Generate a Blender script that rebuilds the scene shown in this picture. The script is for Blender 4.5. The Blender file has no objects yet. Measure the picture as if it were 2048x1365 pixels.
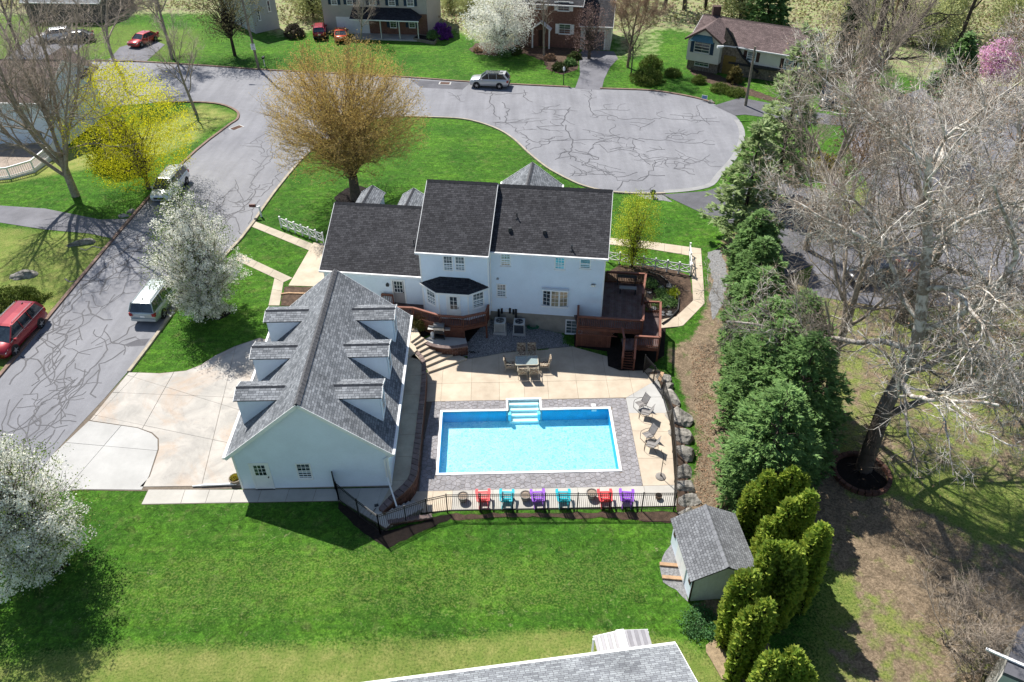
import bpy, bmesh, math, random
import numpy as np
from mathutils import Matrix, Vector
from mathutils.geometry import delaunay_2d_cdt

scene = bpy.context.scene
COL = scene.collection
PI = math.pi
def R_(d): return math.radians(d)

# ------------------------------------------------------------------ camera
CF, CPIT, CROLL, CH = 1547.9, 0.66793, -0.00847, 34.2      # focal length in px of a 2048 wide picture, pitch, roll, height
_cp, _sp = math.cos(CPIT), math.sin(CPIT)
_fwd = np.array([0, _cp, -_sp]); _ri = np.array([1., 0, 0]); _up = np.array([0, _sp, _cp])
_R = _ri*math.cos(CROLL) + _up*math.sin(CROLL)
_U = -_ri*math.sin(CROLL) + _up*math.cos(CROLL)
_O = np.array([0, 0, CH])
cam_d = bpy.data.cameras.new('camera'); cam = bpy.data.objects.new('camera', cam_d); COL.objects.link(cam)
cam_d.sensor_width = 36; cam_d.lens = CF/2048*36; cam_d.clip_end = 3000; cam_d.clip_start = 0.5
M = Matrix((( _R[0], _U[0], -_fwd[0], 0), (_R[1], _U[1], -_fwd[1], 0), (_R[2], _U[2], -_fwd[2], CH), (0, 0, 0, 1)))
cam.matrix_world = M
scene.camera = cam

# ------------------------------------------------------------------ light
SUN_EL = R_(53.5); SUN_TRAVEL = R_(-57.3)                    # direction the light travels in plan
w = bpy.data.worlds.new('World'); scene.world = w; w.use_nodes = True
nt = w.node_tree; nt.nodes.clear()
sky = nt.nodes.new('ShaderNodeTexSky'); sky.sky_type = 'NISHITA'; sky.sun_disc = False
sky.sun_elevation = SUN_EL
_sx, _sy = -math.cos(SUN_TRAVEL), -math.sin(SUN_TRAVEL)      # towards the sun
sky.sun_rotation = math.atan2(_sx, _sy)
sky.air_density = 1.0; sky.dust_density = 0.6; sky.ozone_density = 1.0
bg = nt.nodes.new('ShaderNodeBackground'); bg.inputs['Strength'].default_value = 0.085
wo = nt.nodes.new('ShaderNodeOutputWorld')
nt.links.new(sky.outputs[0], bg.inputs[0]); nt.links.new(bg.outputs[0], wo.inputs[0])
sun_d = bpy.data.lights.new('sun', 'SUN'); sun_d.energy = 5.0; sun_d.angle = R_(0.55); sun_d.color = (1.0, 0.955, 0.88)
sun = bpy.data.objects.new('sun', sun_d); COL.objects.link(sun)
_dir = Vector((math.cos(SUN_TRAVEL)*math.cos(SUN_EL), math.sin(SUN_TRAVEL)*math.cos(SUN_EL), -math.sin(SUN_EL)))
sun.rotation_euler = _dir.to_track_quat('-Z', 'Y').to_euler(); sun.location = (-60, 90, 120)
vs = scene.view_settings
vs.view_transform = 'Standard'; vs.look = 'None'; vs.gamma = 1; vs.use_curve_mapping = False; vs.exposure = 0.66

# ------------------------------------------------------------------ photo pixel -> place
def ray(px, py): return _fwd + _R*((px-1024)/CF) - _U*((py-682.5)/CF)
def at(px, py, z=0.0):
    d = ray(px, py); return _O + (z-CH)/d[2]*d
def sst(e0, e1, x):
    t = min(1.0, max(0.0, (x-e0)/(e1-e0))); return t*t*(3-2*t)
def hgt(x, y):
    """height of the terrain"""
    s = 1.0 - sst(-8.6, -2.0, x)                 # south lawn falls to the east
    n = 1.0 - sst(-6.0, 12.0, x)                 # north of the pool terrace
    k = sst(41.5, 45.5, y)
    h = s*(1-k) + n*k
    h *= 1.0 - sst(62, 88, y)
    h -= 0.35*sst(10.0, 12.0, x)*(1-sst(44, 52, y))
    if 37 < y < 47 and -5 < x < 9:               # gravel bank between the house wall and the terrace
        u = (x-_A[0])*0.99156-(y-_A[1])*0.12966; v = (x-_A[0])*0.12966+(y-_A[1])*0.99156
        if -1.8 < u < 9.4 and v < 0.8: h = min(h, max(0.0, 0.78-0.16*max(0, u))*min(1, max(0, 1+v/3.0)))
    return h
def gp(px, py, dz=0.0):
    """ground point seen at a photo pixel"""
    z = 0.5
    for _ in range(12):
        p = at(px, py, z); z = hgt(p[0], p[1]) + dz
    return np.array([p[0], p[1], z])
def height_to(px_y, x, y, z0):
    """height above z0 of the point over (x, y) that shows at picture row px_y"""
    lo, hi = 0.0, 60.0
    for _ in range(50):
        m = (lo+hi)/2; P = np.array([x, y, z0+m])-_O
        zz = P @ _fwd; yy = 682.5 - CF*(P @ _U)/zz
        if zz <= 0.1 or yy < px_y: hi = m
        else: lo = m
    return lo
class Frame:
    def __init__(s, o, yaw):
        s.o = np.array([o[0], o[1], 0.0]); s.yaw = yaw
        s.dx = np.array([math.cos(yaw), math.sin(yaw), 0]); s.dy = np.array([-math.sin(yaw), math.cos(yaw), 0])
    def w(s, u, v, z): r = s.o+s.dx*u+s.dy*v; return (r[0], r[1], z)
    def loc(s, P): P = np.asarray(P); return np.array([(P-s.o) @ s.dx, (P-s.o) @ s.dy, P[2]])
    def Z(s, px, py, z): return s.loc(at(px, py, z))
    def Y(s, px, py, v):
        r = ray(px, py); return s.loc(_O+((s.o+v*s.dy-_O) @ s.dy)/(r @ s.dy)*r)
_A = at(981.6, 621.6, 1.58)
HF = Frame(_A, R_(-7.45))                         # main house: u along its rear wall, v towards the street
GF = Frame((-15.067, 28.896), 0.018)              # detached garage
PF = Frame((-4.385, 30.872), 0.017)               # pool

# ------------------------------------------------------------------ meshes
class MB:
    def __init__(s, xf=None): s.v = []; s.f = []; s.uv = []; s.xf = xf; s.hasuv = False; s.smooth = False
    def pt(s, p):
        if s.xf: p = s.xf(*p)
        s.v.append((float(p[0]), float(p[1]), float(p[2]))); return len(s.v)-1
    def poly(s, pts, uv=None):
        s.f.append([s.pt(p) for p in pts])
        if uv: s.hasuv = True
        s.uv.append(uv)
        return s
    def box(s, x0, y0, z0, x1, y1, z1):
        i = [s.pt(p) for p in ((x0,y0,z0),(x1,y0,z0),(x1,y1,z0),(x0,y1,z0),(x0,y0,z1),(x1,y0,z1),(x1,y1,z1),(x0,y1,z1))]
        for q in ((0,3,2,1),(4,5,6,7),(0,1,5,4),(1,2,6,5),(2,3,7,6),(3,0,4,7)): s.f.append([i[k] for k in q]); s.uv.append(None)
        return s
    def cbox(s, cx, cy, cz, sx, sy, sz): return s.box(cx-sx/2, cy-sy/2, cz-sz/2, cx+sx/2, cy+sy/2, cz+sz/2)
    def bar(s, p, q, wd, ht, up=(0,0,1)):
        """a straight beam of width wd and height ht from p to q"""
        p, q = np.array(p, float), np.array(q, float); d = q-p; L = np.linalg.norm(d)
        if L < 1e-6: return s
        d /= L; up = np.array(up, float); si = np.cross(d, up)
        if np.linalg.norm(si) < 1e-4: si = np.cross(d, (1, 0, 0))
        si /= np.linalg.norm(si); u2 = np.cross(si, d)
        i = []
        for e in (p, q):
            for a, b in ((-1,-1),(1,-1),(1,1),(-1,1)): i.append(s.pt(e+si*a*wd/2+u2*b*ht/2))
        for qd in ((0,1,2,3),(7,6,5,4),(0,4,5,1),(1,5,6,2),(2,6,7,3),(3,7,4,0)): s.f.append([i[k] for k in qd]); s.uv.append(None)
        return s
    def tube(s, pts, rad, n=6, cap=True):
        pts = [np.array(p, float) for p in pts]; m = len(pts)
        if not hasattr(rad, '__len__'): rad = [rad]*m
        ref = None; rings = []
        for k in range(m):
            d = pts[min(k+1, m-1)]-pts[max(k-1, 0)]; d = d/(np.linalg.norm(d)+1e-9)
            if ref is None or abs(ref @ d) > 0.95: ref = np.array([0, 0, 1.]) if abs(d[2]) < 0.9 else np.array([1., 0, 0])
            a = np.cross(d, ref); a /= np.linalg.norm(a); b = np.cross(d, a); ref = np.cross(a, d)
            rings.append([s.pt(pts[k]+rad[k]*(a*math.cos(t)+b*math.sin(t))) for t in [2*PI*j/n for j in range(n)]])
        for k in range(m-1):
            for j in range(n): s.f.append([rings[k][j], rings[k][(j+1)%n], rings[k+1][(j+1)%n], rings[k+1][j]]); s.uv.append(None)
        if cap: s.f.append(rings[0][::-1]); s.f.append(rings[-1][:]); s.uv += [None, None]
        return s
    def lathe(s, c, prof, n=16):
        rings = []
        for r, z in prof: rings.append([s.pt((c[0]+r*math.cos(2*PI*j/n), c[1]+r*math.sin(2*PI*j/n), c[2]+z)) for j in range(n)])
        for k in range(len(prof)-1):
            for j in range(n): s.f.append([rings[k][j], rings[k][(j+1)%n], rings[k+1][(j+1)%n], rings[k+1][j]]); s.uv.append(None)
        s.f.append(rings[0][::-1]); s.f.append(rings[-1][:]); s.uv += [None, None]
        return s
    def prism(s, poly, z0, z1):
        """vertical prism over a plan polygon; z1 (and z0) may be lists"""
        n = len(poly); a = sum(poly[i][0]*poly[(i+1)%n][1]-poly[(i+1)%n][0]*poly[i][1] for i in range(n))
        if a < 0:
            poly = poly[::-1]
            if hasattr(z0, '__len__'): z0 = list(z0)[::-1]
            if hasattr(z1, '__len__'): z1 = list(z1)[::-1]
        Z0 = z0 if hasattr(z0, '__len__') else [z0]*n; Z1 = z1 if hasattr(z1, '__len__') else [z1]*n
        b = [s.pt((poly[i][0], poly[i][1], Z0[i])) for i in range(n)]; t = [s.pt((poly[i][0], poly[i][1], Z1[i])) for i in range(n)]
        s.f.append(t); s.f.append(b[::-1]); s.uv += [None, None]
        for i in range(n): s.f.append([b[i], b[(i+1)%n], t[(i+1)%n], t[i]]); s.uv.append(None)
        return s
    def slab(s, pts, th, uvf=None):
        """a plate: top polygon pts, thickness th along its normal; uvf maps a point to a uv in metres"""
        P = [np.array(p, float) for p in pts]; n = np.zeros(3)
        for i in range(len(P)): n += np.cross(P[i], P[(i+1) % len(P)])
        n /= np.linalg.norm(n)
        if n[2] < 0: P = P[::-1]; n = -n
        s.poly(P, [uvf(p) for p in P] if uvf else None)
        Q = [p-n*th for p in P]; s.poly(Q[::-1])
        for i in range(len(P)): s.poly([Q[i], Q[(i+1) % len(P)], P[(i+1) % len(P)], P[i]])
        return s
    def mesh(s, name, off=(0, 0, 0)):
        me = bpy.data.meshes.new(name)
        me.from_pydata([(a-off[0], b-off[1], c-off[2]) for a, b, c in s.v], [], s.f)
        if s.hasuv:
            uvl = me.uv_layers.new(name='UVMap'); li = 0
            for f, u in zip(s.f, s.uv):
                for k in range(len(f)):
                    uvl.data[li].uv = u[k] if u else (0, 0)
                    li += 1
        if s.smooth: me.polygons.foreach_set('use_smooth', [True]*len(me.polygons))
        me.update(); return me

def npmesh(name, V, F, smooth=False):
    """fast mesh from arrays; F has a fixed number of corners"""
    me = bpy.data.meshes.new(name); k = F.shape[1]
    me.vertices.add(len(V)); me.vertices.foreach_set('co', np.ascontiguousarray(V, dtype=np.float32).ravel())
    me.loops.add(F.size); me.loops.foreach_set('vertex_index', np.ascontiguousarray(F, dtype=np.int32).ravel())
    me.polygons.add(len(F)); me.polygons.foreach_set('loop_start', np.arange(0, F.size, k, dtype=np.int32))
    me.polygons.foreach_set('loop_total', np.full(len(F), k, dtype=np.int32))
    if smooth: me.polygons.foreach_set('use_smooth', np.ones(len(F), dtype=bool))
    me.update(calc_edges=True); return me

_BASE = {}
def tag(o, label=None, cat=None, group=None, kind=None):
    if label: o['label'] = label
    if cat: o['category'] = cat
    if group: o['group'] = group
    if kind: o['kind'] = kind
    return o
def thing(name, label, cat, loc=(0, 0, 0), rotz=0.0, group=None):
    o = bpy.data.objects.new(name, None); COL.objects.link(o); o.empty_display_size = 0.3
    o.location = [float(c) for c in loc]; o.rotation_euler = (0, 0, rotz)
    _BASE[o] = tuple(float(c) for c in loc)
    return tag(o, label, cat, group)
def part(name, mb, m, parent, label=None, kind=None, local=False):
    """one mesh object under a thing; mb is in world coordinates unless local"""
    off = (0, 0, 0) if local else _BASE.get(parent, (0, 0, 0))
    me = mb if isinstance(mb, bpy.types.Mesh) else mb.mesh(name, off)
    o = bpy.data.objects.new(name, me); COL.objects.link(o)
    if m and not me.materials: me.materials.append(m)
    if parent: o.parent = parent
    _BASE[o] = off
    return tag(o, label, None, None, kind)
def single(name, mb, m, label, cat, group=None, kind=None, base=None):
    """a thing that is one mesh"""
    if base is None: base = (0, 0, 0)
    me = mb if isinstance(mb, bpy.types.Mesh) else mb.mesh(name, base)
    o = bpy.data.objects.new(name, me); COL.objects.link(o); o.location = [float(c) for c in base]
    if m: me.materials.append(m)
    return tag(o, label, cat, group, kind)
def struct(name, mb, m, label=None, parent=None):
    me = mb if isinstance(mb, bpy.types.Mesh) else mb.mesh(name)
    o = bpy.data.objects.new(name, me); COL.objects.link(o)
    if m and not me.materials: me.materials.append(m)
    if parent: o.parent = parent
    else: o['kind'] = 'structure'
    if label: o['label'] = label
    return o
_KIDS = {}
def kids(o): return [c for c in COL.objects if c.parent == o]
def copy_tree(o, loc=None, rotz=None, label=None, parent=None, scale=None):
    c = o.copy(); COL.objects.link(c)
    if parent: c.parent = parent
    if loc is not None: c.location = [float(k) for k in loc]
    if rotz is not None: c.rotation_euler = (0, 0, rotz)
    if label: c['label'] = label
    if scale is not None: c.scale = (scale, scale, scale) if not hasattr(scale, '__len__') else scale
    for ch in list(o.children): copy_tree(ch, parent=c)
    return c

# ------------------------------------------------------------------ materials
def _mix(nt, a, b, fac, typ='MIX'):
    m = nt.nodes.new('ShaderNodeMix'); m.data_type = 'RGBA'; m.blend_type = typ
    for sock, val in ((m.inputs['Factor'], fac), (m.inputs['A'], a), (m.inputs['B'], b)):
        if isinstance(val, bpy.types.NodeSocket): nt.links.new(val, sock)
        elif hasattr(val, '__len__'): sock.default_value = (*val[:3], 1)
        else: sock.default_value = val
    return m.outputs['Result']
def _noise(nt, scale, detail=4, rough=0.6, coord='Object', dist=0.0, vec=None):
    n = nt.nodes.new('ShaderNodeTexNoise'); n.inputs['Scale'].default_value = scale; n.inputs['Detail'].default_value = detail
    n.inputs['Roughness'].default_value = rough; n.inputs['Distortion'].default_value = dist
    if vec is None:
        tc = nt.nodes.new('ShaderNodeTexCoord'); vec = tc.outputs[coord]
    nt.links.new(vec, n.inputs['Vector']); return n.outputs['Fac']
def _ramp(nt, src, stops):
    r = nt.nodes.new('ShaderNodeValToRGB'); cr = r.color_ramp
    while len(cr.elements) < len(stops): cr.elements.new(0.5)
    for e, (p, c) in zip(cr.elements, stops):
        e.position = p; e.color = (*c, 1) if hasattr(c, '__len__') else (c, c, c, 1)
    nt.links.new(src, r.inputs['Fac']); return r.outputs['Color']
def _bump(nt, src, strength, dist, bsdf):
    b = nt.nodes.new('ShaderNodeBump'); b.inputs['Strength'].default_value = strength; b.inputs['Distance'].default_value = dist
    nt.links.new(src, b.inputs['Height']); nt.links.new(b.outputs[0], bsdf.inputs['Normal']); return b
def newmat(name):
    m = bpy.data.materials.new(name); m.use_nodes = True; nt = m.node_tree
    return m, nt, nt.nodes['Principled BSDF']
def mat(name, col, rough=0.7, var=0.15, scale=3.0, col2=None, bump=0.0, bscale=30.0, bdist=0.01, metal=0.0, spec=0.3, fine=0.0, fscale=40, coat=0.0, rnd=0.0):
    """plain surface with noise mottling, wear grain and optional per-object variation"""
    m, nt, b = newmat(name)
    c2 = col2 if col2 is not None else tuple(c*(1-var*1.6) for c in col)
    c1 = tuple(min(0.95, c*(1+var*0.5)) for c in col)
    n = _noise(nt, scale, 6, 0.62)
    c = _mix(nt, c2, c1, _ramp(nt, n, [(0.3, 0), (0.7, 1)]))
    if fine > 0:
        n2 = _noise(nt, fscale, 3, 0.7)
        c = _mix(nt, c, _ramp(nt, n2, [(0.25, 1-fine), (0.75, 1+fine*0.6)]), 1.0, 'MULTIPLY')
    if rnd > 0:
        oi = nt.nodes.new('ShaderNodeObjectInfo')
        c = _mix(nt, c, _ramp(nt, oi.outputs['Random'], [(0, 1-rnd), (1, 1+rnd*0.5)]), 1.0, 'MULTIPLY')
    nt.links.new(c, b.inputs['Base Color'])
    b.inputs['Roughness'].default_value = rough; b.inputs['Metallic'].default_value = metal
    b.inputs['Specular IOR Level'].default_value = spec; b.inputs['Coat Weight'].default_value = coat
    if bump > 0: _bump(nt, _noise(nt, bscale, 4, 0.65), bump, bdist, b)
    return m
def leafmat(name, col, col2, rough=0.6, trans=0.25, scale=1.2, spec=0.15):
    """foliage: colour varies from leaf to leaf and from clump to clump, some light comes through"""
    m, nt, b = newmat(name)
    geo = nt.nodes.new('ShaderNodeNewGeometry')
    c = _mix(nt, col, col2, geo.outputs['Random Per Island'])
    n = _noise(nt, scale, 3, 0.6)
    c = _mix(nt, c, _ramp(nt, n, [(0.3, 0.72), (0.72, 1.22)]), 1.0, 'MULTIPLY')
    nt.links.new(c, b.inputs['Base Color']); b.inputs['Roughness'].default_value = rough; b.inputs['Specular IOR Level'].default_value = spec
    tr = nt.nodes.new('ShaderNodeBsdfTranslucent'); nt.links.new(c, tr.inputs['Color'])
    ms = nt.nodes.new('ShaderNodeMixShader'); ms.inputs[0].default_value = trans
    out = nt.nodes['Material Output']
    nt.links.new(b.outputs[0], ms.inputs[1]); nt.links.new(tr.outputs[0], ms.inputs[2]); nt.links.new(ms.outputs[0], out.inputs[0])
    return m
def shingle(name, cols, row=0.15, tab=0.32, mort=(0.02, 0.02, 0.024), contrast=1.0, streak=0.25):
    """asphalt shingles in courses: uv in metres, x along the eave"""
    m, nt, b = newmat(name)
    uv = nt.nodes.new('ShaderNodeUVMap')
    br = nt.nodes.new('ShaderNodeTexBrick'); nt.links.new(uv.outputs[0], br.inputs['Vector'])
    br.inputs['Scale'].default_value = 1.0; br.inputs['Brick Width'].default_value = tab; br.inputs['Row Height'].default_value = row
    br.inputs['Mortar Size'].default_value = 0.012; br.inputs['Mortar Smooth'].default_value = 0.4; br.inputs['Bias'].default_value = 0.0
    br.offset = 0.37; br.offset_frequency = 2; br.squash = 0.7; br.squash_frequency = 3
    br.inputs['Color1'].default_value = (*cols[0], 1); br.inputs['Color2'].default_value = (*cols[1], 1); br.inputs['Mortar'].default_value = (*mort, 1)
    n1 = _noise(nt, 0.5, 5, 0.65); n2 = _noise(nt, 30, 2, 0.7)
    c = _mix(nt, br.outputs['Color'], _ramp(nt, n1, [(0.3, 1-streak), (0.7, 1+streak)]), 1.0, 'MULTIPLY')
    c = _mix(nt, c, _ramp(nt, n2, [(0.25, 0.72), (0.75, 1.25)]), 1.0, 'MULTIPLY')
    nt.links.new(c, b.inputs['Base Color']); b.inputs['Roughness'].default_value = 0.9; b.inputs['Specular IOR Level'].default_value = 0.2
    sep = nt.nodes.new('ShaderNodeSeparateXYZ'); nt.links.new(uv.outputs[0], sep.inputs[0])
    md = nt.nodes.new('ShaderNodeMath'); md.operation = 'FRACT'
    dv = nt.nodes.new('ShaderNodeMath'); dv.operation = 'DIVIDE'; dv.inputs[1].default_value = row
    nt.links.new(sep.outputs[1], dv.inputs[0]); nt.links.new(dv.outputs[0], md.inputs[0])
    inv = nt.nodes.new('ShaderNodeMath'); inv.operation = 'SUBTRACT'; inv.inputs[0].default_value = 1.0; nt.links.new(md.outputs[0], inv.inputs[1])
    ad = nt.nodes.new('ShaderNodeMath'); ad.operation = 'ADD'; nt.links.new(inv.outputs[0], ad.inputs[0]); nt.links.new(n2, ad.inputs[1])
    _bump(nt, ad.outputs[0], 0.9, 0.02, b)
    return m
def glassmat(name, col=(0.03, 0.045, 0.06), rough=0.06, var=0.0):
    m, nt, b = newmat(name)
    n = _noise(nt, 1.3, 3, 0.6)
    c = _mix(nt, tuple(x*0.5 for x in col), tuple(min(1, x*1.6) for x in col), _ramp(nt, n, [(0.35, 0), (0.65, 1)]))
    nt.links.new(c, b.inputs['Base Color'])
    b.inputs['Roughness'].default_value = rough; b.inputs['Specular IOR Level'].default_value = 0.8; b.inputs['Coat Weight'].default_value = 0.3
    return m
def paint(name, col, rough=0.25, metal=0.3):
    m, nt, b = newmat(name)
    n = _noise(nt, 220, 2, 0.5)
    c = _mix(nt, tuple(x*0.92 for x in col), tuple(min(1, x*1.06) for x in col), n)
    nt.links.new(c, b.inputs['Base Color'])
    b.inputs['Roughness'].default_value = rough; b.inputs['Metallic'].default_value = metal; b.inputs['Coat Weight'].default_value = 0.6; b.inputs['Coat Roughness'].default_value = 0.08
    return m

W_SID = mat('white_siding', (0.70, 0.77, 0.845), 0.55, 0.05, 0.8, fine=0.04, fscale=12)
W_TRIM = mat('white_trim', (0.80, 0.80, 0.79), 0.45, 0.05, 2)
W_METAL = mat('white_aluminium', (0.78, 0.78, 0.77), 0.35, 0.05, 3)
ROOF_G = shingle('grey_shingles', ((0.25, 0.265, 0.285), (0.115, 0.125, 0.138)), 0.15, 0.30, (0.05, 0.054, 0.06))
ROOF_D = shingle('dark_shingles', ((0.062, 0.062, 0.068), (0.028, 0.028, 0.032)), 0.145, 0.32, (0.010, 0.010, 0.012))
ROOF_DB = shingle('black_shingles', ((0.04, 0.042, 0.05), (0.018, 0.019, 0.024)), 0.145, 0.32, (0.008, 0.008, 0.01))
ROOF_B = shingle('brown_shingles', ((0.17, 0.125, 0.12), (0.10, 0.072, 0.07)), 0.15, 0.32, (0.04, 0.03, 0.03))
ROOF_B2 = shingle('tan_brown_shingles', ((0.17, 0.13, 0.115), (0.085, 0.062, 0.056)), 0.16, 0.32, (0.04, 0.03, 0.03))
ROOF_L = shingle('light_grey_shingles', ((0.30, 0.32, 0.335), (0.16, 0.17, 0.185)), 0.13, 0.30, (0.09, 0.09, 0.10))
ROOF_S = shingle('shed_shingles', ((0.23, 0.24, 0.255), (0.13, 0.135, 0.145)), 0.15, 0.20, (0.05, 0.05, 0.055))
CAP_G = mat('ridge_grey', (0.12, 0.12, 0.128), 0.9, 0.3, 6, fine=0.3)
CAP_D = mat('ridge_dark', (0.04, 0.04, 0.045), 0.9, 0.3, 6, fine=0.3)
GLASS = glassmat('window_glass')
GLASS_L = glassmat('window_glass_curtained', (0.10, 0.13, 0.14))
GLASS_T = glassmat('window_glass_tan', (0.24, 0.20, 0.13))
GLASS_C = glassmat('window_glass_cyan_blind', (0.02, 0.36, 0.46))
CONC = mat('concrete', (0.46, 0.44, 0.40), 0.85, 0.12, 0.7, bump=0.15, fine=0.10, rnd=0.05)
CONC_T = mat('tan_concrete', (0.51, 0.435, 0.34), 0.85, 0.16, 0.9, col2=(0.41, 0.34, 0.26), bump=0.12, fine=0.10, rnd=0.07)
CONC_L = mat('new_concrete', (0.43, 0.425, 0.41), 0.85, 0.10, 0.7, bump=0.12, fine=0.08, rnd=0.05)
CONC_D, nt, b = newmat('old_stained_concrete')
c = _mix(nt, (0.32, 0.305, 0.28), (0.45, 0.42, 0.38), _ramp(nt, _noise(nt, 0.5, 6, 0.65, dist=0.8), [(0.35, 0), (0.62, 1)]))
c = _mix(nt, c, (0.40, 0.29, 0.205), _ramp(nt, _noise(nt, 0.22, 5, 0.7, dist=1.2), [(0.50, 0), (0.68, 0.65)]))
c = _mix(nt, c, (0.20, 0.19, 0.18), _ramp(nt, _noise(nt, 1.4, 6, 0.75, dist=1.0), [(0.55, 0), (0.72, 0.5)]))
c = _mix(nt, c, _ramp(nt, _noise(nt, 40, 3, 0.7), [(0.25, 0.86), (0.75, 1.1)]), 1.0, 'MULTIPLY')
nt.links.new(c, b.inputs['Base Color']); b.inputs['Roughness'].default_value = 0.85
CONC_W = mat('walk_concrete', (0.45, 0.395, 0.31), 0.85, 0.15, 1.2, bump=0.15, fine=0.12, rnd=0.06)
JOINT = mat('joint_dark', (0.16, 0.13, 0.10), 0.9, 0.2, 4)
FOUND = mat('foundation_render', (0.33, 0.30, 0.25), 0.9, 0.2, 1.0, bump=0.2)
BRICKW = mat('wall_block_red_brown', (0.15, 0.075, 0.055), 0.9, 0.3, 4, bump=0.5, bscale=40, fine=0.3, rnd=0.35)
CAPSTONE = mat('cap_stone_mauve', (0.20, 0.15, 0.14), 0.9, 0.2, 4, bump=0.3, fine=0.2, rnd=0.22)
ALU_BLK = mat('black_aluminium', (0.018, 0.017, 0.016), 0.4, 0.2, 8)
REDWOOD = mat('red_stained_wood', (0.155, 0.058, 0.036), 0.75, 0.25, 3, fine=0.3, fscale=25, rnd=0.2)
REDWOOD_L = mat('red_stained_rail', (0.24, 0.098, 0.068), 0.7, 0.2, 3, fine=0.2, fscale=25, rnd=0.12)
DECKB = mat('weathered_deck_boards', (0.085, 0.042, 0.038), 0.8, 0.35, 2.2, col2=(0.15, 0.12, 0.115), fine=0.3, fscale=25, rnd=0.22)
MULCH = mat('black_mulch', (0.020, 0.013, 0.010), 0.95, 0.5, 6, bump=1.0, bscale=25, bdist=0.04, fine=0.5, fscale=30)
MULCH_B = mat('brown_mulch', (0.115, 0.075, 0.052), 0.95, 0.4, 3, bump=1.0, bscale=22, bdist=0.04, fine=0.5, fscale=24)
GRAVEL = mat('grey_gravel', (0.24, 0.24, 0.245), 0.9, 0.4, 8, bump=1.0, bscale=22, bdist=0.05, fine=0.55, fscale=22)
GRAVEL_L = mat('light_gravel', (0.27, 0.27, 0.275), 0.9, 0.3, 6, bump=1.0, bscale=22, bdist=0.04, fine=0.45, fscale=20)
ROCK = mat('field_stone', (0.34, 0.32, 0.285), 0.9, 0.45, 3.0, bump=0.8, bscale=5, bdist=0.08, fine=0.35, fscale=14, rnd=0.2)
STEEL = mat('stainless_steel', (0.45, 0.45, 0.44), 0.35, 0.1, 6, metal=0.7)
DKMETAL = mat('dark_metal', (0.035, 0.037, 0.042), 0.45, 0.2, 6)
WOODP = mat('grey_weathered_wood', (0.26, 0.22, 0.17), 0.85, 0.25, 3, fine=0.3, fscale=20)
LUMBER = mat('fresh_lumber', (0.42, 0.27, 0.16), 0.8, 0.2, 3, fine=0.2)
BLACKPL = mat('black_plastic', (0.02, 0.02, 0.022), 0.5, 0.2, 8)
# ================================================================== GROUND
def px2xy(pts): return [tuple(gp(a, b)[:2]) for a, b in pts]
def inside(P, X, Y):
    """vectorised point in polygon"""
    r = np.zeros(X.shape, bool); n = len(P)
    for i in range(n):
        x0, y0 = P[i]; x1, y1 = P[(i+1) % n]
        if y0 == y1: continue
        c = ((y0 > Y) != (y1 > Y)) & (X < (x1-x0)*(Y-y0)/(y1-y0)+x0); r ^= c
    return r
def edist(P, X, Y):
    d = np.full(X.shape, 1e9); n = len(P)
    for i in range(n):
        a = np.array(P[i]); b = np.array(P[(i+1) % n]); ab = b-a; L = ab @ ab + 1e-9
        t = np.clip(((X-a[0])*ab[0]+(Y-a[1])*ab[1])/L, 0, 1)
        d = np.minimum(d, np.hypot(X-a[0]-t*ab[0], Y-a[1]-t*ab[1]))
    return d
def soft(P, X, Y, wd):
    d = edist(P, X, Y); s = np.where(inside(P, X, Y), d, -d); t = np.clip((s+wd)/(2*wd), 0, 1); return t*t*(3-2*t)
hgtv = np.vectorize(hgt)

TERRACE = [tuple(at(a, b, 0)[:2]) for a, b in [(812, 700), (900, 690), (935, 716), (1005, 705), (1145, 693), (1310, 740), (1345, 830), (1362, 985), (1362, 1026), (900, 1032), (845, 1026), (790, 1010), (812, 880)]]
POOLW, POOLL = 10.63, 5.20

def axis(segs):
    out = []
    for a, b, st in segs: out += list(np.arange(a, b-1e-6, st))
    return np.array(out+[segs[-1][1]])
gx = axis([(-420, -80, 20), (-80, -32, 2), (-32, -13, 1), (-13, 13, 0.5), (13, 34, 1), (34, 80, 2), (80, 420, 20)])
gy = axis([(-30, 8, 2), (8, 20, 1), (20, 47, 0.5), (47, 95, 1), (95, 150, 2.5), (150, 700, 25)])
GX, GY = np.meshgrid(gx, gy); GZ = hgtv(GX, GY)
ter = inside(TERRACE, GX, GY)
GZ = np.where(ter, np.minimum(GZ, -0.08), GZ)
ter2 = inside([tuple(at(a, b, 0.55)[:2]) for a, b in [(760, 1012), (784, 1046), (868, 1024), (850, 985), (800, 975)]], GX, GY); GZ = np.where(ter2, np.minimum(GZ, -0.1), GZ)
lu = (GX-PF.o[0])*PF.dx[0]+(GY-PF.o[1])*PF.dx[1]; lv = (GX-PF.o[0])*PF.dy[0]+(GY-PF.o[1])*PF.dy[1]
GZ = np.where((lu > -0.8) & (lu < POOLW+0.8) & (lv > -0.8) & (lv < POOLL+1.6), -2.2, GZ)
m_dirt = np.zeros(GX.shape); m_dry = np.zeros(GX.shape); m_wood = np.zeros(GX.shape)
def mx(a, P, wd, k): return np.maximum(a, k*soft(px2xy(P), GX, GY, wd))
m_dirt = mx(m_dirt, [(1330, 700), (1385, 668), (1400, 650), (1415, 520), (1435, 495), (1460, 520), (1450, 660), (1445, 800), (1460, 960), (1520, 1040), (1500, 1080), (1365, 1035), (1400, 900), (1360, 780)], 0.6, 0.74)
m_dirt = mx(m_dirt, [(1440, 480), (1560, 420), (1640, 700), (1700, 1000), (1640, 1120), (1560, 1050), (1460, 900)], 1.5, 0.9)
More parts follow.
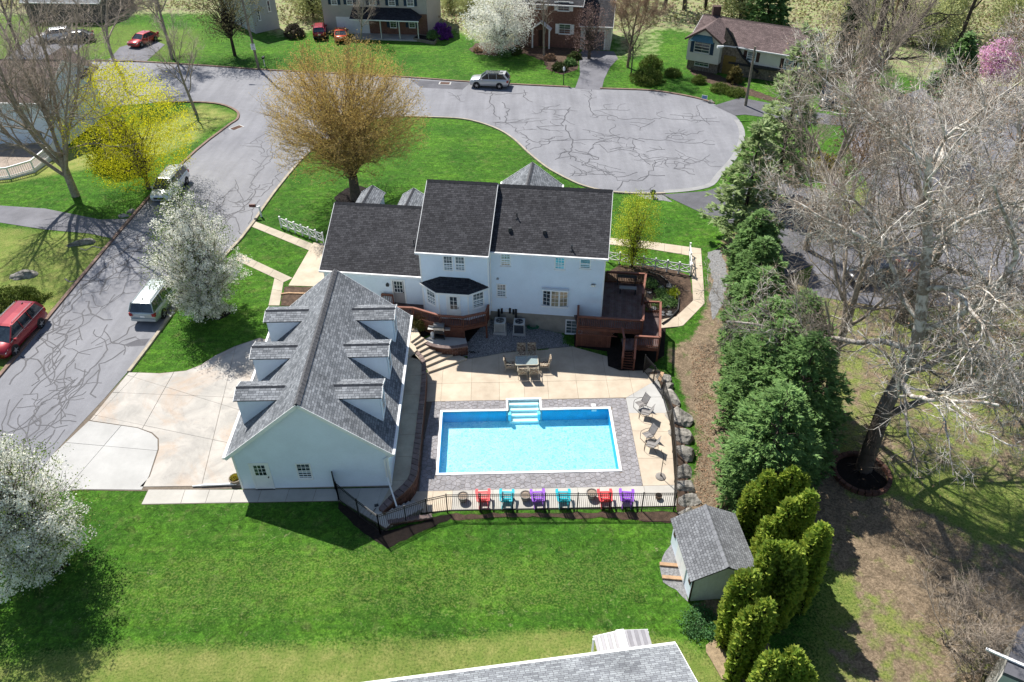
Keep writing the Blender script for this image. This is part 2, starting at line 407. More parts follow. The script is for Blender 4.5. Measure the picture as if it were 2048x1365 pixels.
m_dirt = mx(m_dirt, [(1630, 985), (1800, 985), (1960, 1080), (2120, 1090), (2120, 1420), (1920, 1300), (1740, 1210), (1640, 1120)], 1.2, 0.72)
m_dirt = mx(m_dirt, [(1700, 1200), (2120, 1180), (2200, 1460), (1600, 1460), (1640, 1290)], 1.5, 0.55)
m_dirt = mx(m_dirt, [(1370, 1200), (1500, 1195), (1560, 1330), (1500, 1365), (1440, 1270)], 0.4, 0.75)
m_dirt = mx(m_dirt, [(1360, 1035), (1385, 1035), (1380, 1075), (1350, 1080)], 0.3, 0.7)
m_dirt = mx(m_dirt, [(1550, 600), (1760, 560), (2100, 500), (2150, 900), (2100, 1000), (1800, 960), (1650, 920)], 2.0, 0.50)
m_dry = mx(m_dry, [(1450, 400), (2200, 300), (2200, 1500), (1560, 1500), (1640, 1000), (1480, 700)], 2, .55)
m_dry = mx(m_dry, [(-300, 420), (60, 360), (340, 310), (478, 230), (400, 205), (200, 290), (-300, 330)], 1.0, 0.75)
m_dry = mx(m_dry, [(-300, 440), (30, 455), (250, 470), (140, 600), (20, 740), (-300, 740)], 0.8, 0.6)
m_dry = mx(m_dry, [(-100, 1330), (250, 1290), (700, 1275), (1100, 1255), (1300, 1265), (1440, 1300), (1500, 1500), (-200, 1500)], 0.5, 0.62)
m_dry = mx(m_dry, [(60, 1180), (420, 1080), (900, 1090), (1300, 1090), (1330, 1220), (1000, 1250), (300, 1270)], 1.6, 0.30)
m_dry = mx(m_dry, [(-900, 140), (-200, 140), (240, 118), (400, 128), (420, 60), (-200, 10), (-900, 10)], 2, 0.4)
m_wood = mx(m_wood, [(-900, 40), (420, 30), (560, 75), (640, 60), (900, 60), (960, 88), (1240, 78), (1340, 60), (1700, 120), (1830, 160), (2060, 190), (2900, 190), (2900, -320), (-900, -320)], 2.5, 0.8)
m_wood = mx(m_wood, [(1200, 130), (1240, 60), (1330, 60), (1330, 110)], 1.5, 0.5)
m_dirt = np.where(GY > 150, 0, m_dirt); m_wood = np.where(GY > 150, 0.8, m_wood)

gm, nt, b = newmat('lawn_and_soil')
att = nt.nodes.new('ShaderNodeAttribute'); att.attribute_name = 'mask'
sp = nt.nodes.new('ShaderNodeSeparateColor'); nt.links.new(att.outputs['Color'], sp.inputs[0])
nbig = _noise(nt, 0.16, 5, 0.6); nmid = _noise(nt, 1.1, 5, 0.65); nfine = _noise(nt, 9.0, 4, 0.7); nblade = _noise(nt, 42.0, 3, 0.75)
# mowing streaks: noise stretched along the mower's track
tc = nt.nodes.new('ShaderNodeTexCoord'); mp = nt.nodes.new('ShaderNodeMapping'); mp.inputs['Scale'].default_value = (0.35, 2.4, 1); mp.inputs['Rotation'].default_value = (0, 0, 0.12)
nt.links.new(tc.outputs['Object'], mp.inputs['Vector']); nstr = _noise(nt, 1.0, 4, 0.6, vec=mp.outputs[0])
g = _mix(nt, (0.040, 0.122, 0.012), (0.084, 0.200, 0.018), _ramp(nt, nbig, [(0.38, 0), (0.62, 1)]))
ntuft = _noise(nt, 2.3, 7, 0.72, dist=0.9)
g = _mix(nt, g, _ramp(nt, ntuft, [(0.36, 0.42), (0.50, 1.0), (0.64, 1.65)]), 1.0, 'MULTIPLY')
g = _mix(nt, g, (0.036, 0.112, 0.014), _ramp(nt, nstr, [(0.40, 0.55), (0.62, 0)]))
g = _mix(nt, g, (0.20, 0.225, 0.075), _ramp(nt, nmid, [(0.54, 0), (0.76, 0.5)]))
g = _mix(nt, g, (0.36, 0.36, 0.19), _ramp(nt, _noise(nt, 3.6, 6, 0.78, dist=1.5), [(0.58, 0), (0.72, 0.7)]))
g = _mix(nt, g, _ramp(nt, nfine, [(0.28, 0.48), (0.72, 1.42)]), 1.0, 'MULTIPLY')
g = _mix(nt, g, _ramp(nt, nblade, [(0.28, 0.45), (0.72, 1.6)]), 1.0, 'MULTIPLY')
def thr(src, n, lo, hi):
    a = nt.nodes.new('ShaderNodeMath'); a.operation = 'ADD'; nt.links.new(src, a.inputs[0])
    m_ = nt.nodes.new('ShaderNodeMath'); m_.operation = 'MULTIPLY_ADD'; nt.links.new(n, m_.inputs[0]); m_.inputs[1].default_value = 1.3; m_.inputs[2].default_value = -0.65
    nt.links.new(m_.outputs[0], a.inputs[1]); return _ramp(nt, a.outputs[0], [(lo, 0), (hi, 1)])
dry = _mix(nt, (0.34, 0.34, 0.11), (0.19, 0.26, 0.055), _ramp(nt, nmid, [(0.35, 0), (0.65, 1)]))
dry = _mix(nt, dry, _ramp(nt, nblade, [(0.28, 0.6), (0.72, 1.4)]), 1.0, 'MULTIPLY')
g = _mix(nt, g, dry, thr(sp.outputs[1], nfine, 0.25, 0.75))
dirt = _mix(nt, (0.16, 0.12, 0.08), (0.35, 0.27, 0.185), _ramp(nt, nfine, [(0.35, 0), (0.68, 1)]))
dirt = _mix(nt, dirt, _ramp(nt, nblade, [(0.28, 0.6), (0.72, 1.45)]), 1.0, 'MULTIPLY')
dirt = _mix(nt, dirt, _ramp(nt, ntuft, [(0.34, 0.6), (0.66, 1.35)]), 1.0, 'MULTIPLY')
g = _mix(nt, g, dirt, thr(sp.outputs[0], nmid, 0.38, 0.62))
wood = _mix(nt, (0.29, 0.25, 0.16), (0.26, 0.34, 0.13), _ramp(nt, nmid, [(0.42, 0), (0.6, 1)]))
wood = _mix(nt, wood, _ramp(nt, nfine, [(0.28, 0.6), (0.72, 1.4)]), 1.0, 'MULTIPLY')
g = _mix(nt, g, wood, thr(sp.outputs[2], nmid, 0.35, 0.65))
nt.links.new(g, b.inputs['Base Color']); b.inputs['Roughness'].default_value = 0.9; b.inputs['Specular IOR Level'].default_value = 0.1
ad = nt.nodes.new('ShaderNodeMath'); ad.operation = 'ADD'; nt.links.new(nblade, ad.inputs[0]); nt.links.new(nfine, ad.inputs[1])
_bump(nt, ad.outputs[0], 1.0, 0.06, b)
GM = gm
nx, ny = len(gx), len(gy)
ii = np.arange(nx*ny).reshape(ny, nx)
GF_ = np.stack([ii[:-1, :-1], ii[:-1, 1:], ii[1:, 1:], ii[1:, :-1]], -1).reshape(-1, 4)
gme = npmesh('ground', np.stack([GX, GY, GZ], -1).reshape(-1, 3), GF_, True)
ca = gme.color_attributes.new('mask', 'FLOAT_COLOR', 'POINT')
ca.data.foreach_set('color', np.stack([m_dirt, m_dry, m_wood, np.ones_like(m_dirt)], -1).astype(np.float32).ravel())
struct('ground', gme, gm)

def smooth_line(pts, n=6, closed=False):
    """Catmull-Rom through plan points"""
    P = [np.array(p, float) for p in pts]; out = []; m = len(P)
    for i in range(m if closed else m-1):
        p0 = P[(i-1) % m] if closed or i > 0 else 2*P[0]-P[1]; p1 = P[i]; p2 = P[(i+1) % m]
        p3 = P[(i+2) % m] if closed or i+2 < m else 2*P[-1]-P[-2]
        for k in range(n):
            t = k/n; out.append(0.5*((2*p1)+(-p0+p2)*t+(2*p0-5*p1+4*p2-p3)*t*t+(-p0+3*p1-3*p2+p3)*t**3))
    if not closed: out.append(P[-1])
    return [tuple(p) for p in out]
def drape(poly, off, step=1.0, thick=0.0, hf=None):
    """a sheet over a plan polygon that follows the terrain"""
    hf = hf or hgt; n = len(poly); P = []
    for i in range(n):
        a = np.array(poly[i]); b_ = np.array(poly[(i+1) % n]); k = max(1, int(np.linalg.norm(b_-a)/step))
        for j in range(k): P.append(tuple(a+(b_-a)*j/k))
    nb = len(P); xs = [p[0] for p in P]; ys = [p[1] for p in P]
    X, Y = np.meshgrid(np.arange(min(xs)+step*0.5, max(xs), step), np.arange(min(ys)+step*0.5, max(ys), step))
    ok = inside(P, X, Y) & (edist(P, X, Y) > step*0.35)
    pts = [Vector(p) for p in P]+[Vector((a, b_)) for a, b_ in zip(X[ok], Y[ok])]
    V, E, F, *_ = delaunay_2d_cdt(pts, [], [list(range(nb))], 1, 1e-5)
    mb = MB()
    mb.v = [(p.x, p.y, hf(p.x, p.y)+off) for p in V]
    for f in F:
        a = sum(V[f[i]].x*V[f[(i+1) % len(f)]].y-V[f[(i+1) % len(f)]].x*V[f[i]].y for i in range(len(f)))
        mb.f.append(list(f) if a > 0 else list(f)[::-1]); mb.uv.append(None)
    if thick > 0:
        for i in range(nb):
            a, c = P[i], P[(i+1) % nb]
            mb.poly([(a[0], a[1], hf(*a)+off-thick), (c[0], c[1], hf(*c)+off-thick), (c[0], c[1], hf(*c)+off), (a[0], a[1], hf(*a)+off)])
    return mb
def rough_edge(poly, amp, step, seed):
    rg = random.Random(seed); out = []
    n = len(poly)
    for i in range(n):
        a = np.array(poly[i]); c = np.array(poly[(i+1) % n]); d = c-a; L = np.linalg.norm(d); k = max(1, int(L/step))
        nn = np.array([-d[1], d[0]])/(L+1e-9)
        for j in range(k): out.append(tuple(a+d*j/k+nn*rg.uniform(-amp, amp)))
    return out
def clip_half(P, a, n):
    """part of polygon P on the side of the line through a where (p-a).n >= 0"""
    out = []; m = len(P)
    for i in range(m):
        p, q = P[i], P[(i+1) % m]
        dp = (p[0]-a[0])*n[0]+(p[1]-a[1])*n[1]; dq = (q[0]-a[0])*n[0]+(q[1]-a[1])*n[1]
        if dp >= 0: out.append(p)
        if (dp >= 0) != (dq >= 0):
            t = dp/(dp-dq); out.append((p[0]+(q[0]-p[0])*t, p[1]+(q[1]-p[1])*t))
    return out
def parea(P): return 0.5*sum(P[i][0]*P[(i+1) % len(P)][1]-P[(i+1) % len(P)][0]*P[i][1] for i in range(len(P)))
def offset_line(pts, d):
    P = [np.array(p[:2], float) for p in pts]; out = []
    for i in range(len(P)):
        t = P[min(i+1, len(P)-1)]-P[max(i-1, 0)]; t /= np.linalg.norm(t)+1e-9; out.append(tuple(P[i]+np.array([-t[1], t[0]])*d))
    return out

# ------------------------------------------------------------------ streets
asph, nt, b = newmat('old_asphalt')
n1 = _noise(nt, 0.12, 5, 0.6); n2 = _noise(nt, 1.6, 5, 0.7); n3 = _noise(nt, 38, 3, 0.8)
tc = nt.nodes.new('ShaderNodeTexCoord'); mp = nt.nodes.new('ShaderNodeMapping'); mp.inputs['Scale'].default_value = (1.0, 0.09, 1); mp.inputs['Rotation'].default_value = (0, 0, -0.16)
nt.links.new(tc.outputs['Object'], mp.inputs['Vector']); ns = _noise(nt, 1.0, 4, 0.6, vec=mp.outputs[0])
c = _mix(nt, (0.188, 0.190, 0.208), (0.245, 0.247, 0.264), _ramp(nt, n1, [(0.3, 0), (0.7, 1)]))
c = _mix(nt, c, _ramp(nt, ns, [(0.3, 0.86), (0.7, 1.08)]), 1.0, 'MULTIPLY')
c = _mix(nt, c, _ramp(nt, n2, [(0.3, 0.92), (0.7, 1.06)]), 1.0, 'MULTIPLY')
c = _mix(nt, c, _ramp(nt, n3, [(0.25, 0.78), (0.75, 1.2)]), 1.0, 'MULTIPLY')
nt.links.new(c, b.inputs['Base Color']); b.inputs['Roughness'].default_value = 0.9; b.inputs['Specular IOR Level'].default_value = 0.25
_bump(nt, n3, 0.35, 0.008, b)
ASPH = asph
ASPH_D = mat('newer_asphalt', (0.125, 0.125, 0.14), 0.9, 0.2, 0.7, bump=0.3, bscale=60, fine=0.3, fscale=45)
ASPH_M = mat('worn_drive_asphalt', (0.175, 0.175, 0.195), 0.9, 0.18, 0.6, bump=0.3, bscale=60, fine=0.3, fscale=45)
CRACK = mat('crack_sealer', (0.085, 0.085, 0.095), 0.7, 0.2, 2)
KERB = mat('kerb_concrete', (0.40, 0.35, 0.27), 0.85, 0.2, 2, bump=0.2, fine=0.2)
KERB_R = mat('kerb_concrete_stained', (0.23, 0.155, 0.12), 0.85, 0.25, 2, bump=0.2, fine=0.2)

L_far = px2xy([(-420, 1240), (-120, 880), (0, 757), (130, 600), (270, 432), (395, 302), (462, 250)])
L_turn = px2xy([(462, 250), (478, 238), (474, 222), (430, 207), (330, 205), (200, 216), (60, 232), (-300, 262), (-900, 300)])
far_edge = px2xy([(-900, 150), (-300, 140), (100, 126), (240, 124), (380, 131), (520, 141), (660, 148), (820, 157), (945, 166), (1140, 176), (1200, 179), (1290, 182), (1340, 188), (1400, 200), (1450, 218), (1478, 240), (1490, 270), (1478, 310), (1445, 350), (1417, 376), (1330, 387), (1230, 385), (1170, 373), (1130, 356)])
inner = px2xy([(1130, 356), (1095, 336), (1060, 308), (1030, 280), (1000, 261), (960, 246), (920, 238), (860, 235), (800, 234), (740, 240), (690, 258)])
L_near = px2xy([(690, 258), (620, 302), (545, 388), (480, 478), (370, 593), (255, 745), (110, 905), (0, 1040), (-120, 1190), (-300, 1430)])
road_poly = smooth_line(L_far, 3)+smooth_line(L_turn, 5)[1:]+smooth_line(far_edge, 4)+smooth_line(inner, 5)[1:]+smooth_line(L_near, 3)[1:]
ROAD = struct('road', drape(road_poly, 0.02, 1.6), ASPH)
def kerb(name, line, wd, m, side=1, ht=0.13):
    """kerb stones along a line, about 3 m each"""
    a = line; o = offset_line(line, side*wd)
    L = np.cumsum([0]+[math.dist(a[i], a[i+1]) for i in range(len(a)-1)])
    ax = np.array(a); ox = np.array(o); n = max(1, int(L[-1]/3.05)); root = None; first = None
    for k in range(n):
        t0 = L[-1]*k/n+0.006; t1 = L[-1]*(k+1)/n-0.006; ts = [t0]+[l for l in L if t0 < l < t1]+[t1]
        f = lambda P, t: (np.interp(t, L, P[:, 0]), np.interp(t, L, P[:, 1]))
        pa = [f(ax, t) for t in ts]; po = [f(ox, t) for t in ts]; poly = pa+po[::-1]
        mb = MB(); mb.prism(poly, [hgt(*p)-0.1 for p in poly], [hgt(*p)+ht for p in poly])
        if root is None:
            root = struct(name, mb, m)
        else: part('kerb_stone', mb, m, root)
    return root
kerb('kerb', smooth_line(L_far, 3), 0.26, KERB_R, 1)
kerb('kerb', smooth_line(L_turn, 5)[:22], 0.26, KERB_R, 1)
fe = smooth_line(far_edge, 4)
def sub_line(line, x0, x1): return [p for p in line if x0 <= p[0] <= x1]
i1 = min(range(len(fe)), key=lambda i: math.dist(fe[i], px2xy([(1140, 176)])[0])); i2 = min(range(len(fe)), key=lambda i: math.dist(fe[i], px2xy([(1205, 179)])[0]))
i3 = min(range(len(fe)), key=lambda i: math.dist(fe[i], px2xy([(1425, 209)])[0])); i4 = min(range(len(fe)), key=lambda i: math.dist(fe[i], px2xy([(1478, 240)])[0]))
i5 = min(range(len(fe)), key=lambda i: math.dist(fe[i], px2xy([(1330, 387)])[0]))
kerb('kerb', fe[5:i1+1], 0.26, KERB_R, 1); kerb('kerb', fe[i2:i3+1], 0.28, KERB_R, 1)
apron = fe[i4:i5+1]
struct('road_apron', drape(apron+offset_line(apron, -0.6)[::-1], 0.035, 0.8), mat('apron_concrete', (.30, .30, .30), .9, .15, 1, fine=.15))
kerb('kerb', fe[i5:], 0.20, KERB, 1); kerb('kerb', smooth_line(inner, 5), 0.20, KERB, 1)
kn = smooth_line(L_near, 3)
j1 = min(range(len(kn)), key=lambda i: math.dist(kn[i], px2xy([(258, 741)])[0]))
kerb('kerb', kn[:j1+1], 0.22, KERB, 1)

def ribbon(mb, pts, wd, off):
    """a thin painted or poured line on the road"""
    P = [np.array(p) for p in pts]; L = offset_line(P, wd/2); R2 = offset_line(P, -wd/2)
    for i in range(len(P)-1):
        q = [L[i+1], L[i], R2[i], R2[i+1]]
        mb.poly([(p[0], p[1], hgt(*p)+off) for p in q])
rg = random.Random(5)
crk = MB(); _off = [0.026]
def crack(p, d, L, wd, wob, br, depth=0):
    pts = [np.array(p)]; d = np.array(d)/np.linalg.norm(d); n = max(2, int(L/0.45)); d0 = d.copy()
    for _ in range(n):
        a = rg.gauss(0, wob); d = np.array([d[0]*math.cos(a)-d[1]*math.sin(a), d[0]*math.sin(a)+d[1]*math.cos(a)])
        d = d*0.8+d0*0.2; d /= np.linalg.norm(d); q = pts[-1]+d*rg.uniform(0.3, 0.6)
        if not inside(road_poly, np.array([q[0]]), np.array([q[1]]))[0]: break
        pts.append(q)
        if depth < 2 and rg.random() < br:
            s = rg.choice((-1, 1))*rg.uniform(0.5, 1.3); dd = (d[0]*math.cos(s)-d[1]*math.sin(s), d[0]*math.sin(s)+d[1]*math.cos(s))
            crack(q, dd, L*rg.uniform(0.2, 0.5), wd*0.85, wob*1.2, br*0.6, depth+1)
    if len(pts) > 2:
        _off[0] = 0.026+(_off[0]-0.026+0.00037) % 0.006
        ribbon(crk, pts, wd*rg.uniform(0.75, 1.15), _off[0])
def crack_px(pts, wd=0.11):
    P = px2xy(pts); out = []
    for i in range(len(P)-1):
        a, c = np.array(P[i]), np.array(P[i+1]); k = max(1, int(np.linalg.norm(c-a)/0.5))
        for j in range(k): out.append(a+(c-a)*j/k+np.array([rg.gauss(0, 0.16), rg.gauss(0, 0.16)]))
    out.append(np.array(P[-1])); _off[0] = 0.026+(_off[0]-0.026+0.00037) % 0.006
    ribbon(crk, out, wd, _off[0])
    return out
main = [  # sealed cracks as they run in the photograph
 [(60, 870), (130, 790), (200, 720), (215, 690), (245, 668), (285, 640)], [(20, 770), (75, 700), (120, 640), (150, 590), (180, 560), (230, 520)],
 [(110, 655), (150, 610), (165, 575), (205, 545), (240, 510), (290, 470)], [(130, 560), (200, 563), (300, 545)], [(175, 600), (180, 632), (225, 640)], [(160, 500), (230, 490), (260, 470)],
 [(110, 700), (130, 680), (110, 640), (125, 605), (150, 590)], [(190, 790), (200, 730), (232, 715), (250, 700)], [(225, 530), (300, 540)], [(200, 590), (215, 560), (255, 520)],
 [(480, 470), (470, 430), (500, 400), (505, 360), (540, 320), (545, 290)], [(500, 400), (540, 380), (560, 340), (590, 320)], [(440, 470), (455, 430), (490, 420), (520, 370)],
 [(985, 178), (980, 200), (985, 225), (1000, 240)], [(1010, 205), (1015, 225), (1010, 245), (985, 247), (1010, 248), (1055, 245)], [(1185, 180), (1178, 210), (1185, 232)], [(1140, 215), (1125, 245), (1130, 252), (1075, 255), (1100, 262)],
 [(1180, 235), (1225, 232), (1250, 240), (1290, 238), (1370, 240), (1440, 245)], [(1130, 252), (1145, 285), (1138, 310), (1170, 330), (1195, 315), (1150, 300)], [(1045, 275), (1075, 285), (1130, 280), (1185, 280), (1260, 278), (1330, 282), (1430, 290)],
 [(1170, 330), (1205, 345), (1235, 355), (1275, 345)], [(1200, 290), (1215, 305), (1240, 300), (1270, 305), (1300, 330)], [(1270, 305), (1268, 280), (1290, 285)], [(1010, 245), (1035, 262), (1060, 280), (1050, 300)],
 [(1090, 280), (1110, 272), (1095, 290), (1060, 300)], [(1150, 340), (1145, 352), (1180, 350), (1230, 350)], [(1240, 380), (1245, 365), (1290, 362), (1300, 350), (1330, 352)], [(1300, 350), (1310, 320), (1360, 318), (1400, 325)],
 [(1395, 210), (1400, 232), (1420, 250)], [(1380, 330), (1350, 340), (1390, 350)], [(1405, 262), (1380, 270), (1330, 268)], [(960, 185), (1000, 190), (1055, 186)], [(1050, 180), (1045, 195), (1065, 205)]]
for ln in main:
    o = crack_px(ln, rg.uniform(0.075, 0.125))
    for q in o[2:-2]:
        if rg.random() < 0.20:
            a = rg.uniform(0, 2*PI); crack(q, (math.cos(a), math.sin(a)), rg.uniform(0.6, 2.2), 0.06, 0.45, 0.18, 1)
road_dir = np.array(L_far[3])-np.array(L_far[2]); road_dir /= np.linalg.norm(road_dir)
for px, py in [(80, 840), (40, 830), (140, 800), (110, 860), (60, 905), (20, 800), (215, 650), (150, 650), (240, 560), (180, 520), (320, 470), (250, 460), (420, 480), (450, 400), (400, 420), (520, 310), (470, 360), (540, 260), (90, 745), (60, 790), (150, 720), (190, 660), (520, 400), (560, 300), (35, 860), (95, 800), (130, 860), (170, 740), (100, 770), (120, 690), (200, 620), (230, 590), (280, 500), (210, 520), (180, 570), (75, 760), (110, 830), (60, 850), (150, 760), (345, 430), (430, 440), (490, 420), (460, 460), (510, 340), (170, 620), (140, 640)]:
    p = gp(px, py)[:2]; d = road_dir*rg.choice((-1, 1)); crack(p, (d[0]+rg.gauss(0, .25), d[1]+rg.gauss(0, .25)), rg.uniform(3, 7), 0.075, 0.36, 0.20)
for px, py in [(1120, 210), (1230, 250), (1180, 300), (1280, 320), (1330, 300), (1110, 320), (1390, 280), (1340, 230), (1260, 220), (1080, 220), (1420, 310), (1200, 330), (1160, 320), (1310, 370), (930, 205), (1080, 260), (1150, 250), (1165, 260), (1140, 330), (1175, 345), (1155, 315), (1190, 320), (1010, 250), (1030, 245), (1240, 270), (1280, 262), (1300, 250), (1350, 300), (1370, 260), (1220, 300)]:
    p = gp(px, py)[:2]; a = rg.uniform(0, 2*PI); crack(p, (math.cos(a), math.sin(a)), rg.uniform(2, 5), 0.07, 0.40, 0.20)
part('crack_seal', crk, CRACK, ROAD, 'dark sealed crack lines wandering over the asphalt')
pt = MB()
for poly in ([(820, 160), (940, 167), (925, 180), (842, 176)], [(250, 690), (275, 680), (300, 678), (290, 692), (262, 694)]):
    P = px2xy(poly); pt.poly([(x, y, hgt(x, y)+0.024) for x, y in P][::-1])
part('asphalt_patch', pt, ASPH_D, ROAD, 'darker patch of newer asphalt')

# asphalt drives
def sheet(name, pxp, off, m, label=None, step=1.2, rough=0.0, seed=1, kind='structure', thick=0.0):
    P = px2xy(pxp)
    if rough: P = rough_edge(P, rough, 0.35, seed)
    o = struct(name, drape(P, off, step, thick), m, label); o['kind'] = kind; return o
sheet('driveway', [(-300, 425), (0, 412), (90, 418), (200, 440), (262, 438), (225, 478), (180, 468), (90, 460), (0, 446), (-300, 440)], 0.03, ASPH_M, 'grey asphalt drive crossing the lawn left of the street')
sheet('driveway', [(1150, 178), (1160, 150), (1158, 108), (1168, 100), (1228, 104), (1236, 118), (1220, 135), (1208, 160), (1203, 181)], 0.03, ASPH_M, 'asphalt drive leading up to the single garage door')
sheet('driveway', [(1414, 383), (1445, 372), (1560, 360), (1640, 380), (1700, 440), (1650, 520), (1560, 560), (1480, 470), (1400, 425), (1325, 390)], 0.03, ASPH_D, 'dark asphalt drive at the foot of the turning circle')
sheet('driveway', [(1428, 212), (1480, 196), (1580, 215), (1700, 238), (1840, 262), (1840, 300), (1680, 252), (1600, 245), (1490, 230), (1470, 232)], 0.032, ASPH_D, 'dark asphalt drive in front of the brown roofed house')
sheet('parking_lot', [(1700, 230), (1850, 175), (2300, 170), (2300, 560), (2050, 600), (1800, 620), (1610, 590), (1640, 480), (1750, 400), (1690, 280)], 0.026, ASPH_M, 'grey asphalt parking area behind the bare sycamores')
sheet('driveway', [(10, 120), (60, 75), (130, 60), (170, 90), (120, 124)], 0.03, ASPH_M, 'asphalt drive at the upper left beside the parked white pickup')
sheet('driveway', [(215, 124), (240, 95), (300, 78), (330, 90), (290, 126)], 0.03, ASPH_M, 'asphalt drive with a parked red car at the upper left')

# ------------------------------------------------------------------ concrete drive, in cast panels
Z1 = 1.0
def flat(name, parent, polys, zt, th, m, gap=0.012, label=None):
    out = []
    for P in polys:
        if len(P) < 3 or abs(parea(P)) < 0.02: continue
        c = np.mean(np.array(P), 0)
        Q = []
        for p in P:
            d = np.array(p)-c; L = np.linalg.norm(d); Q.append(tuple(c+d*max(0.2, (L-gap)/L)))
        mb = MB(); mb.prism(Q, zt-th, zt); out.append(part(name, mb, m, parent, label))
    return out
def split(P, lines):
    """cut polygon P by infinite lines [(a, b), ...]"""
    out = [P]
    for a, b_ in lines:
        n = (-(b_[1]-a[1]), b_[0]-a[0]); nxt = []
        for q in out:
            for s in (1, -1):
                r = clip_half(q, a, (n[0]*s, n[1]*s))
                if len(r) > 2 and abs(parea(r)) > 0.03: nxt.append(r)
        out = nxt
    return out
def P1(pts, z=Z1): return [tuple(at(a, b, z)[:2]) for a, b in pts]
dbase = P1([(258, 745), (320, 747), (372, 742), (402, 730), (430, 712), (470, 693), (520, 676), (560, 690), (545, 760), (500, 960), (480, 978), (283, 983), (170, 981), (60, 985), (98, 918)])
DRIVE = struct('concrete_driveway', drape(dbase, 0.018, 1.0), JOINT)
tan_part = P1([(258, 746), (320, 748), (372, 743), (402, 731), (430, 713), (470, 694), (520, 677), (560, 691), (545, 760), (500, 955), (480, 972), (280, 975), (300, 955), (318, 900), (318, 878), (305, 866), (275, 856), (180, 842)])
new_part = P1([(178, 843), (275, 857), (304, 868), (316, 880), (316, 900), (299, 953), (284, 981), (170, 980), (62, 983), (99, 917)])
for P, lines, m in ((tan_part, [((170, 857), (330, 690)), ((283, 862), (340, 760)), ((420, 905), (470, 700)), ((230, 840), (520, 900)), ((250, 750), (540, 840)), ((560, 800), (320, 790))], CONC_D),
                    (new_part, [((150, 960), (245, 850)), ((130, 886), (320, 903))], CONC_L)):
    ln = [(P1([a])[0], P1([b_])[0]) for a, b_ in lines]
    for q in split(P, ln):
        c = np.mean(np.array(q), 0); Q = [tuple(c+(np.array(p)-c)*max(0.2, (np.linalg.norm(np.array(p)-c)-0.018)/np.linalg.norm(np.array(p)-c))) for p in q]
        mb = drape(Q, 0.04, 1.2, 0.05); part('concrete_panel', mb, m, DRIVE)
# walk behind the garage
walk = struct('path', MB().prism(P1([(283, 1010), (296, 980), (480, 980), (680, 978), (785, 975), (797, 979), (776, 998), (759, 1017), (766, 1028), (781, 1050), (772, 1058), (680, 1003)]), Z1-1.3, Z1+0.004), JOINT, 'concrete walk along the back wall of the detached garage')
wp = P1([(283, 1009), (297, 980), (480, 980), (680, 978), (785, 976), (796, 980), (775, 998), (758, 1018), (765, 1028), (780, 1050), (772, 1057), (680, 1002)])
ln = [(P1([(a, 975)])[0], P1([(a-12, 1012)])[0]) for a in (372, 421, 470, 525, 580, 634, 683, 722, 765)]
for q in split(wp, ln): flat('concrete_panel', walk, [q], Z1+0.02, 0.1, CONC)
# walks on the street side of the garage wing
def walkway(pxp, cuts, m, label, z=None, off=0.03):
    P = [tuple(gp(a, b_)[:2]) for a, b_ in pxp]; root = struct('path', drape(P, off-0.014, 0.8, 0.05), JOINT, label)
    ln = [(tuple(gp(*a)[:2]), tuple(gp(*b_)[:2])) for a, b_ in cuts]
    for q in split(P, ln):
        c = np.mean(np.array(q), 0); Q = [tuple(c+(np.array(p)-c)*max(0.2, (np.linalg.norm(np.array(p)-c)-0.014)/np.linalg.norm(np.array(p)-c))) for p in q]
        part('concrete_panel', drape(Q, off, 0.8, 0.06), m, root)
    return root
walkway([(498, 452), (506, 442), (627, 489), (619, 502)], [((540, 456), (528, 466)), ((570, 468), (560, 480)), ((600, 478), (590, 492))], CONC_W, 'concrete walk from the street past the white fence')
walkway([(470, 520), (480, 508), (585, 557), (566, 566), (556, 560)], [((515, 525), (505, 536)), ((548, 540), (538, 552))], CONC_W, 'concrete walk from the street to the paved court')
walkway([(549, 557), (567, 566), (559, 612), (537, 612)], [((545, 580), (570, 584))], CONC_W, 'short concrete walk towards the detached garage')
sheet('paved_court', [(627, 486), (645, 488), (700, 500), (700, 580), (640, 574), (577, 572)], 0.036, CONC_T, 'tan concrete court beside the garage wing', thick=0.05)
sheet('mulch_bed', [(570, 574), (640, 575), (700, 580), (690, 620), (560, 612)], 0.028, MULCH_B, 'brown mulch bed beside the detached garage', rough=0.05)
mbk = MB()
for a, b_ in (((562, 590), (577, 588)), ((577, 588), (640, 590))):
    p, q = gp(*a), gp(*b_); mbk.bar(p+np.array([0, 0, .05]), q+np.array([0, 0, .05]), 0.14, 0.12)
single('timber_edging', mbk, LUMBER, 'pale timber edging across the brown mulch bed', 'edging')
# walk on the east side of the house
walkway([(1215, 476), (1300, 484), (1402, 498), (1409, 608), (1366, 652), (1322, 657), (1322, 640), (1352, 634), (1386, 602), (1380, 512), (1300, 499), (1215, 489)],
        [((1330, 482), (1328, 508)), ((1364, 486), (1363, 512)), ((1370, 508), (1410, 508)), ((1370, 531), (1412, 532)), ((1370, 556), (1412, 557)), ((1370, 580), (1412, 582)), ((1384, 600), (1412, 612)), ((1370, 612), (1396, 632)), ((1350, 625), (1370, 660))], CONC_T, 'tan concrete walk round the east end of the house')

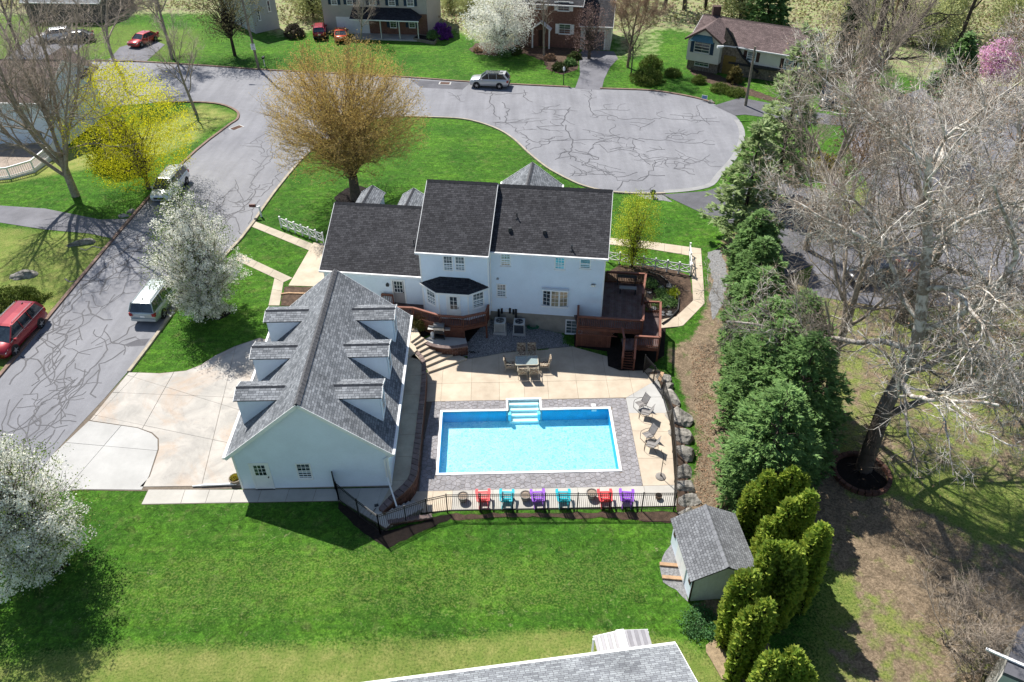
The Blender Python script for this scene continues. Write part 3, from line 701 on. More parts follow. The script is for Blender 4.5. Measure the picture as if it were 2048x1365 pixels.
# ------------------------------------------------------------------ planting beds and litter
sheet('mulch_bed', [(1215, 545), (1240, 530), (1300, 532), (1345, 540), (1380, 552), (1386, 602), (1352, 634), (1320, 640), (1300, 620), (1215, 570)], 0.015, MULCH_B, 'brown mulch bed between the wooden deck and the curved walk', rough=0.05, seed=3)
sheet('mulch_bed', [(668, 395), (690, 378), (720, 372), (745, 380), (752, 398), (735, 412), (700, 416), (675, 410)], 0.015, MULCH, 'dark mulch ring round the golden vase shaped tree', rough=0.06, seed=4)
sheet('mulch_bed', [(392, 620), (420, 612), (455, 616), (462, 628), (440, 640), (405, 636)], 0.015, MULCH, 'dark mulch ring under the white tree by the street', rough=0.05, seed=5)
sheet('mulch_bed', [(60, 1125), (95, 1108), (130, 1115), (138, 1132), (105, 1152), (70, 1148)], 0.015, MULCH, 'dark mulch ring under the white tree on the back lawn', rough=0.05, seed=6)
sheet('mulch_bed', [(678, 1004), (770, 1062), (835, 1048), (865, 1036), (900, 1030), (905, 1036), (880, 1048), (800, 1085), (776, 1098), (725, 1068), (676, 1018)], 0.018, MULCH, 'black mulch strip below the corner of the pool fence', rough=0.06, seed=7, step=0.6)
sheet('mulch_bed', [(900, 1028), (1000, 1027), (1362, 1024), (1366, 1046), (1290, 1043), (1215, 1036), (1130, 1037), (1040, 1034), (905, 1040)], 0.016, MULCH_B, 'brown mulch strip along the back of the pool fence', rough=0.08, seed=8, step=0.6)
sheet('gravel_pad', [(1345, 1085), (1368, 1080), (1376, 1205), (1352, 1180), (1325, 1165), (1318, 1135), (1325, 1115)], 0.014, GRAVEL_L, 'grey gravel pad in front of the shed doors', rough=0.05, seed=9)
sheet('gravel_bed', [(1272, 390), (1300, 384), (1325, 390), (1345, 404), (1310, 400), (1290, 398)], 0.014, GRAVEL_L, 'pale gravel corner by the stone urn', rough=0.05, seed=10)
sheet('gravel_strip', [(1415, 505), (1440, 500), (1455, 540), (1448, 610), (1425, 640), (1420, 600), (1425, 560)], 0.014, GRAVEL_L, 'thin gravel strip beside the dark hedge', rough=0.12, seed=11)
sheet('mulch_bed', [(937, 100), (950, 88), (985, 82), (1040, 84), (1085, 96), (1120, 92), (1158, 100), (1156, 140), (1125, 150), (1095, 140), (1085, 122), (1050, 108), (1000, 112), (955, 110)], 0.02, MULCH_B, 'brown mulch bed in front of the brick house', rough=0.15, seed=12)
sheet('straw_patch', [(1410, 1290), (1440, 1278), (1470, 1300), (1490, 1365), (1440, 1360), (1420, 1320)], 0.06, mat('dry_straw', (0.36, 0.27, 0.17), 0.95, 0.3, 5, bump=0.8, fine=0.4, fscale=30), 'pale straw patch beside the arborvitae', rough=0.12, seed=13)
sheet('mulch_bed', [(1370, 132), (1400, 140), (1440, 152), (1490, 175), (1560, 200), (1560, 210), (1480, 186), (1420, 168), (1385, 150)], 0.02, MULCH_B, 'narrow mulch bed along the brown roofed house', rough=0.1, seed=14)
# ================================================================== POOL TERRACE
PW, PL = POOLW, POOLL
def pf(u, v): return PF.w(u, v, 0)[:2]
hull0 = [tuple(at(a, b, 0)[:2]) for a, b in [(852, 745), (936, 717), (1005, 705.5), (1145, 693.5), (1310, 740), (1340, 830), (1353, 985), (1354, 1012), (902, 1020), (845, 1026), (820, 1000), (832, 980), (838, 880)]]
# dark bed below the joints: four plates round the pool hole
st_u0, st_u1, st_v1 = 4.20, 6.23, PL+1.02
basin = [pf(0, 0), pf(PW, 0), pf(PW, PL), pf(0, PL)]
bed = MB()
def around(poly, holes_uv):
    """split a polygon into pieces that leave rectangular holes (pool frame) free"""
    cuts_u = sorted({c for h in holes_uv for c in (h[0], h[2])}); cuts_v = sorted({c for h in holes_uv for c in (h[1], h[3])})
    ps = split(poly, [(pf(u, -9), pf(u, 20)) for u in cuts_u]+[(pf(-20, v), pf(40, v)) for v in cuts_v]); out = []
    for q in ps:
        c = np.mean(np.array(q), 0); l = PF.loc((c[0], c[1], 0))
        if not any(h[0] < l[0] < h[2] and h[1] < l[1] < h[3] for h in holes_uv): out.append(q)
    return out
HOLES = [(-0.16, -0.16, PW+0.16, PL+0.16), (st_u0-0.14, PL-0.2, st_u1+0.14, st_v1+0.14)]
for q in around(hull0, HOLES): bed.prism(q, -0.5, -0.015)
PATIO = struct('patio', bed, JOINT, 'tan concrete pool terrace')
border_out = [tuple(at(a, b, 0)[:2]) for a, b in [(864, 803.5), (1251.5, 796.5), (1286, 972), (838, 983), (848, 880)]]
# plain slabs north of the pool
def lines_uv(us, vs_): return [(pf(u, -9), pf(u, 20)) for u in us]+[(pf(-20, v), pf(40, v)) for v in vs_]
vt = PF.Z(864, 803.5, 0)[1]; vt2 = PF.Z(1251.5, 796.5, 0)[1]
north = clip_half(hull0, pf(0, vt+0.005), (PF.dy[0], PF.dy[1]))
east_pad = [tuple(at(a, b, 0)[:2]) for a, b in [(1252.5, 796.5), (1281, 779), (1296, 780), (1340, 830), (1353, 985), (1354, 1012), (1287, 974), (1286.5, 972)]]
pad_cut = [tuple(at(a, b, 0)[:2]) for a, b in [(1252, 796), (1281, 779), (1322, 781)]]
jl = []
for x, y0 in ((884, 744), (943, 731), (998.5, 714), (1048, 770), (1095, 712), (1153, 700), (1214, 715), (1262, 745)):
    a = tuple(at(x, 766, 0)[:2]); jl.append((a, tuple(np.array(a)+PF.dy[:2]*3)))
a = tuple(at(900, 767, 0)[:2]); jl.append((a, tuple(np.array(a)+PF.dx[:2]*3)))
nb_ = clip_half(clip_half(north, pad_cut[0], (-(pad_cut[1][1]-pad_cut[0][1]), pad_cut[1][0]-pad_cut[0][0])), pf(0, vt), (PF.dy[0], PF.dy[1]))
mask_pad = clip_half(north, pad_cut[0], ((pad_cut[1][1]-pad_cut[0][1]), -(pad_cut[1][0]-pad_cut[0][0])))
north_main = []
for q in split(north, jl+[(pad_cut[0], pad_cut[1])]):
    c = np.mean(np.array(q), 0)
    below = (c[0]-pad_cut[0][0])*(-(pad_cut[1][1]-pad_cut[0][1]))+(c[1]-pad_cut[0][1])*(pad_cut[1][0]-pad_cut[0][0]) < 0
    flat('patio_slab', PATIO, [q], 0.0, 0.12, CONC_L if below else CONC_T)
# east strip and south strip
ue = PF.Z(1268, 880, 0)[0]
rest = clip_half(hull0, pf(0, vt-0.005), (-PF.dy[0], -PF.dy[1]))
def right_of(P, a, b_): return clip_half(P, a, (b_[1]-a[1], -(b_[0]-a[0])))
eA, eB = border_out[2], border_out[1]
east = clip_half(rest, eA, (eB[1]-eA[1], -(eB[0]-eA[0])))
sA, sB = border_out[3], border_out[2]
east = clip_half(east, sA, (-(sB[1]-sA[1]), sB[0]-sA[0]))
for q in split(east, [(tuple(at(1258, y, 0)[:2]), tuple(at(1345, y2, 0)[:2])) for y, y2 in ((826.5, 826.5), (862, 864), (917, 917))]):
    c = np.mean(np.array(q), 0); flat('patio_slab', PATIO, [q], 0.0, 0.12, CONC_L if c[1] > at(1300, 826, 0)[1] else CONC_T)
south = clip_half(rest, sA, (sB[1]-sA[1], -(sB[0]-sA[0])))
sl = []
for x in (866, 905, 945, 986, 1028, 1072, 1116, 1156, 1200, 1243, 1290):
    a = tuple(at(x, 985, 0)[:2]); sl.append((a, tuple(np.array(a)+PF.dy[:2])))
for q in split(south, sl):
    c = np.mean(np.array(q), 0); flat('patio_slab', PATIO, [q], 0.0, 0.12, CONC if c[0] > at(905, 1000, 0)[0] else CONC_T)
# stamped concrete border: irregular stones with sunk joints
STAMP = mat('stamped_grey_concrete', (0.30, 0.29, 0.305), 0.75, 0.22, 2.5, bump=0.7, bscale=14, bdist=0.03, fine=0.22, fscale=18, rnd=0.16)
rg = random.Random(11)
seeds = []
bl = [PF.loc((*p, 0))[:2] for p in border_out]
us = [p[0] for p in bl]; vs_ = [p[1] for p in bl]
u = min(us)-0.4; row = 0
while u < max(us)+0.4:
    v = min(vs_)-0.4+(0.16 if row % 2 else 0)
    while v < max(vs_)+0.4:
        seeds.append((u+rg.uniform(-0.10, 0.10), v+rg.uniform(-0.10, 0.10))); v += 0.32
    u += 0.29; row += 1
bx = np.array(seeds); blp = [tuple(p) for p in bl]
inn = inside(blp, bx[:, 0], bx[:, 1]) | (edist(blp, bx[:, 0], bx[:, 1]) < 0.15)
def in_hole(u, v, m): return any(h[0]-m < u < h[2]+m and h[1]-m < v < h[3]+m for h in HOLES)
cells = []
for i, (u, v) in enumerate(seeds):
    if not inn[i]: continue
    if any(h[0]+0.25 < u < h[2]-0.25 and h[1]+0.25 < v < h[3]-0.25 for h in HOLES): continue
    d2 = (bx[:, 0]-u)**2+(bx[:, 1]-v)**2; nb = np.argsort(d2)[1:13]
    P = [(u-.5, v-.5), (u+.5, v-.5), (u+.5, v+.5), (u-.5, v+.5)]
    for k in nb:
        m_ = ((u+bx[k, 0])/2, (v+bx[k, 1])/2); P = clip_half(P, m_, (u-bx[k, 0], v-bx[k, 1]))
        if len(P) < 3: break
    if len(P) < 3: continue
    for k in range(len(blp)):
        a, b_ = blp[k], blp[(k+1) % len(blp)]; s = 1 if parea(blp) > 0 else -1
        P = clip_half(P, a, (-(b_[1]-a[1])*s, (b_[0]-a[0])*s))
        if len(P) < 3: break
    if len(P) < 3: continue
    # keep clear of the pool: clip on the side the seed lies on
    for h in HOLES:
        c = np.mean(np.array(P), 0)
        if any(h[0] < p[0] < h[2] and h[1] < p[1] < h[3] for p in P) or (h[0] < c[0] < h[2] and h[1] < c[1] < h[3]):
            opts = [((h[0], 0), (-1, 0)), ((h[2], 0), (1, 0)), ((0, h[1]), (0, -1)), ((0, h[3]), (0, 1))]
            best = max((clip_half(P, a, n) for a, n in opts), key=lambda q: abs(parea(q)) if len(q) > 2 else 0); P = best
            if len(P) < 3: break
    if len(P) > 2 and abs(parea(P)) > 0.006: cells.append(P)
cells.sort(key=lambda P: -abs(parea(P))*(CH/(CH+PF.w(P[0][0], P[0][1], 0)[1]))**2)
rs = MB()
for i, P in enumerate(cells):
    c = np.mean(np.array(P), 0); Q = []; T = []
    for p in P:
        d = np.array(p)-c; L = np.linalg.norm(d); Q.append(pf(*(c+d*max(0.3, (L-0.009)/L)))); T.append(pf(*(c+d*max(0.3, (L-0.028)/L))))
    z = rg.uniform(-0.004, 0.004); mb = rs if i >= 300 else MB()
    if parea(Q) < 0: Q = Q[::-1]; T = T[::-1]
    n = len(Q)
    mb.poly([(*t, z) for t in T])
    for k in range(n):
        mb.poly([(*Q[k], z-0.010), (*Q[(k+1) % n], z-0.010), (*T[(k+1) % n], z), (*T[k], z)]); mb.poly([(*Q[k], -0.05), (*Q[(k+1) % n], -0.05), (*Q[(k+1) % n], z-0.010), (*Q[k], z-0.010)])
    if i < 300: part('stamped_stone', mb, STAMP, PATIO)
part('stamped_stone', rs, STAMP, PATIO, kind='stuff')

# ------------------------------------------------------------------ the pool itself
lin, nt, b = newmat('liner_floor_painted_caustics')
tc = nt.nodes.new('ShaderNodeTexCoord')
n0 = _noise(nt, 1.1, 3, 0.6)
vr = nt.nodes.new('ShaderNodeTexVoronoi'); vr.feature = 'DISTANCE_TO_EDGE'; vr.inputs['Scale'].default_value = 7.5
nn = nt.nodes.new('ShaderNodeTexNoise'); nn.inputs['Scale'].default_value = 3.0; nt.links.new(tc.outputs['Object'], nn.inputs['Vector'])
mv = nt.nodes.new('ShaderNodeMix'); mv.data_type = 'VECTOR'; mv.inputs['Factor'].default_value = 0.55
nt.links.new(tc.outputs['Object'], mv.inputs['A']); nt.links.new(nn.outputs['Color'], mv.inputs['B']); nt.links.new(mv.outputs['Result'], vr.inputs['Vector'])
c = _mix(nt, (0.52, 0.84, 0.90), (0.15, 0.56, 0.74), _ramp(nt, vr.outputs['Distance'], [(0.0, 0), (0.34, 1)]))  # caustic light from the ripples painted into the floor colour as pale cell edges
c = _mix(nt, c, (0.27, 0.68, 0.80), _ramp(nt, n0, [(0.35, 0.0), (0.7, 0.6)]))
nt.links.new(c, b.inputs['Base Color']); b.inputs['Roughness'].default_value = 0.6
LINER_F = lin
LINER_W = mat('pool_liner_wall', (0.0, 0.40, 0.70), 0.5, 0.12, 2)
COPING = mat('white_pool_coping', (0.84, 0.85, 0.85), 0.4, 0.04, 3)
STEPM = mat('white_pool_step', (0.80, 0.88, 0.88), 0.4, 0.04, 3)
wm, nt, b = newmat('pool_water')
out = nt.nodes['Material Output']; nt.nodes.remove(b)
tr = nt.nodes.new('ShaderNodeBsdfTransparent'); tr.inputs['Color'].default_value = (0.78, 0.96, 0.995, 1)
gl = nt.nodes.new('ShaderNodeBsdfGlossy'); gl.inputs['Roughness'].default_value = 0.04
fr = nt.nodes.new('ShaderNodeFresnel'); fr.inputs['IOR'].default_value = 1.33
ms = nt.nodes.new('ShaderNodeMixShader'); bp = nt.nodes.new('ShaderNodeBump'); bp.inputs['Strength'].default_value = 0.55; bp.inputs['Distance'].default_value = 0.05
nt.links.new(_noise(nt, 7.5, 3, 0.55, dist=0.6), bp.inputs['Height'])
for n in (gl, fr): nt.links.new(bp.outputs[0], n.inputs['Normal'])
nt.links.new(fr.outputs[0], ms.inputs[0]); nt.links.new(tr.outputs[0], ms.inputs[1]); nt.links.new(gl.outputs[0], ms.inputs[2]); nt.links.new(ms.outputs[0], out.inputs[0])
WATER = wm
PD = 0.92
pxf = lambda u, v, z: PF.w(u, v, z)
POOL = thing('swimming_pool', 'rectangular in-ground swimming pool with bright blue water and white corner steps', 'pool', PF.w(0, 0, 0))
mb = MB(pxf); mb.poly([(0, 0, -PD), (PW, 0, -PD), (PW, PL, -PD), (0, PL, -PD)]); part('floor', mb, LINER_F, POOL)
mb = MB(pxf)
mb.box(-0.12, -0.12, -PD-0.05, 0, PL+0.12, -0.02).box(PW, -0.12, -PD-0.05, PW+0.12, PL+0.12, -0.02).box(0, -0.12, -PD-0.05, PW, 0, -0.02)
mb.box(0, PL, -PD-0.05, st_u0, PL+0.12, -0.02).box(st_u1, PL, -PD-0.05, PW, PL+0.12, -0.02); part('liner_wall', mb, LINER_W, POOL)
mb = MB(pxf); mb.box(st_u0-0.12, PL, -PD-0.05, st_u0, st_v1+0.12, -0.02).box(st_u1, PL, -PD-0.05, st_u1+0.12, st_v1+0.12, -0.02).box(st_u0, st_v1, -PD-0.05, st_u1, st_v1+0.12, -0.02)
part('step_wall', mb, STEPM, POOL)
def rrect(u0, v0, u1, v1, r, n=5):
    out = []
    for cx, cy, a0 in ((u1-r, v1-r, 0), (u0+r, v1-r, PI/2), (u0+r, v0+r, PI), (u1-r, v0+r, 1.5*PI)):
        for k in range(n+1): a = a0+PI/2*k/n; out.append((cx+r*math.cos(a), cy+r*math.sin(a)))
    return out
ins = [(0, 0), (PW, 0), (PW, PL), (st_u1, PL), (st_u1, st_v1), (st_u0, st_v1), (st_u0, PL), (0, PL)]
ous = [(-0.15, -0.15), (PW+0.15, -0.15), (PW+0.15, PL+0.15), (st_u1+0.13, PL+0.15), (st_u1+0.13, st_v1+0.13), (st_u0-0.13, st_v1+0.13), (st_u0-0.13, PL+0.15), (-0.15, PL+0.15)]
mb = MB(pxf)
for k in range(8):
    a, b_, c, d = ins[k], ins[(k+1) % 8], ous[(k+1) % 8], ous[k]
    mb.poly([(*a, .035), (*d, .035), (*c, .035), (*b_, .035)][::-1]); mb.poly([(*d, -.05), (*c, -.05), (*c, .035), (*d, .035)]); mb.poly([(*a, -.05), (*a, .035), (*b_, .035), (*b_, -.05)][::-1])
part('coping', mb, COPING, POOL)
for k in range(4):
    mb = MB(pxf); v1 = st_v1-0.02-k*0.30; mb.box(st_u0+0.06, v1-0.30-(0.06 if k == 3 else 0), -PD-0.02, st_u1-0.06, v1, -0.16-0.185*k)
    part('pool_step', mb, STEPM, POOL)
SSM = mat('pale_blue_step_side', (0.12, 0.60, 0.80), 0.4, 0.05)
for s in (st_u0-0.02, st_u1-0.16): part('step_side', MB(pxf).box(s, PL-0.28, -0.62, s+0.18, PL+0.02, -0.10), SSM, POOL)
mb = MB(pxf); n1_, n2_ = 60, 30
mb.poly([(0, 0, -.115), (PW, 0, -.115), (PW, PL, -.115), (0, PL, -.115)]); mb.poly([(st_u0, PL, -.115), (st_u1, PL, -.115), (st_u1, st_v1, -.115), (st_u0, st_v1, -.115)])
part('water', mb, WATER, POOL)
a = PF.Z(1187, 811, 0); mb = MB(pxf); mb.lathe((a[0], a[1], 0.002), [(0.16, 0), (0.16, 0.012), (0.15, 0.016)], 4); 
single('skimmer_lid', MB(pxf).box(a[0]-.14, a[1]-.12, 0.006, a[0]+.14, a[1]+.12, 0.02), COPING, 'white square skimmer lid set in the stamped pool border', 'lid')
mb = MB(pxf); mb.box(a[0]-.16, PL-0.012, -.20, a[0]+.16, PL-0.002, -.04); part('skimmer_mouth', mb, COPING, POOL)

# ------------------------------------------------------------------ retaining wall beside the garage, steps at both ends
def block_wall(root, line, z0f, z1f, th, m, course=0.15, blk=0.40, side=1, jitter=0.012, seed=1):
    """courses of blocks along a plan polyline; faces towards side"""
    rg = random.Random(seed); L = np.cumsum([0]+[math.dist(line[i], line[i+1]) for i in range(len(line)-1)]); A = np.array(line)
    o = np.array(offset_line(line, side*th)); f = lambda P, t: np.array([np.interp(t, L, P[:, 0]), np.interp(t, L, P[:, 1])])
    zmin = min(z0f(t/L[-1]) for t in L); zmax = max(z1f(t/L[-1]) for t in L); z = zmin; r = 0
    while z < zmax-0.03:
        t = -blk*(0.5 if r % 2 else 0)
        while t < L[-1]:
            a, c = max(0, t), min(L[-1], t+blk); t += blk
            if c-a < 0.05: continue
            mid = (a+c)/2/L[-1]; lo, hi = z0f(mid), z1f(mid)
            if z+course*0.5 < lo or z+course*0.5 > hi: continue
            j = rg.uniform(0, jitter); a += 0.006; c -= 0.006
            p, q, p2, q2 = f(A, a), f(A, c), f(o, a), f(o, c); n = (p2-p)/np.linalg.norm(p2-p)
            mb = MB(); mb.prism([tuple(p-n*j), tuple(q-n*j), tuple(q2), tuple(p2)], z+0.005, min(z+course, hi+0.02)-0.005); part('wall_block', mb, m, root)
        z += course; r += 1
def cap_row(root, inner_l, outer_l, zf, th, m, n, seed=1):
    rg = random.Random(seed); A = np.array(inner_l); B = np.array(outer_l)
    def par(P):
        L = np.cumsum([0]+[math.dist(P[i], P[i+1]) for i in range(len(P)-1)]); return L/L[-1]
    LA, LB = par(A), par(B); f = lambda P, L, t: (np.interp(t, L, P[:, 0]), np.interp(t, L, P[:, 1]))
    for k in range(n):
        g = 0.0016; t0, t1 = k/n+g, (k+1)/n-g
        mb = MB(); z = zf((t0+t1)/2)+rg.uniform(-.004, .004)
        mb.prism([f(A, LA, t0), f(A, LA, t1), f(B, LB, t1), f(B, LB, t0)], z-th, z); part('cap_stone', mb, m, root)
ZW = 1.12
def AZ(pts, z): return [tuple(at(a, b, z)[:2]) for a, b in pts]
cap_out = AZ([(836, 702), (845, 711), (851, 722), (853, 742), (851, 775), (847, 820), (842, 870), (837, 920), (835, 942), (831, 957), (822, 971), (808, 985), (786, 1003), (764, 1024)], ZW)
cap_in = AZ([(830, 706), (838, 715), (843, 728), (843, 746), (841, 778), (836, 820), (830, 870), (823, 922), (821, 940), (817, 954), (809, 965), (797, 977), (775, 996), (757, 1016)], ZW)
cap_out = smooth_line(cap_out, 3); cap_in = smooth_line(cap_in, 3)
RW = thing('retaining_wall', 'curved red brown block retaining wall with mauve cap stones beside the garage walk', 'retaining wall', (*cap_out[0], 0))
core = MB(); core.prism(offset_line(cap_out, -0.06)+cap_in[::-1], -0.1, ZW-0.09) if False else None
ci = offset_line(cap_out, -0.10)
def seg_prism(mb, A, B, z0, z1):
    for i in range(len(A)-1): mb.prism([A[i], A[i+1], B[i+1], B[i]], z0, z1)
core = MB(); seg_prism(core, offset_line(cap_out, -0.16), cap_in, -0.1, ZW-0.085); part('wall_core', core, BRICKW, RW)
Ltot = sum(math.dist(cap_out[i], cap_out[i+1]) for i in range(len(cap_out)-1))
block_wall(RW, offset_line(cap_out, -0.03), lambda t: -0.02, lambda t: ZW-0.09, 0.14, BRICKW, 0.17, 0.42, -1, seed=2)
cap_row(RW, cap_in, cap_out, lambda t: ZW, 0.09, CAPSTONE, int(Ltot/0.42), seed=3)
# walk between wall and garage: one prism bed with cast panels
gA = [GF.w(8.24, v, 0)[:2] for v in (-0.6, 3, 6, 9, 12.17)]
wk = [AZ([(820, 640)], 1.05)[0]]
walk_poly = [GF.w(8.16, -0.1, 0)[:2], GF.w(8.16, 12.3, 0)[:2]]+AZ([(812, 712), (829, 704)], 1.05)+[p for p in cap_in[1:]]
walk_poly = [p for p in walk_poly]
WALK2 = struct('path', MB().prism(walk_poly, -0.2, 1.03), JOINT, 'narrow concrete walk between the detached garage and the retaining wall')
cl = [(GF.w(7, v, 0)[:2], GF.w(12, v-0.05, 0)[:2]) for v in (0.4, 2.2, 4.0, 5.8, 7.6, 9.4, 11.0)]
for q in split(walk_poly, cl): flat('concrete_panel', WALK2, [q], 1.05, 0.08, CONC_W)

def steps(root, edges, zs, m, back):
    """treads: each edge is a nosing line (left px, right px) given with its height"""
    pts = [(np.array(at(*l, z)[:2]), np.array(at(*r, z)[:2])) for (l, r), z in zip(edges, zs)]
    pts.append(back)
    for k in range(len(zs)):
        (l0, r0), (l1, r1) = pts[k], pts[k+1]; e = 0.03
        l1e = l1+(l1-l0)*e; r1e = r1+(r1-r0)*e
        mb = MB(); mb.prism([tuple(l0), tuple(r0), tuple(r1e), tuple(l1e)], -0.1, zs[k]); part('step', mb, m, root)
STN = thing('garden_steps', 'flight of tan concrete steps climbing from the pool terrace to the garage walk', 'steps', at(880, 720, 0))
ed = [((857, 744), (934, 717.5)), ((852.5, 732), (914, 706)), ((850, 720.5), (892, 702)), ((846, 711.5), (878, 696.5)), ((838, 703.5), (866, 689)), ((831.5, 695.5), (856, 682.5)), ((825.6, 689.8), (848, 676)), ((820.5, 684.6), (840, 670.5))]
zs = [0.15*(k+1) for k in range(8)]
steps(STN, ed, zs, CONC_T, (np.array(at(812, 640, 1.2)[:2]), np.array(at(826, 640, 1.2)[:2])))
mb = MB(); mb.prism(AZ([(817, 714), (833.7, 701), (830, 692), (820, 684), (822, 668), (814, 664), (806, 690)], 1.2), 0.9, 1.2); part('landing', mb, CONC_T, STN)
STS = thing('garden_steps', 'short flight of grey concrete steps going down to the pool behind the garage', 'steps', at(805, 1020, 0.5))
ed = [((826, 1000), (846, 1016)), ((817, 1002), (838, 1019)), ((808, 1006), (829, 1023)), ((799, 1010), (821, 1028)), ((785, 1016), (805, 1035))]
zs = [0.17, 0.34, 0.51, 0.68, 0.84]
steps(STS, ed, zs, CONC, (np.array(at(764, 1030, 1.0)[:2]), np.array(at(780, 1050, 1.0)[:2])))
# low outer wall of those steps
LW = thing('retaining_wall', 'low red brown block wall holding the steps along the black fence', 'retaining wall', at(830, 1040, 0))
lo = AZ([(777, 1052), (800, 1045), (835, 1034), (864, 1026)], 0.85); 
block_wall(LW, lo, lambda t: -0.2+0.2*(1-t), lambda t: 0.98-0.55*t, 0.20, BRICKW, 0.16, 0.40, 1, seed=8)
cap_row(LW, offset_line(lo, 0.24), offset_line(lo, -0.03), lambda t: 1.06-0.55*t, 0.08, CAPSTONE, 8, 5)

# grill pad with its curved block wall
ZG = 0.86
pad_out = smooth_line(AZ([(842, 681), (851, 687), (863, 692), (880, 695.5), (900, 697), (918, 695), (936, 691.5)], ZG), 3)
pad_back = AZ([(930, 672), (905, 667), (880, 666), (866, 668), (852, 676)], ZG)
GPD = struct('grill_terrace', MB().prism(pad_out+pad_back, -0.1, ZG-0.06), CONC_L, 'small raised concrete pad in front of the kitchen deck')
GW = thing('retaining_wall', 'curved red brown block wall holding up the grill pad', 'retaining wall', (*pad_out[9], 0))
block_wall(GW, offset_line(pad_out, -0.02), lambda t: 0.05, lambda t: ZG-0.09, 0.16, BRICKW, 0.15, 0.36, 1, seed=12)
cap_row(GW, offset_line(pad_out, 0.27), offset_line(pad_out, -0.03), lambda t: ZG, 0.085, CAPSTONE, 11, 6)
# gravel bed sloping down from the house wall
def bed_h(x, y):
    l = HF.loc((x, y, 0)); z0 = 0.78-0.16*max(0, l[0]); t = min(1, max(0, -l[1]/3.0)); return z0*(1-t)+0.02
gb = [HF.w(-0.2, -0.05, 0)[:2], HF.w(6.0, -0.05, 0)[:2]]+AZ([(1156, 693), (1145, 692), (1090, 698), (1005, 706), (975, 712), (936, 718)], 0.02)+AZ([(934, 706), (937, 690)], 0.2)+[HF.w(-1.4, -2.2, 0)[:2]]
ob = struct('gravel_bed', drape(gb, 0.02, 0.45, 0.2, bed_h), GRAVEL, 'grey gravel bed sloping down from the house wall to the terrace')
rg = random.Random(21); peb = MB(); gxs = [p[0] for p in gb]; gys = [p[1] for p in gb]; k = 0
PX = np.random.RandomState(3).uniform(min(gxs), max(gxs), 9000); PY = np.random.RandomState(4).uniform(min(gys), max(gys), 9000); okp = inside(gb, PX, PY)
for x, y in zip(PX[okp], PY[okp]):
    s = rg.uniform(0.022, 0.06); z = bed_h(x, y)+0.02; a = rg.uniform(0, PI); e = rg.uniform(.6, 1)
    pts = [(x+s*math.cos(a+t)*(1 if j % 2 else e), y+s*math.sin(a+t)*e, z) for j, t in enumerate((0, PI/2, PI, 1.5*PI))]
    top = (x+rg.uniform(-.3, .3)*s, y+rg.uniform(-.3, .3)*s, z+s*0.8)
    for j in range(4): peb.poly([pts[j], pts[(j+1) % 4], top])
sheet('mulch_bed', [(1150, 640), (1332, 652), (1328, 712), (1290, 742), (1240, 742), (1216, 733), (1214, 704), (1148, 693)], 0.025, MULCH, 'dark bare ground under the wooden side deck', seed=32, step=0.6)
single('river_pebbles', peb, mat('pebble_stones', (0.42, 0.42, 0.43), 0.85, 0.6, 14, fine=0.5, fscale=30), 'loose grey pebbles on the bed below the house wall', 'pebbles', kind='stuff')
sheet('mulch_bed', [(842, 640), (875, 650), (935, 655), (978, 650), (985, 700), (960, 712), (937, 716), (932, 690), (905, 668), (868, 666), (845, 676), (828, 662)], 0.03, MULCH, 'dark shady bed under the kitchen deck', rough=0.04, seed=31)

sheet('leaf_strip', [(1292, 748), (1318, 740), (1345, 780), (1362, 830), (1372, 900), (1378, 1000), (1374, 1028), (1352, 1024), (1354, 985), (1348, 905), (1342, 835), (1312, 748)], 0.05, MULCH_B, 'brown leaf strewn strip between the pool fence and the boulders', rough=0.05, seed=41, step=0.6)
sheet('mulch_bed', [(1292, 548), (1320, 555), (1345, 575), (1358, 603), (1352, 628), (1325, 645), (1322, 605), (1292, 595)], 0.04, MULCH, 'black oval bed with grey stones beside the wooden deck', rough=0.05, seed=42, step=0.6)
single('bed_edging', MB().tube([gp(*p)+np.array([0, 0, .12]) for p in ((1296, 546), (1322, 555), (1346, 575), (1358, 600), (1356, 622), (1340, 640), (1324, 650))], .06, 8), BLACKPL, 'black curved edging round the oval stone bed', 'edging')
rg = random.Random(55); SB = mat('wet_grey_stone', (.17, .175, .18), .6, .5, 3, fine=.3)
for k in range(26):
    p = gp(rg.uniform(1298, 1350), rg.uniform(560, 636)); o = bmesh.new(); bmesh.ops.create_icosphere(o, subdivisions=1, radius=rg.uniform(.10, .26))
    for v in o.verts: v.co = Vector((v.co.x*rg.uniform(.8, 1.4), v.co.y*rg.uniform(.7, 1.1), v.co.z*.5))
    me = bpy.data.meshes.new('bed_stone'); o.to_mesh(me); o.free(); single('bed_stone', me, SB, 'grey stone lying in the black oval bed', 'stone', 'grey stones in the oval bed', base=(p[0], p[1], p[2]+.06))
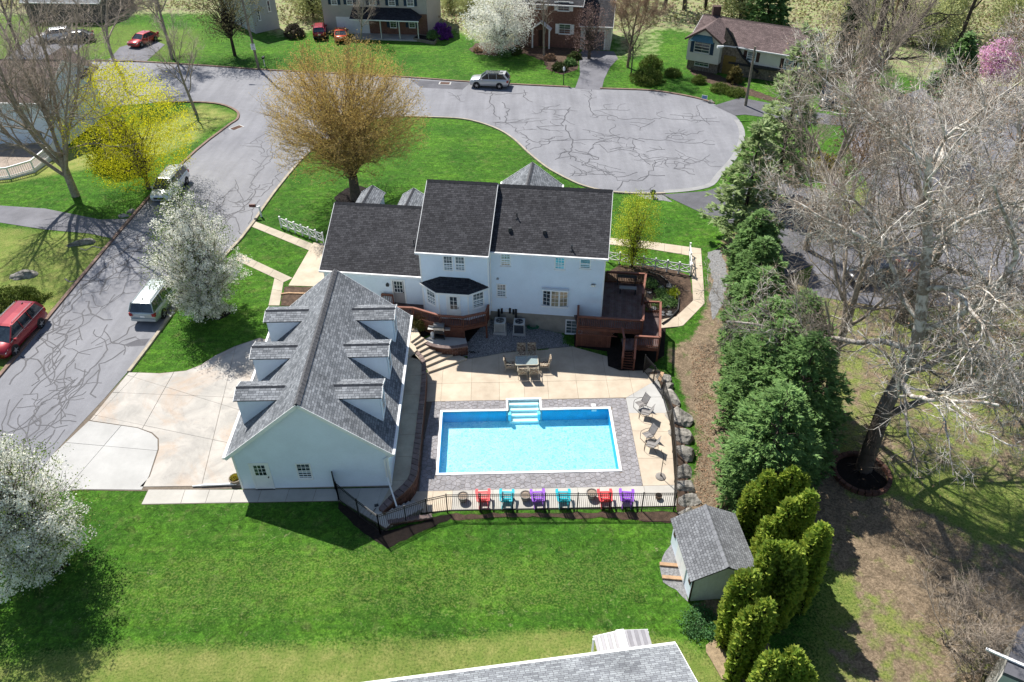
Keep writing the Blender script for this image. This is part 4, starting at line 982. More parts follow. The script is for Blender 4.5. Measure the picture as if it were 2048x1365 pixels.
# boulders along the east edge
def boulder(mbn, c, sx, sy, sz, seed, rot=0.0):
    rg = random.Random(seed); bm = bmesh.new(); bmesh.ops.create_icosphere(bm, subdivisions=3, radius=1)
    planes = [Vector((rg.gauss(0, 1), rg.gauss(0, 1), rg.gauss(0.2, 0.8))).normalized() for _ in range(11)]; ds = [rg.uniform(0.50, 0.85) for _ in planes]
    from mathutils import noise as mno
    for v in bm.verts:
        p = v.co.copy()
        for n, d in zip(planes, ds):
            e = p.dot(n)-d
            if e > 0: p -= n*e*0.92
        p *= 1+0.10*mno.noise(p*2.3+Vector((seed, 0, 0)))+0.09*mno.noise(p*6+Vector((0, seed, 0)))
        v.co = p
    ca, sa = math.cos(rot), math.sin(rot)
    for v in bm.verts:
        x, y, z = v.co.x*sx, v.co.y*sy, v.co.z*sz; v.co = (x*ca-y*sa, x*sa+y*ca, z)
    me = bpy.data.meshes.new(mbn); bm.to_mesh(me); bm.free(); me.polygons.foreach_set('use_smooth', [False]*len(me.polygons)); return me
bl = [(1322, 752, .55, .6, .4, 'flat brown boulder below the deck stair, first of the stone row'), (1333, 772, .45, .55, .4, 'small sunlit boulder at the head of the stone row'), (1340, 792, .6, .8, .45, 'long mottled boulder near the head of the stone row'),
      (1354, 828, .85, .85, .55, 'largest squarish boulder in the row beside the pool fence'), (1357, 868, .6, .9, .5, 'long narrow boulder just south of the largest one'), (1366, 904, .55, .75, .5, 'brown topped boulder halfway along the stone row'),
      (1366, 944, .62, .55, .45, 'rounded grey boulder in the lower half of the stone row'), (1371, 972, .55, .6, .45, 'grey boulder next after the rounded one'), (1370, 1000, .6, .7, .45, 'pale jagged boulder near the foot of the stone row'), (1372, 1022, .45, .45, .35, 'last small pale boulder beside the shed roof')]
for k, (px, py, a, b_, c, lab) in enumerate(bl):
    p = at(px+3, py, 0.15); o = single('boulder', boulder('boulder', None, a*1.15, b_*1.2, c*1.25, 40+k, 0.2*k), ROCK, lab, 'boulder', 'boulders along the pool fence', base=(p[0], p[1], -0.12))
pb = MB(); p, q = at(1318, 763, .55), at(1325, 745, .55); pb.bar(p, q, .22, .06); single('timber_offcut', pb, LUMBER, 'pale timber offcut lying on the boulders near the deck stair', 'timber')
lr = [(52, 553, 1.2, .7, .45, 'pale broken boulder by the hedge on the lawn across the street'), (166, 487, 1.3, .55, .45, 'long grey boulder at the corner of the asphalt drive'), (246, 433, .6, .35, .3, 'flat boulder pair half at the kerb on the left lawn'), (262, 425, .45, .3, .3, 'small boulder nearest the parked white car'), (1421, 206, .45, .35, .4, 'round stone beside the small yard sign')]
for k, (px, py, a, b_, c, lab) in enumerate(lr):
    p = gp(px, py); single('boulder', boulder('boulder', None, a, b_, c, 70+k, R_(18)), ROCK, lab, 'boulder', base=(p[0], p[1], p[2]+0.05))
# ================================================================== BUILDING HELPERS
class Wall:
    """a vertical wall between plan points A and B; outside is on the right when walking from A to B"""
    def __init__(s, A, B):
        s.A = np.array(A[:2], float); s.B = np.array(B[:2], float); d = s.B-s.A; s.L = np.linalg.norm(d); s.d = d/s.L; s.n = np.array([s.d[1], -s.d[0]])
    def xf(s, a, o, z): p = s.A+s.d*a+s.n*o; return (p[0], p[1], z)
    def s_of(s, px, py):
        """(along, height) of a photo pixel on this wall"""
        n = np.array([s.n[0], s.n[1], 0]); r = ray(px, py); t = ((np.array([*s.A, 0])-_O) @ n)/(r @ n); P = _O+t*r
        return float((P[:2]-s.A) @ s.d), float(P[2])
def siding(wall, shape, course=0.16, lip=0.03, z_from=None, flatm=False):
    """lapped boards over a wall outline given as (along, height)"""
    mb = MB(wall.xf); zs = [p[1] for p in shape]; z = min(zs) if z_from is None else z_from; zt = max(zs)
    if parea(shape) < 0: shape = shape[::-1]
    mb.poly([(p[0], 0, p[1]) for p in shape])
    while z < zt-1e-4:
        P = clip_half(clip_half(shape, (0, z), (0, 1)), (0, z+course-.016), (0, -1))
        if len(P) > 2:
            f = lambda p: (p[0], lip*(1-(p[1]-z)/course)+0.002, p[1])
            mb.poly([f(p) for p in P])
            lo = [p for p in P if abs(p[1]-z) < 1e-6]
            if len(lo) >= 2:
                a, c = min(p[0] for p in lo), max(p[0] for p in lo); mb.poly([(a, 0, z), (c, 0, z), (c, lip+.002, z), (a, lip+.002, z)][::-1])
        z += course
    return mb
def face(wall, shape, o=0.0):
    if parea(shape) < 0: shape = shape[::-1]
    return MB(wall.xf).poly([(p[0], o, p[1]) for p in shape])
def window(parent, wall, s0, s1, z0, z1, cols=3, rows=4, glass=None, tw=0.08, hung=True, sill=True, trim=None, name='window', proud=0.05, mun=0.022, label=None):
    trim = trim or W_TRIM; glass = glass or GLASS
    mb = MB(wall.xf)
    mb.box(s0-tw, 0, z1, s1+tw, proud, z1+tw).box(s0-tw, 0, z0-tw, s1+tw, proud, z0).box(s0-tw, 0, z0, s0, proud, z1).box(s1, 0, z0, s1+tw, proud, z1)
    f = part(name, mb, trim, parent, label)
    zm = (z0+z1)/2; 
    if hung:
        part('pane', MB(wall.xf).box(s0, 0.0, zm, s1, 0.030, z1), glass, f); part('pane', MB(wall.xf).box(s0, 0.0, z0, s1, 0.022, zm), glass, f)
        part('meeting_rail', MB(wall.xf).box(s0, 0.0, zm-0.025, s1, 0.044, zm+0.025), trim, f)
    else: part('pane', MB(wall.xf).box(s0, 0.0, z0, s1, 0.026, z1), glass, f)
    if cols > 1 or rows > 1:
        g = MB(wall.xf); h = mun/2
        for k in range(1, cols): x = s0+(s1-s0)*k/cols; g.box(x-h, 0.0, z0+.001, x+h, 0.036, z1-.001)
        for k in range(1, rows):
            z = z0+(z1-z0)*k/rows
            if hung and abs(z-zm) < 0.03: continue
            g.box(s0+.001, 0.0, z-h, s1-.001, 0.039, z+h)
        part('muntin', g, trim, f)
    if sill: part('sill', MB(wall.xf).box(s0-tw-.02, 0, z0-tw-.04, s1+tw+.02, proud+.05, z0-tw), trim, f)
    return f
def door(parent, wall, s0, s1, z0, z1, m, cols=3, rows=3, lite=(0.15, 0.55, 0.85, 0.95), glass=None, trim=None, tw=0.10, label=None, knob=1):
    trim = trim or W_TRIM; glass = glass or GLASS
    fr = MB(wall.xf); fr.box(s0-tw, 0, z0, s0, .06, z1+tw).box(s1, 0, z0, s1+tw, .06, z1+tw).box(s0, 0, z1, s1, .06, z1+tw); part('door_frame', fr, trim, parent)
    d = part('door', MB(wall.xf).box(s0, 0, z0+.02, s1, .035, z1), m, parent, label)
    w_, h_ = s1-s0, z1-z0
    a, c, e, g = s0+w_*lite[0], s0+w_*lite[2], z0+h_*lite[1], z0+h_*lite[3]
    part('pane', MB(wall.xf).box(a, .02, e, c, .043, g), glass, d)
    mu = MB(wall.xf)
    for k in range(1, cols): x = a+(c-a)*k/cols; mu.box(x-.014, .02, e, x+.014, .053, g)
    for k in range(1, rows): z = e+(g-e)*k/rows; mu.box(a, .02, z-.014, c, .050, z+.014)
    mu.box(a-.03, .02, e-.03, a, .055, g+.03).box(c, .02, e-.03, c+.03, .055, g+.03).box(a, .02, e-.03, c, .055, e).box(a, .02, g, c, .055, g+.03); part('muntin', mu, trim, d)
    x = s1-.08 if knob > 0 else s0+.08; part('handle', MB(wall.xf).box(x-.03, .03, z0+.95, x+.03, .10, z0+1.01), DKMETAL, d)
    part('threshold', MB(wall.xf).box(s0-tw, 0, z0-.03, s1+tw, .09, z0+.02), DKMETAL, d)
    return d
def roof_plane(parent, pts, m, th=0.13, name='roof', label=None):
    """pts: eave left, eave right, ridge right, ridge left (extra points allowed) in world coordinates"""
    P = [np.array(p, float) for p in pts]; e = P[1]-P[0]; e /= np.linalg.norm(e); n = np.zeros(3)
    for i in range(len(P)): n += np.cross(P[i], P[(i+1) % len(P)])
    n /= np.linalg.norm(n); n = n if n[2] > 0 else -n
    s = np.cross(n, e); s = s if s[2] > 0 else -s
    return part(name, MB().slab(P, th, lambda p: (float((p-P[0]) @ e), float((p-P[0]) @ s))), m, parent, label)
def tri_uv_roof(parent, name, faces, m):
    """thin roof faces (hips of small roofs) with uv per face"""
    mb = MB()
    for pts in faces:
        P = [np.array(p, float) for p in pts]; e = P[1]-P[0]; e /= np.linalg.norm(e); n = np.cross(P[1]-P[0], P[2]-P[0]); n /= np.linalg.norm(n)
        if n[2] < 0: n = -n
        s = np.cross(n, e); mb.slab(P, 0.06, lambda p: (float((p-P[0]) @ e), float((p-P[0]) @ s)))
    return part(name, mb, m, parent)
def ridge_cap(parent, a, b_, m, wd=0.30, name='ridge_cap'):
    a, b_ = np.array(a, float), np.array(b_, float); d = b_-a; L = np.linalg.norm(d); d /= L; si = np.cross(d, (0, 0, 1)); si /= np.linalg.norm(si)
    mb = MB(); n = max(2, int(L/0.3))
    for k in range(n):
        p, q = a+d*L*k/n, a+d*L*(k+1)/n; h = 0.014
        for s in (1, -1):
            Q = [p+np.array([0, 0, .07+h]), q+np.array([0, 0, .07]), q+si*s*wd/2-np.array([0, 0, wd*0.28]), p+si*s*wd/2-np.array([0, 0, wd*0.28-h])]
            mb.poly(Q if s < 0 else Q[::-1]); mb.poly([Q[0], Q[3], Q[3]-np.array([0, 0, h]), Q[0]-np.array([0, 0, h])])
    return part(name, mb, m, parent)

# ================================================================== DETACHED GARAGE
gW, gL, gZ, gE, gR, gO = 8.2425, 12.1746, 0.985, 3.740, 7.505, 0.36
gs = (gR-gE)/(gW/2+gO)
def g_(u, v, z): return GF.w(u, v, z)
zroof = lambda u: gR-gs*abs(u-gW/2)
GAR = thing('detached_garage', 'long white detached garage with grey shingle roof and six dormers', 'garage', g_(gW/2, gL/2, gZ))
wS = Wall(g_(0, 0, 0), g_(gW, 0, 0)); wE = Wall(g_(gW, 0, 0), g_(gW, gL, 0)); wN = Wall(g_(gW, gL, 0), g_(0, gL, 0)); wW = Wall(g_(0, gL, 0), g_(0, 0, 0))
zt = zroof(0)-0.17
part('wall', siding(wS, [(0, gZ+.12), (gW, gZ+.12), (gW, zt), (gW/2, gR-.17), (0, zt)], 0.17), W_SID, GAR)
part('wall', siding(wN, [(0, gZ+.12), (gW, gZ+.12), (gW, zt), (gW/2, gR-.17), (0, zt)], 0.17), W_SID, GAR)
part('wall', siding(wE, [(0, gZ+.12), (gL, gZ+.12), (gL, zt), (0, zt)], 0.17), W_SID, GAR); part('wall', siding(wW, [(0, gZ+.12), (gL, gZ+.12), (gL, zt), (0, zt)], 0.17), W_SID, GAR)
f = MB(); f.prism([g_(-.015, -.015, 0)[:2], g_(gW+.015, -.015, 0)[:2], g_(gW+.015, gL+.015, 0)[:2], g_(-.015, gL+.015, 0)[:2]], gZ-1.2, gZ+.125); part('foundation', f, FOUND, GAR)
for u, v in ((0, 0), (gW, 0), (gW, gL), (0, gL)): c = g_(u, v, 0); part('corner_board', MB().box(c[0]-.055, c[1]-.055, gZ+.13, c[0]+.055, c[1]+.055, zt-.02), W_TRIM, GAR)
fo = 0.17
for s in (0, 1):
    u0 = -gO if s == 0 else gW+gO; um = gW/2
    pts = [g_(u0, -fo, gE), g_(u0, gL+fo, gE), g_(um, gL+fo, gR), g_(um, -fo, gR)]
    roof_plane(GAR, pts, ROOF_G, 0.13, label='long grey shingle slope facing %s' % ('the street' if s == 0 else 'the pool'))
    for v in (-fo, gL+fo):
        e = 0.02*(1 if v > 0 else -1); part('rake_board', MB().bar(g_(u0, v+e, gE-.10), g_(um, v+e, gR-.10), 0.03, 0.20), W_TRIM, GAR)
    mb = MB(); uu = u0-.06 if s == 0 else u0+.06
    mb.bar(g_(uu, -fo-.03, gE-.03), g_(uu, gL+fo+.03, gE-.03), .13, .12); part('gutter', mb, W_METAL, GAR)
    sf = MB(); ua, ub = (u0, 0) if s == 0 else (gW, u0); sf.poly([g_(ua, 0, gE-.16), g_(ub, 0, gE-.16), g_(ub, gL, gE-.16), g_(ua, gL, gE-.16)][::-1]); part('soffit', sf, W_TRIM, GAR)
ridge_cap(GAR, g_(gW/2, -fo, gR), g_(gW/2, gL+fo, gR), CAP_G, 0.36)
for s in (1, 0):
    for v0 in (1.82, 5.33, 8.86):
        wd = 1.34; ze, zr = 6.14, 6.40; uf = 7.94 if s else gW-7.94; ov = 0.13; sg = 1 if s else -1
        ub = lambda z: gW/2+sg*(gR-z)/gs      # where a level line meets the big roof
        d = part('dormer', siding(Wall(g_(uf, v0, 0), g_(uf, v0+wd, 0)) if s else Wall(g_(uf, v0+wd, 0), g_(uf, v0, 0)), [(0, zroof(uf)-.05), (wd, zroof(uf)-.05), (wd, ze-.03), (wd/2, zr-.06), (0, ze-.03)], 0.12), W_SID, GAR)
        for v, out in ((v0, -1), (v0+wd, 1)):
            a, c = g_(ub(ze)-0.0, v, 0), g_(uf, v, 0)
            w_ = Wall(a, c) if (out < 0) == (s == 1) else Wall(c, a); L = w_.L; zb = zroof(uf)-.03
            shp = [(0, ze-.03), (L, ze-.03), (L, zb)] if ((out < 0) == (s == 1)) else [(0, zb), (0, ze-.03), (L, ze-.03)]
            part('dormer_side', siding(w_, shp, 0.12, z_from=zb), W_SID, d)
        uo = uf+sg*0.14; vm = v0+wd/2
        for v in (v0-ov, v0+wd+ov):
            zz = ze; pts = [g_(ub(zz)-sg*.05, v, zz), g_(uo, v, zz), g_(uo, vm, zr), g_(ub(zr)-sg*.05, vm, zr)]
            roof_plane(d, pts, ROOF_G, 0.08, 'dormer_roof')
        ridge_cap(d, g_(ub(zr), vm, zr), g_(uo, vm, zr), CAP_G, 0.22)
        wf = Wall(g_(uf, v0, 0), g_(uf, v0+wd, 0)) if s else Wall(g_(uf, v0+wd, 0), g_(uf, v0, 0))
        fr = MB(wf.xf); z0, z1 = 4.62, 5.72
        fr.box(.30, 0, z0, .37, .05, z1).box(wd-.37, 0, z0, wd-.30, .05, z1).box(.30, 0, z1, wd-.30, .05, z1+.07).box(.30, 0, z0-.07, wd-.30, .05, z0).box(.37, 0, (z0+z1)/2-.02, wd-.37, .045, (z0+z1)/2+.02); part('dormer_window', fr, W_TRIM, d)
        part('pane', MB(wf.xf).box(.37, 0, z0, wd-.37, .03, z1), GLASS, d)
        rk = MB(); rk.bar(g_(uo+sg*.012, v0-ov, ze-.05), g_(uo+sg*.012, vm, zr-.05), .024, .12); rk.bar(g_(uo+sg*.012, v0+wd+ov, ze-.05), g_(uo+sg*.012, vm, zr-.05), .024, .12); part('rake_board', rk, W_TRIM, d)
a, z0 = wS.s_of(516, 978.5); b_, _ = wS.s_of(547.5, 977)
door(GAR, wS, a, b_, gZ+.06, gZ+2.08, W_TRIM, 3, 3, (.16, .56, .84, .95))
a, z1 = wS.s_of(593, 928.5); b_, z0 = wS.s_of(624, 954.5)
window(GAR, wS, a, b_, z0, z1, 3, 4)
mb = MB(); c0 = np.array(g_(gW+.30, -.14, gE-.1)); c1 = np.array(g_(gW-.14, -.10, gE-.45)); mb.bar(c0, c1, .08, .08); mb.bar(c1, np.array([*c1[:2], gZ+.9]), .085, .085)
e = at(794, 1017, 0.75); mb.bar(np.array([*c1[:2], gZ+.9]), np.array([e[0], e[1], 0.9]), .085, .085); part('downspout', mb, W_METAL, GAR, 'white downspout running over the wall to the steps')
mb = MB()
for uu in (-.05,): mb.bar(g_(-.05, gL*.5, gE-.2), g_(-.05, gL*.5, gZ+.1), .08, .08)
part('downspout', mb, W_METAL, GAR)
for v0 in (1.0, 4.6, 8.2):                                      # overhead doors towards the drive
    dm = MB(wW.xf); s0 = gL-v0-2.75
    for k in range(4): dm.box(s0, 0, gZ+.13+.55*k, s0+2.75, .04, gZ+.13+.55*k+.535)
    part('garage_door', dm, W_TRIM, GAR)

# ================================================================== MAIN HOUSE
def h_(u, v, z): return HF.w(u, v, z)
HOU = thing('house', 'large white house with dark shingle roof beside the swimming pool', 'house', h_(0, 4, 1.6))
zb = 1.58
# east wing
eE, eR_, vR = 6.75, 9.38, 4.2
we = Wall(h_(-0.0, 0, 0), h_(7.83, 0, 0)); ee = Wall(h_(7.83, 0, 0), h_(7.83, 8.6, 0)); ne = Wall(h_(7.83, 8.6, 0), h_(0, 8.6, 0)); sl_e = (eR_-eE)/(vR+.4)
ztE = eE+sl_e*.4-.15
part('wall', siding(we, [(0, zb), (7.83, zb), (7.83, ztE), (0, ztE)], 0.145), W_SID, HOU)
part('wall', siding(ee, [(0, zb), (8.6, zb), (8.6, ztE-.1), (4.2, eR_-.16), (0, ztE)], 0.145), W_SID, HOU)
part('wall', siding(ne, [(0, zb), (7.83, zb), (7.83, ztE-.1), (0, ztE-.1)], 0.145), W_SID, HOU)
roof_plane(HOU, [h_(.10, -.4, eE), h_(8.02, -.4, eE), h_(8.02, vR, eR_), h_(.10, vR, eR_)], ROOF_D)
roof_plane(HOU, [h_(.10, 9.0, eE-.12), h_(8.02, 9.0, eE-.12), h_(8.02, vR, eR_), h_(.10, vR, eR_)], ROOF_D)
ridge_cap(HOU, h_(.12, vR, eR_), h_(8.02, vR, eR_), CAP_D, .34)
def eave_trim(u0, u1, v, z, dn=.13):
    mb = MB(); mb.bar(h_(u0, v-.06, z-.04), h_(u1, v-.06, z-.04), .12, .12); part('gutter', mb, W_METAL, HOU)
    mb = MB(); mb.poly([h_(u0, v, z-.16), h_(u1, v, z-.16), h_(u1, v+.42, z-.16), h_(u0, v+.42, z-.16)]); part('soffit', mb, W_TRIM, HOU)
eave_trim(.12, 8.04, -.4, eE)
for v, z in ((-.4, eE-.1), (9.0, eE-.2)): part('rake_board', MB().bar(h_(8.04, v, z), h_(8.04, vR, eR_-.1), .03, .2), W_TRIM, HOU)
# kitchen wing
vW = -.7; kE, kR, kv = 6.80, 9.66, 3.8; sl_k = (kR-kE)/(kv-vW+.4)
wk_ = Wall(h_(-4.66, vW, 0), h_(0.0, vW, 0)); wkr = Wall(h_(0, vW, 0), h_(0, .02, 0)); wkl = Wall(h_(-4.66, 8.4, 0), h_(-4.66, vW, 0)); wkr2 = Wall(h_(-.001, vW, 0), h_(-.001, 8.4, 0))
ztK = kE+sl_k*.4-.15
part('wall', siding(wk_, [(0, 1.72), (4.66, 1.72), (4.66, ztK), (0, ztK)], 0.145), W_SID, HOU)
kv1 = 8.4-vW
part('wall', siding(wkl, [(0, 1.7), (kv1, 1.7), (kv1, ztK), (8.4-kv, kR-.16), (0, ztK-.1)], 0.145), W_SID, HOU)
part('wall', siding(wkr2, [(0, 1.7), (kv1, 1.7), (kv1, ztK-.1), (kv-vW, kR-.16), (0, ztK)], 0.145), W_SID, HOU)
roof_plane(HOU, [h_(-4.84, vW-.4, kE), h_(.12, vW-.4, kE), h_(.12, kv, kR), h_(-4.84, kv, kR)], ROOF_D)
roof_plane(HOU, [h_(-4.84, 8.7, kE-.12), h_(.12, 8.7, kE-.12), h_(.12, kv, kR), h_(-4.84, kv, kR)], ROOF_D)
ridge_cap(HOU, h_(-4.84, kv, kR), h_(.12, kv, kR), CAP_D, .34)
eave_trim(-4.86, .13, vW-.4, kE)
for u in (-4.86, .138):
    for v, z in ((vW-.4, kE-.1), (8.7, kE-.2)): part('rake_board', MB().bar(h_(u, v, z), h_(u, kv, kR-.1), .03, .2), W_TRIM, HOU)
# garage wing
qE, qR, qv = 4.33, 7.06, 4.6; qu0, qu1 = -11.95, -4.66; sl_q = (qR-qE)/(qv+.35)
wq = Wall(h_(qu0, 0, 0), h_(qu1, 0, 0)); wql = Wall(h_(qu0, 9.2, 0), h_(qu0, 0, 0)); ztQ = qE+sl_q*.35-.15
part('wall', siding(wq, [(0, 1.3), (qu1-qu0, 1.3), (qu1-qu0, ztQ), (0, ztQ)], 0.145), W_SID, HOU)
part('wall', siding(wql, [(0, 1.3), (9.2, 1.3), (9.2, ztQ), (4.6, qR-.16), (0, ztQ)], 0.145), W_SID, HOU)
wqn = Wall(h_(qu1, 9.2, 0), h_(qu0, 9.2, 0)); part('wall', siding(wqn, [(0, 1.2), (qu1-qu0, 1.2), (qu1-qu0, ztQ), (0, ztQ)], 0.145), W_SID, HOU)
roof_plane(HOU, [h_(qu0-.18, -.35, qE), h_(qu1+.0, -.35, qE), h_(qu1+.0, qv, qR), h_(qu0-.18, qv, qR)], ROOF_D)
roof_plane(HOU, [h_(qu0-.18, 9.55, qE), h_(qu1+.0, 9.55, qE), h_(qu1+.0, qv, qR), h_(qu0-.18, qv, qR)], ROOF_D)
ridge_cap(HOU, h_(qu0-.18, qv, qR), h_(qu1, qv, qR), CAP_D, .34)
eave_trim(qu0-.2, qu1-.02, -.35, qE)
mb = MB(); mb.bar(h_(qu0-.20, -.35, qE-.1), h_(qu0-.20, qv, qR-.1), .03, .2); mb.bar(h_(qu0-.20, 9.55, qE-.1), h_(qu0-.20, qv, qR-.1), .03, .2); part('rake_board', mb, W_TRIM, HOU)
# street side dormers of the garage wing and the entrance gable
for pk, lo in (((745, 371.5), 0), ((827.5, 377), 0)):
    zr = 6.75; l = HF.Z(*pk, zr); um, vf = l[0], l[1]; hw = 0.95; ze = zr-.62
    vb = lambda z: qv+(qR-z)/sl_q
    d = part('dormer', siding(Wall(h_(um+hw-.12, vf-.15, 0), h_(um-hw+.12, vf-.15, 0)), [(0, 4.4), (2*hw-.24, 4.4), (2*hw-.24, ze-.02), (hw-.12, zr-.1), (0, ze-.02)], .145), W_SID, HOU)
    for sg in (-1, 1):
        roof_plane(d, [h_(um+sg*hw, vf, ze), h_(um+sg*hw, vb(ze)-.1, ze), h_(um, vb(zr)-.1, zr), h_(um, vf, zr)], ROOF_G, .08, 'dormer_roof')
        a, c = h_(um+sg*(hw-.12), vf-.15, 0), h_(um+sg*(hw-.12), vb(ze-.3), 0); w_ = Wall(c, a) if sg > 0 else Wall(a, c)
        part('dormer_side', face(w_, [(0, 4.6), (w_.L, 4.6), (w_.L, ze), (0, ze)]), W_SID, d)
        rk = MB(); rk.bar(h_(um+sg*hw, vf+.02, ze-.04), h_(um, vf+.02, zr-.04), .024, .14); part('rake_board', rk, W_TRIM, d)
    ridge_cap(d, h_(um, vf, zr), h_(um, vb(zr), zr), CAP_G, .22)
zr = 8.35; l = HF.Z(1065, 325.5, zr); um, vf = l[0], l[1]; hw = 2.35; ze = 6.6
vb = lambda z: vR+(eR_-z)/sl_e
for sg in (-1, 1):
    roof_plane(HOU, [h_(um+sg*hw, vf, ze), h_(um+sg*hw, vb(ze)+.1, ze), h_(um, vb(zr)-.3, zr), h_(um, vf, zr)], ROOF_G, .12, 'entrance_roof')
    mb = MB(); mb.bar(h_(um+sg*hw, vf+.02, ze-.08), h_(um, vf+.02, zr-.08), .03, .2); mb.bar(h_(um+sg*(hw+.05), vf, ze-.03), h_(um+sg*(hw+.05), 9.0, ze-.03), .12, .11); part('rake_board', mb, W_TRIM, HOU)
ridge_cap(HOU, h_(um, vf, zr), h_(um, vb(zr), zr), CAP_G, .28)
wpn = Wall(h_(um+hw-.3, vf-.3, 0), h_(um-hw+.3, vf-.3, 0)); part('wall', siding(wpn, [(0, 1.2), (2*hw-.6, 1.2), (2*hw-.6, ze), (hw-.3, zr-.2), (0, ze)], .145), W_SID, HOU)
for sg in (-1, 1):
    a, c = h_(um+sg*(hw-.3), vf-.3, 0), h_(um+sg*(hw-.3), 8.6, 0); w_ = Wall(c, a) if sg > 0 else Wall(a, c); part('wall', siding(w_, [(0, 1.2), (w_.L, 1.2), (w_.L, ze), (0, ze)], .145), W_SID, HOU)
# foundation
mb = MB(); mb.prism([h_(0, .03, 0)[:2], h_(7.80, .03, 0)[:2], h_(7.80, 8.57, 0)[:2], h_(0, 8.57, 0)[:2]], -.6, zb+.01); mb.prism([h_(-4.63, -.67, 0)[:2], h_(-.02, -.67, 0)[:2], h_(-.02, 8.3, 0)[:2], h_(-4.63, 8.3, 0)[:2]], .2, 1.74); mb.prism([h_(qu0+.03, .03, 0)[:2], h_(qu1, .03, 0)[:2], h_(qu1, 9.17, 0)[:2], h_(qu0+.03, 9.17, 0)[:2]], .3, 1.32)
part('foundation', mb, FOUND, HOU)
for u, v, z in ((7.83, 0, eE), (0.02, -.7, kE), (-4.66, -.7, kE), (qu0, 0, qE), (.05, 0.0, eE)): c = h_(u, v, 0); part('corner_board', MB().box(c[0]-.05, c[1]-.05, 1.75 if z > 5 else 1.35, c[0]+.05, c[1]+.05, z-.12), W_TRIM, HOU)
# windows by their place in the photograph
def win_px(wall, p, q, cols, rows, glass, **k):
    a, z1 = wall.s_of(*p); c, z0 = wall.s_of(*q); return window(HOU, wall, a+.03, c-.03, z0, z1, cols, rows, glass, **k)
z4 = lambda x, y: (800+x/6.827, 500+y/6.827)
z3 = lambda x, y: (1000+x/5.055, 340+y/5.055)
win_px(we, z4(1380, 40), z4(1505, 210), 3, 4, GLASS_T); win_px(we, z4(1325, 470), z4(1445, 632), 3, 4, GLASS_L); win_px(we, z3(560, 882), z3(650, 1000), 3, 4, GLASS_C, label='white framed window with a bright cyan blind'); win_px(we, z3(815, 903), z3(910, 992), 1, 2, GLASS)
a, z1 = we.s_of(*z3(434, 1200)); c, z0 = we.s_of(1135, 610.5); n3 = (c-a)/3
bw = MB(we.xf); bw.box(a-.06, 0, z1, c+.06, .30, z1+.10).box(a-.06, 0, z0-.10, c+.06, .30, z0); BOW = part('bow_window', bw, W_TRIM, HOU)
for k in range(3):
    o0, o1 = ((.10, .24), (.24, .24), (.24, .10))[k]; A_ = we.xf(a+n3*k, o0, 0); B_ = we.xf(a+n3*(k+1), o1, 0); ww = Wall(A_, B_)
    part('pane', MB(ww.xf).box(.04, -.02, z0, ww.L-.04, .01, z1), GLASS_T if k else GLASS, BOW)
    g = MB(ww.xf); g.box(0, -.03, z0, .05, .04, z1).box(ww.L-.05, -.03, z0, ww.L, .04, z1)
    for j in range(1, 2): x = ww.L*j/2; g.box(x-.01, 0, z0, x+.01, .025, z1)
    for j in range(1, 4): z = z0+(z1-z0)*j/4; g.box(.05, 0, z-.01, ww.L-.05, .022, z+.01)
    part('muntin', g, W_TRIM, BOW)
a, z1 = we.s_of(1133, 640.5); c, z0 = we.s_of(1154, 669); window(HOU, we, a+.02, c+.3, z0+.10, z1-.02, 3, 4, GLASS_L, label='basement window low in the foundation wall')
win_px(wk_, z4(590, 85), z4(722, 278), 3, 4, GLASS_L, sill=False); win_px(wk_, z4(752, 90), z4(885, 283), 3, 4, GLASS_L, sill=False)
# bay with the kitchen door
zk = 1.75; vB = -1.50; zbt = 4.10
bl_ = [h_(-4.60, vW, 0), h_(-3.36, vB, 0), h_(-1.32, vB, 0), h_(-.06, vW, 0)]
bws = [Wall(bl_[i], bl_[i+1]) for i in range(3)]
BAY = part('bay', siding(bws[1], [(0, zk), (bws[1].L, zk), (bws[1].L, zbt), (0, zbt)], .145), W_SID, HOU)
for k in (0, 2): part('bay_side', siding(bws[k], [(0, zk), (bws[k].L, zk), (bws[k].L, zbt), (0, zbt)], .145), W_SID, BAY)
mb = MB()
for k in (1, 2): c = bl_[k]; mb.box(c[0]-.05, c[1]-.05, zk, c[0]+.05, c[1]+.05, zbt)
part('corner_board', mb, W_TRIM, BAY)
for k in (0, 2):
    ws_ = bws[k]; s0 = ws_.L*.5-.36; window(BAY if False else HOU, ws_, s0, s0+.72, zk+.95, zk+2.10, 3, 4, GLASS_L)
a, _ = bws[1].s_of(*z4(680, 880)); c, _ = bws[1].s_of(*z4(800, 885)); mid = (a+c)/2
door(HOU, bws[1], mid-.40, mid+.40, zk+.02, zk+2.02, W_TRIM, 2, 3, (.22, .42, .82, .94), glass=GLASS, label='white kitchen door with a six pane light')
ov = .28; ro = [h_(-4.84, vW-.02, zbt), h_(-3.48, vB-ov, zbt), h_(-1.20, vB-ov, zbt), h_(.08, vW-.02, zbt)]; ri = [h_(-3.36, vW-.02, zbt+.62), h_(-1.34, vW-.02, zbt+.62)]
tri_uv_roof(HOU, 'bay_roof', [[ro[0], ro[1], ri[0]], [ro[1], ro[2], ri[1], ri[0]], [ro[2], ro[3], ri[1]]], ROOF_DB)
mb = MB()
for k in range(3): mb.bar(np.array(ro[k])-[0, 0, .09], np.array(ro[k+1])-[0, 0, .09], .05, .13)
part('bay_fascia', mb, W_TRIM, HOU)
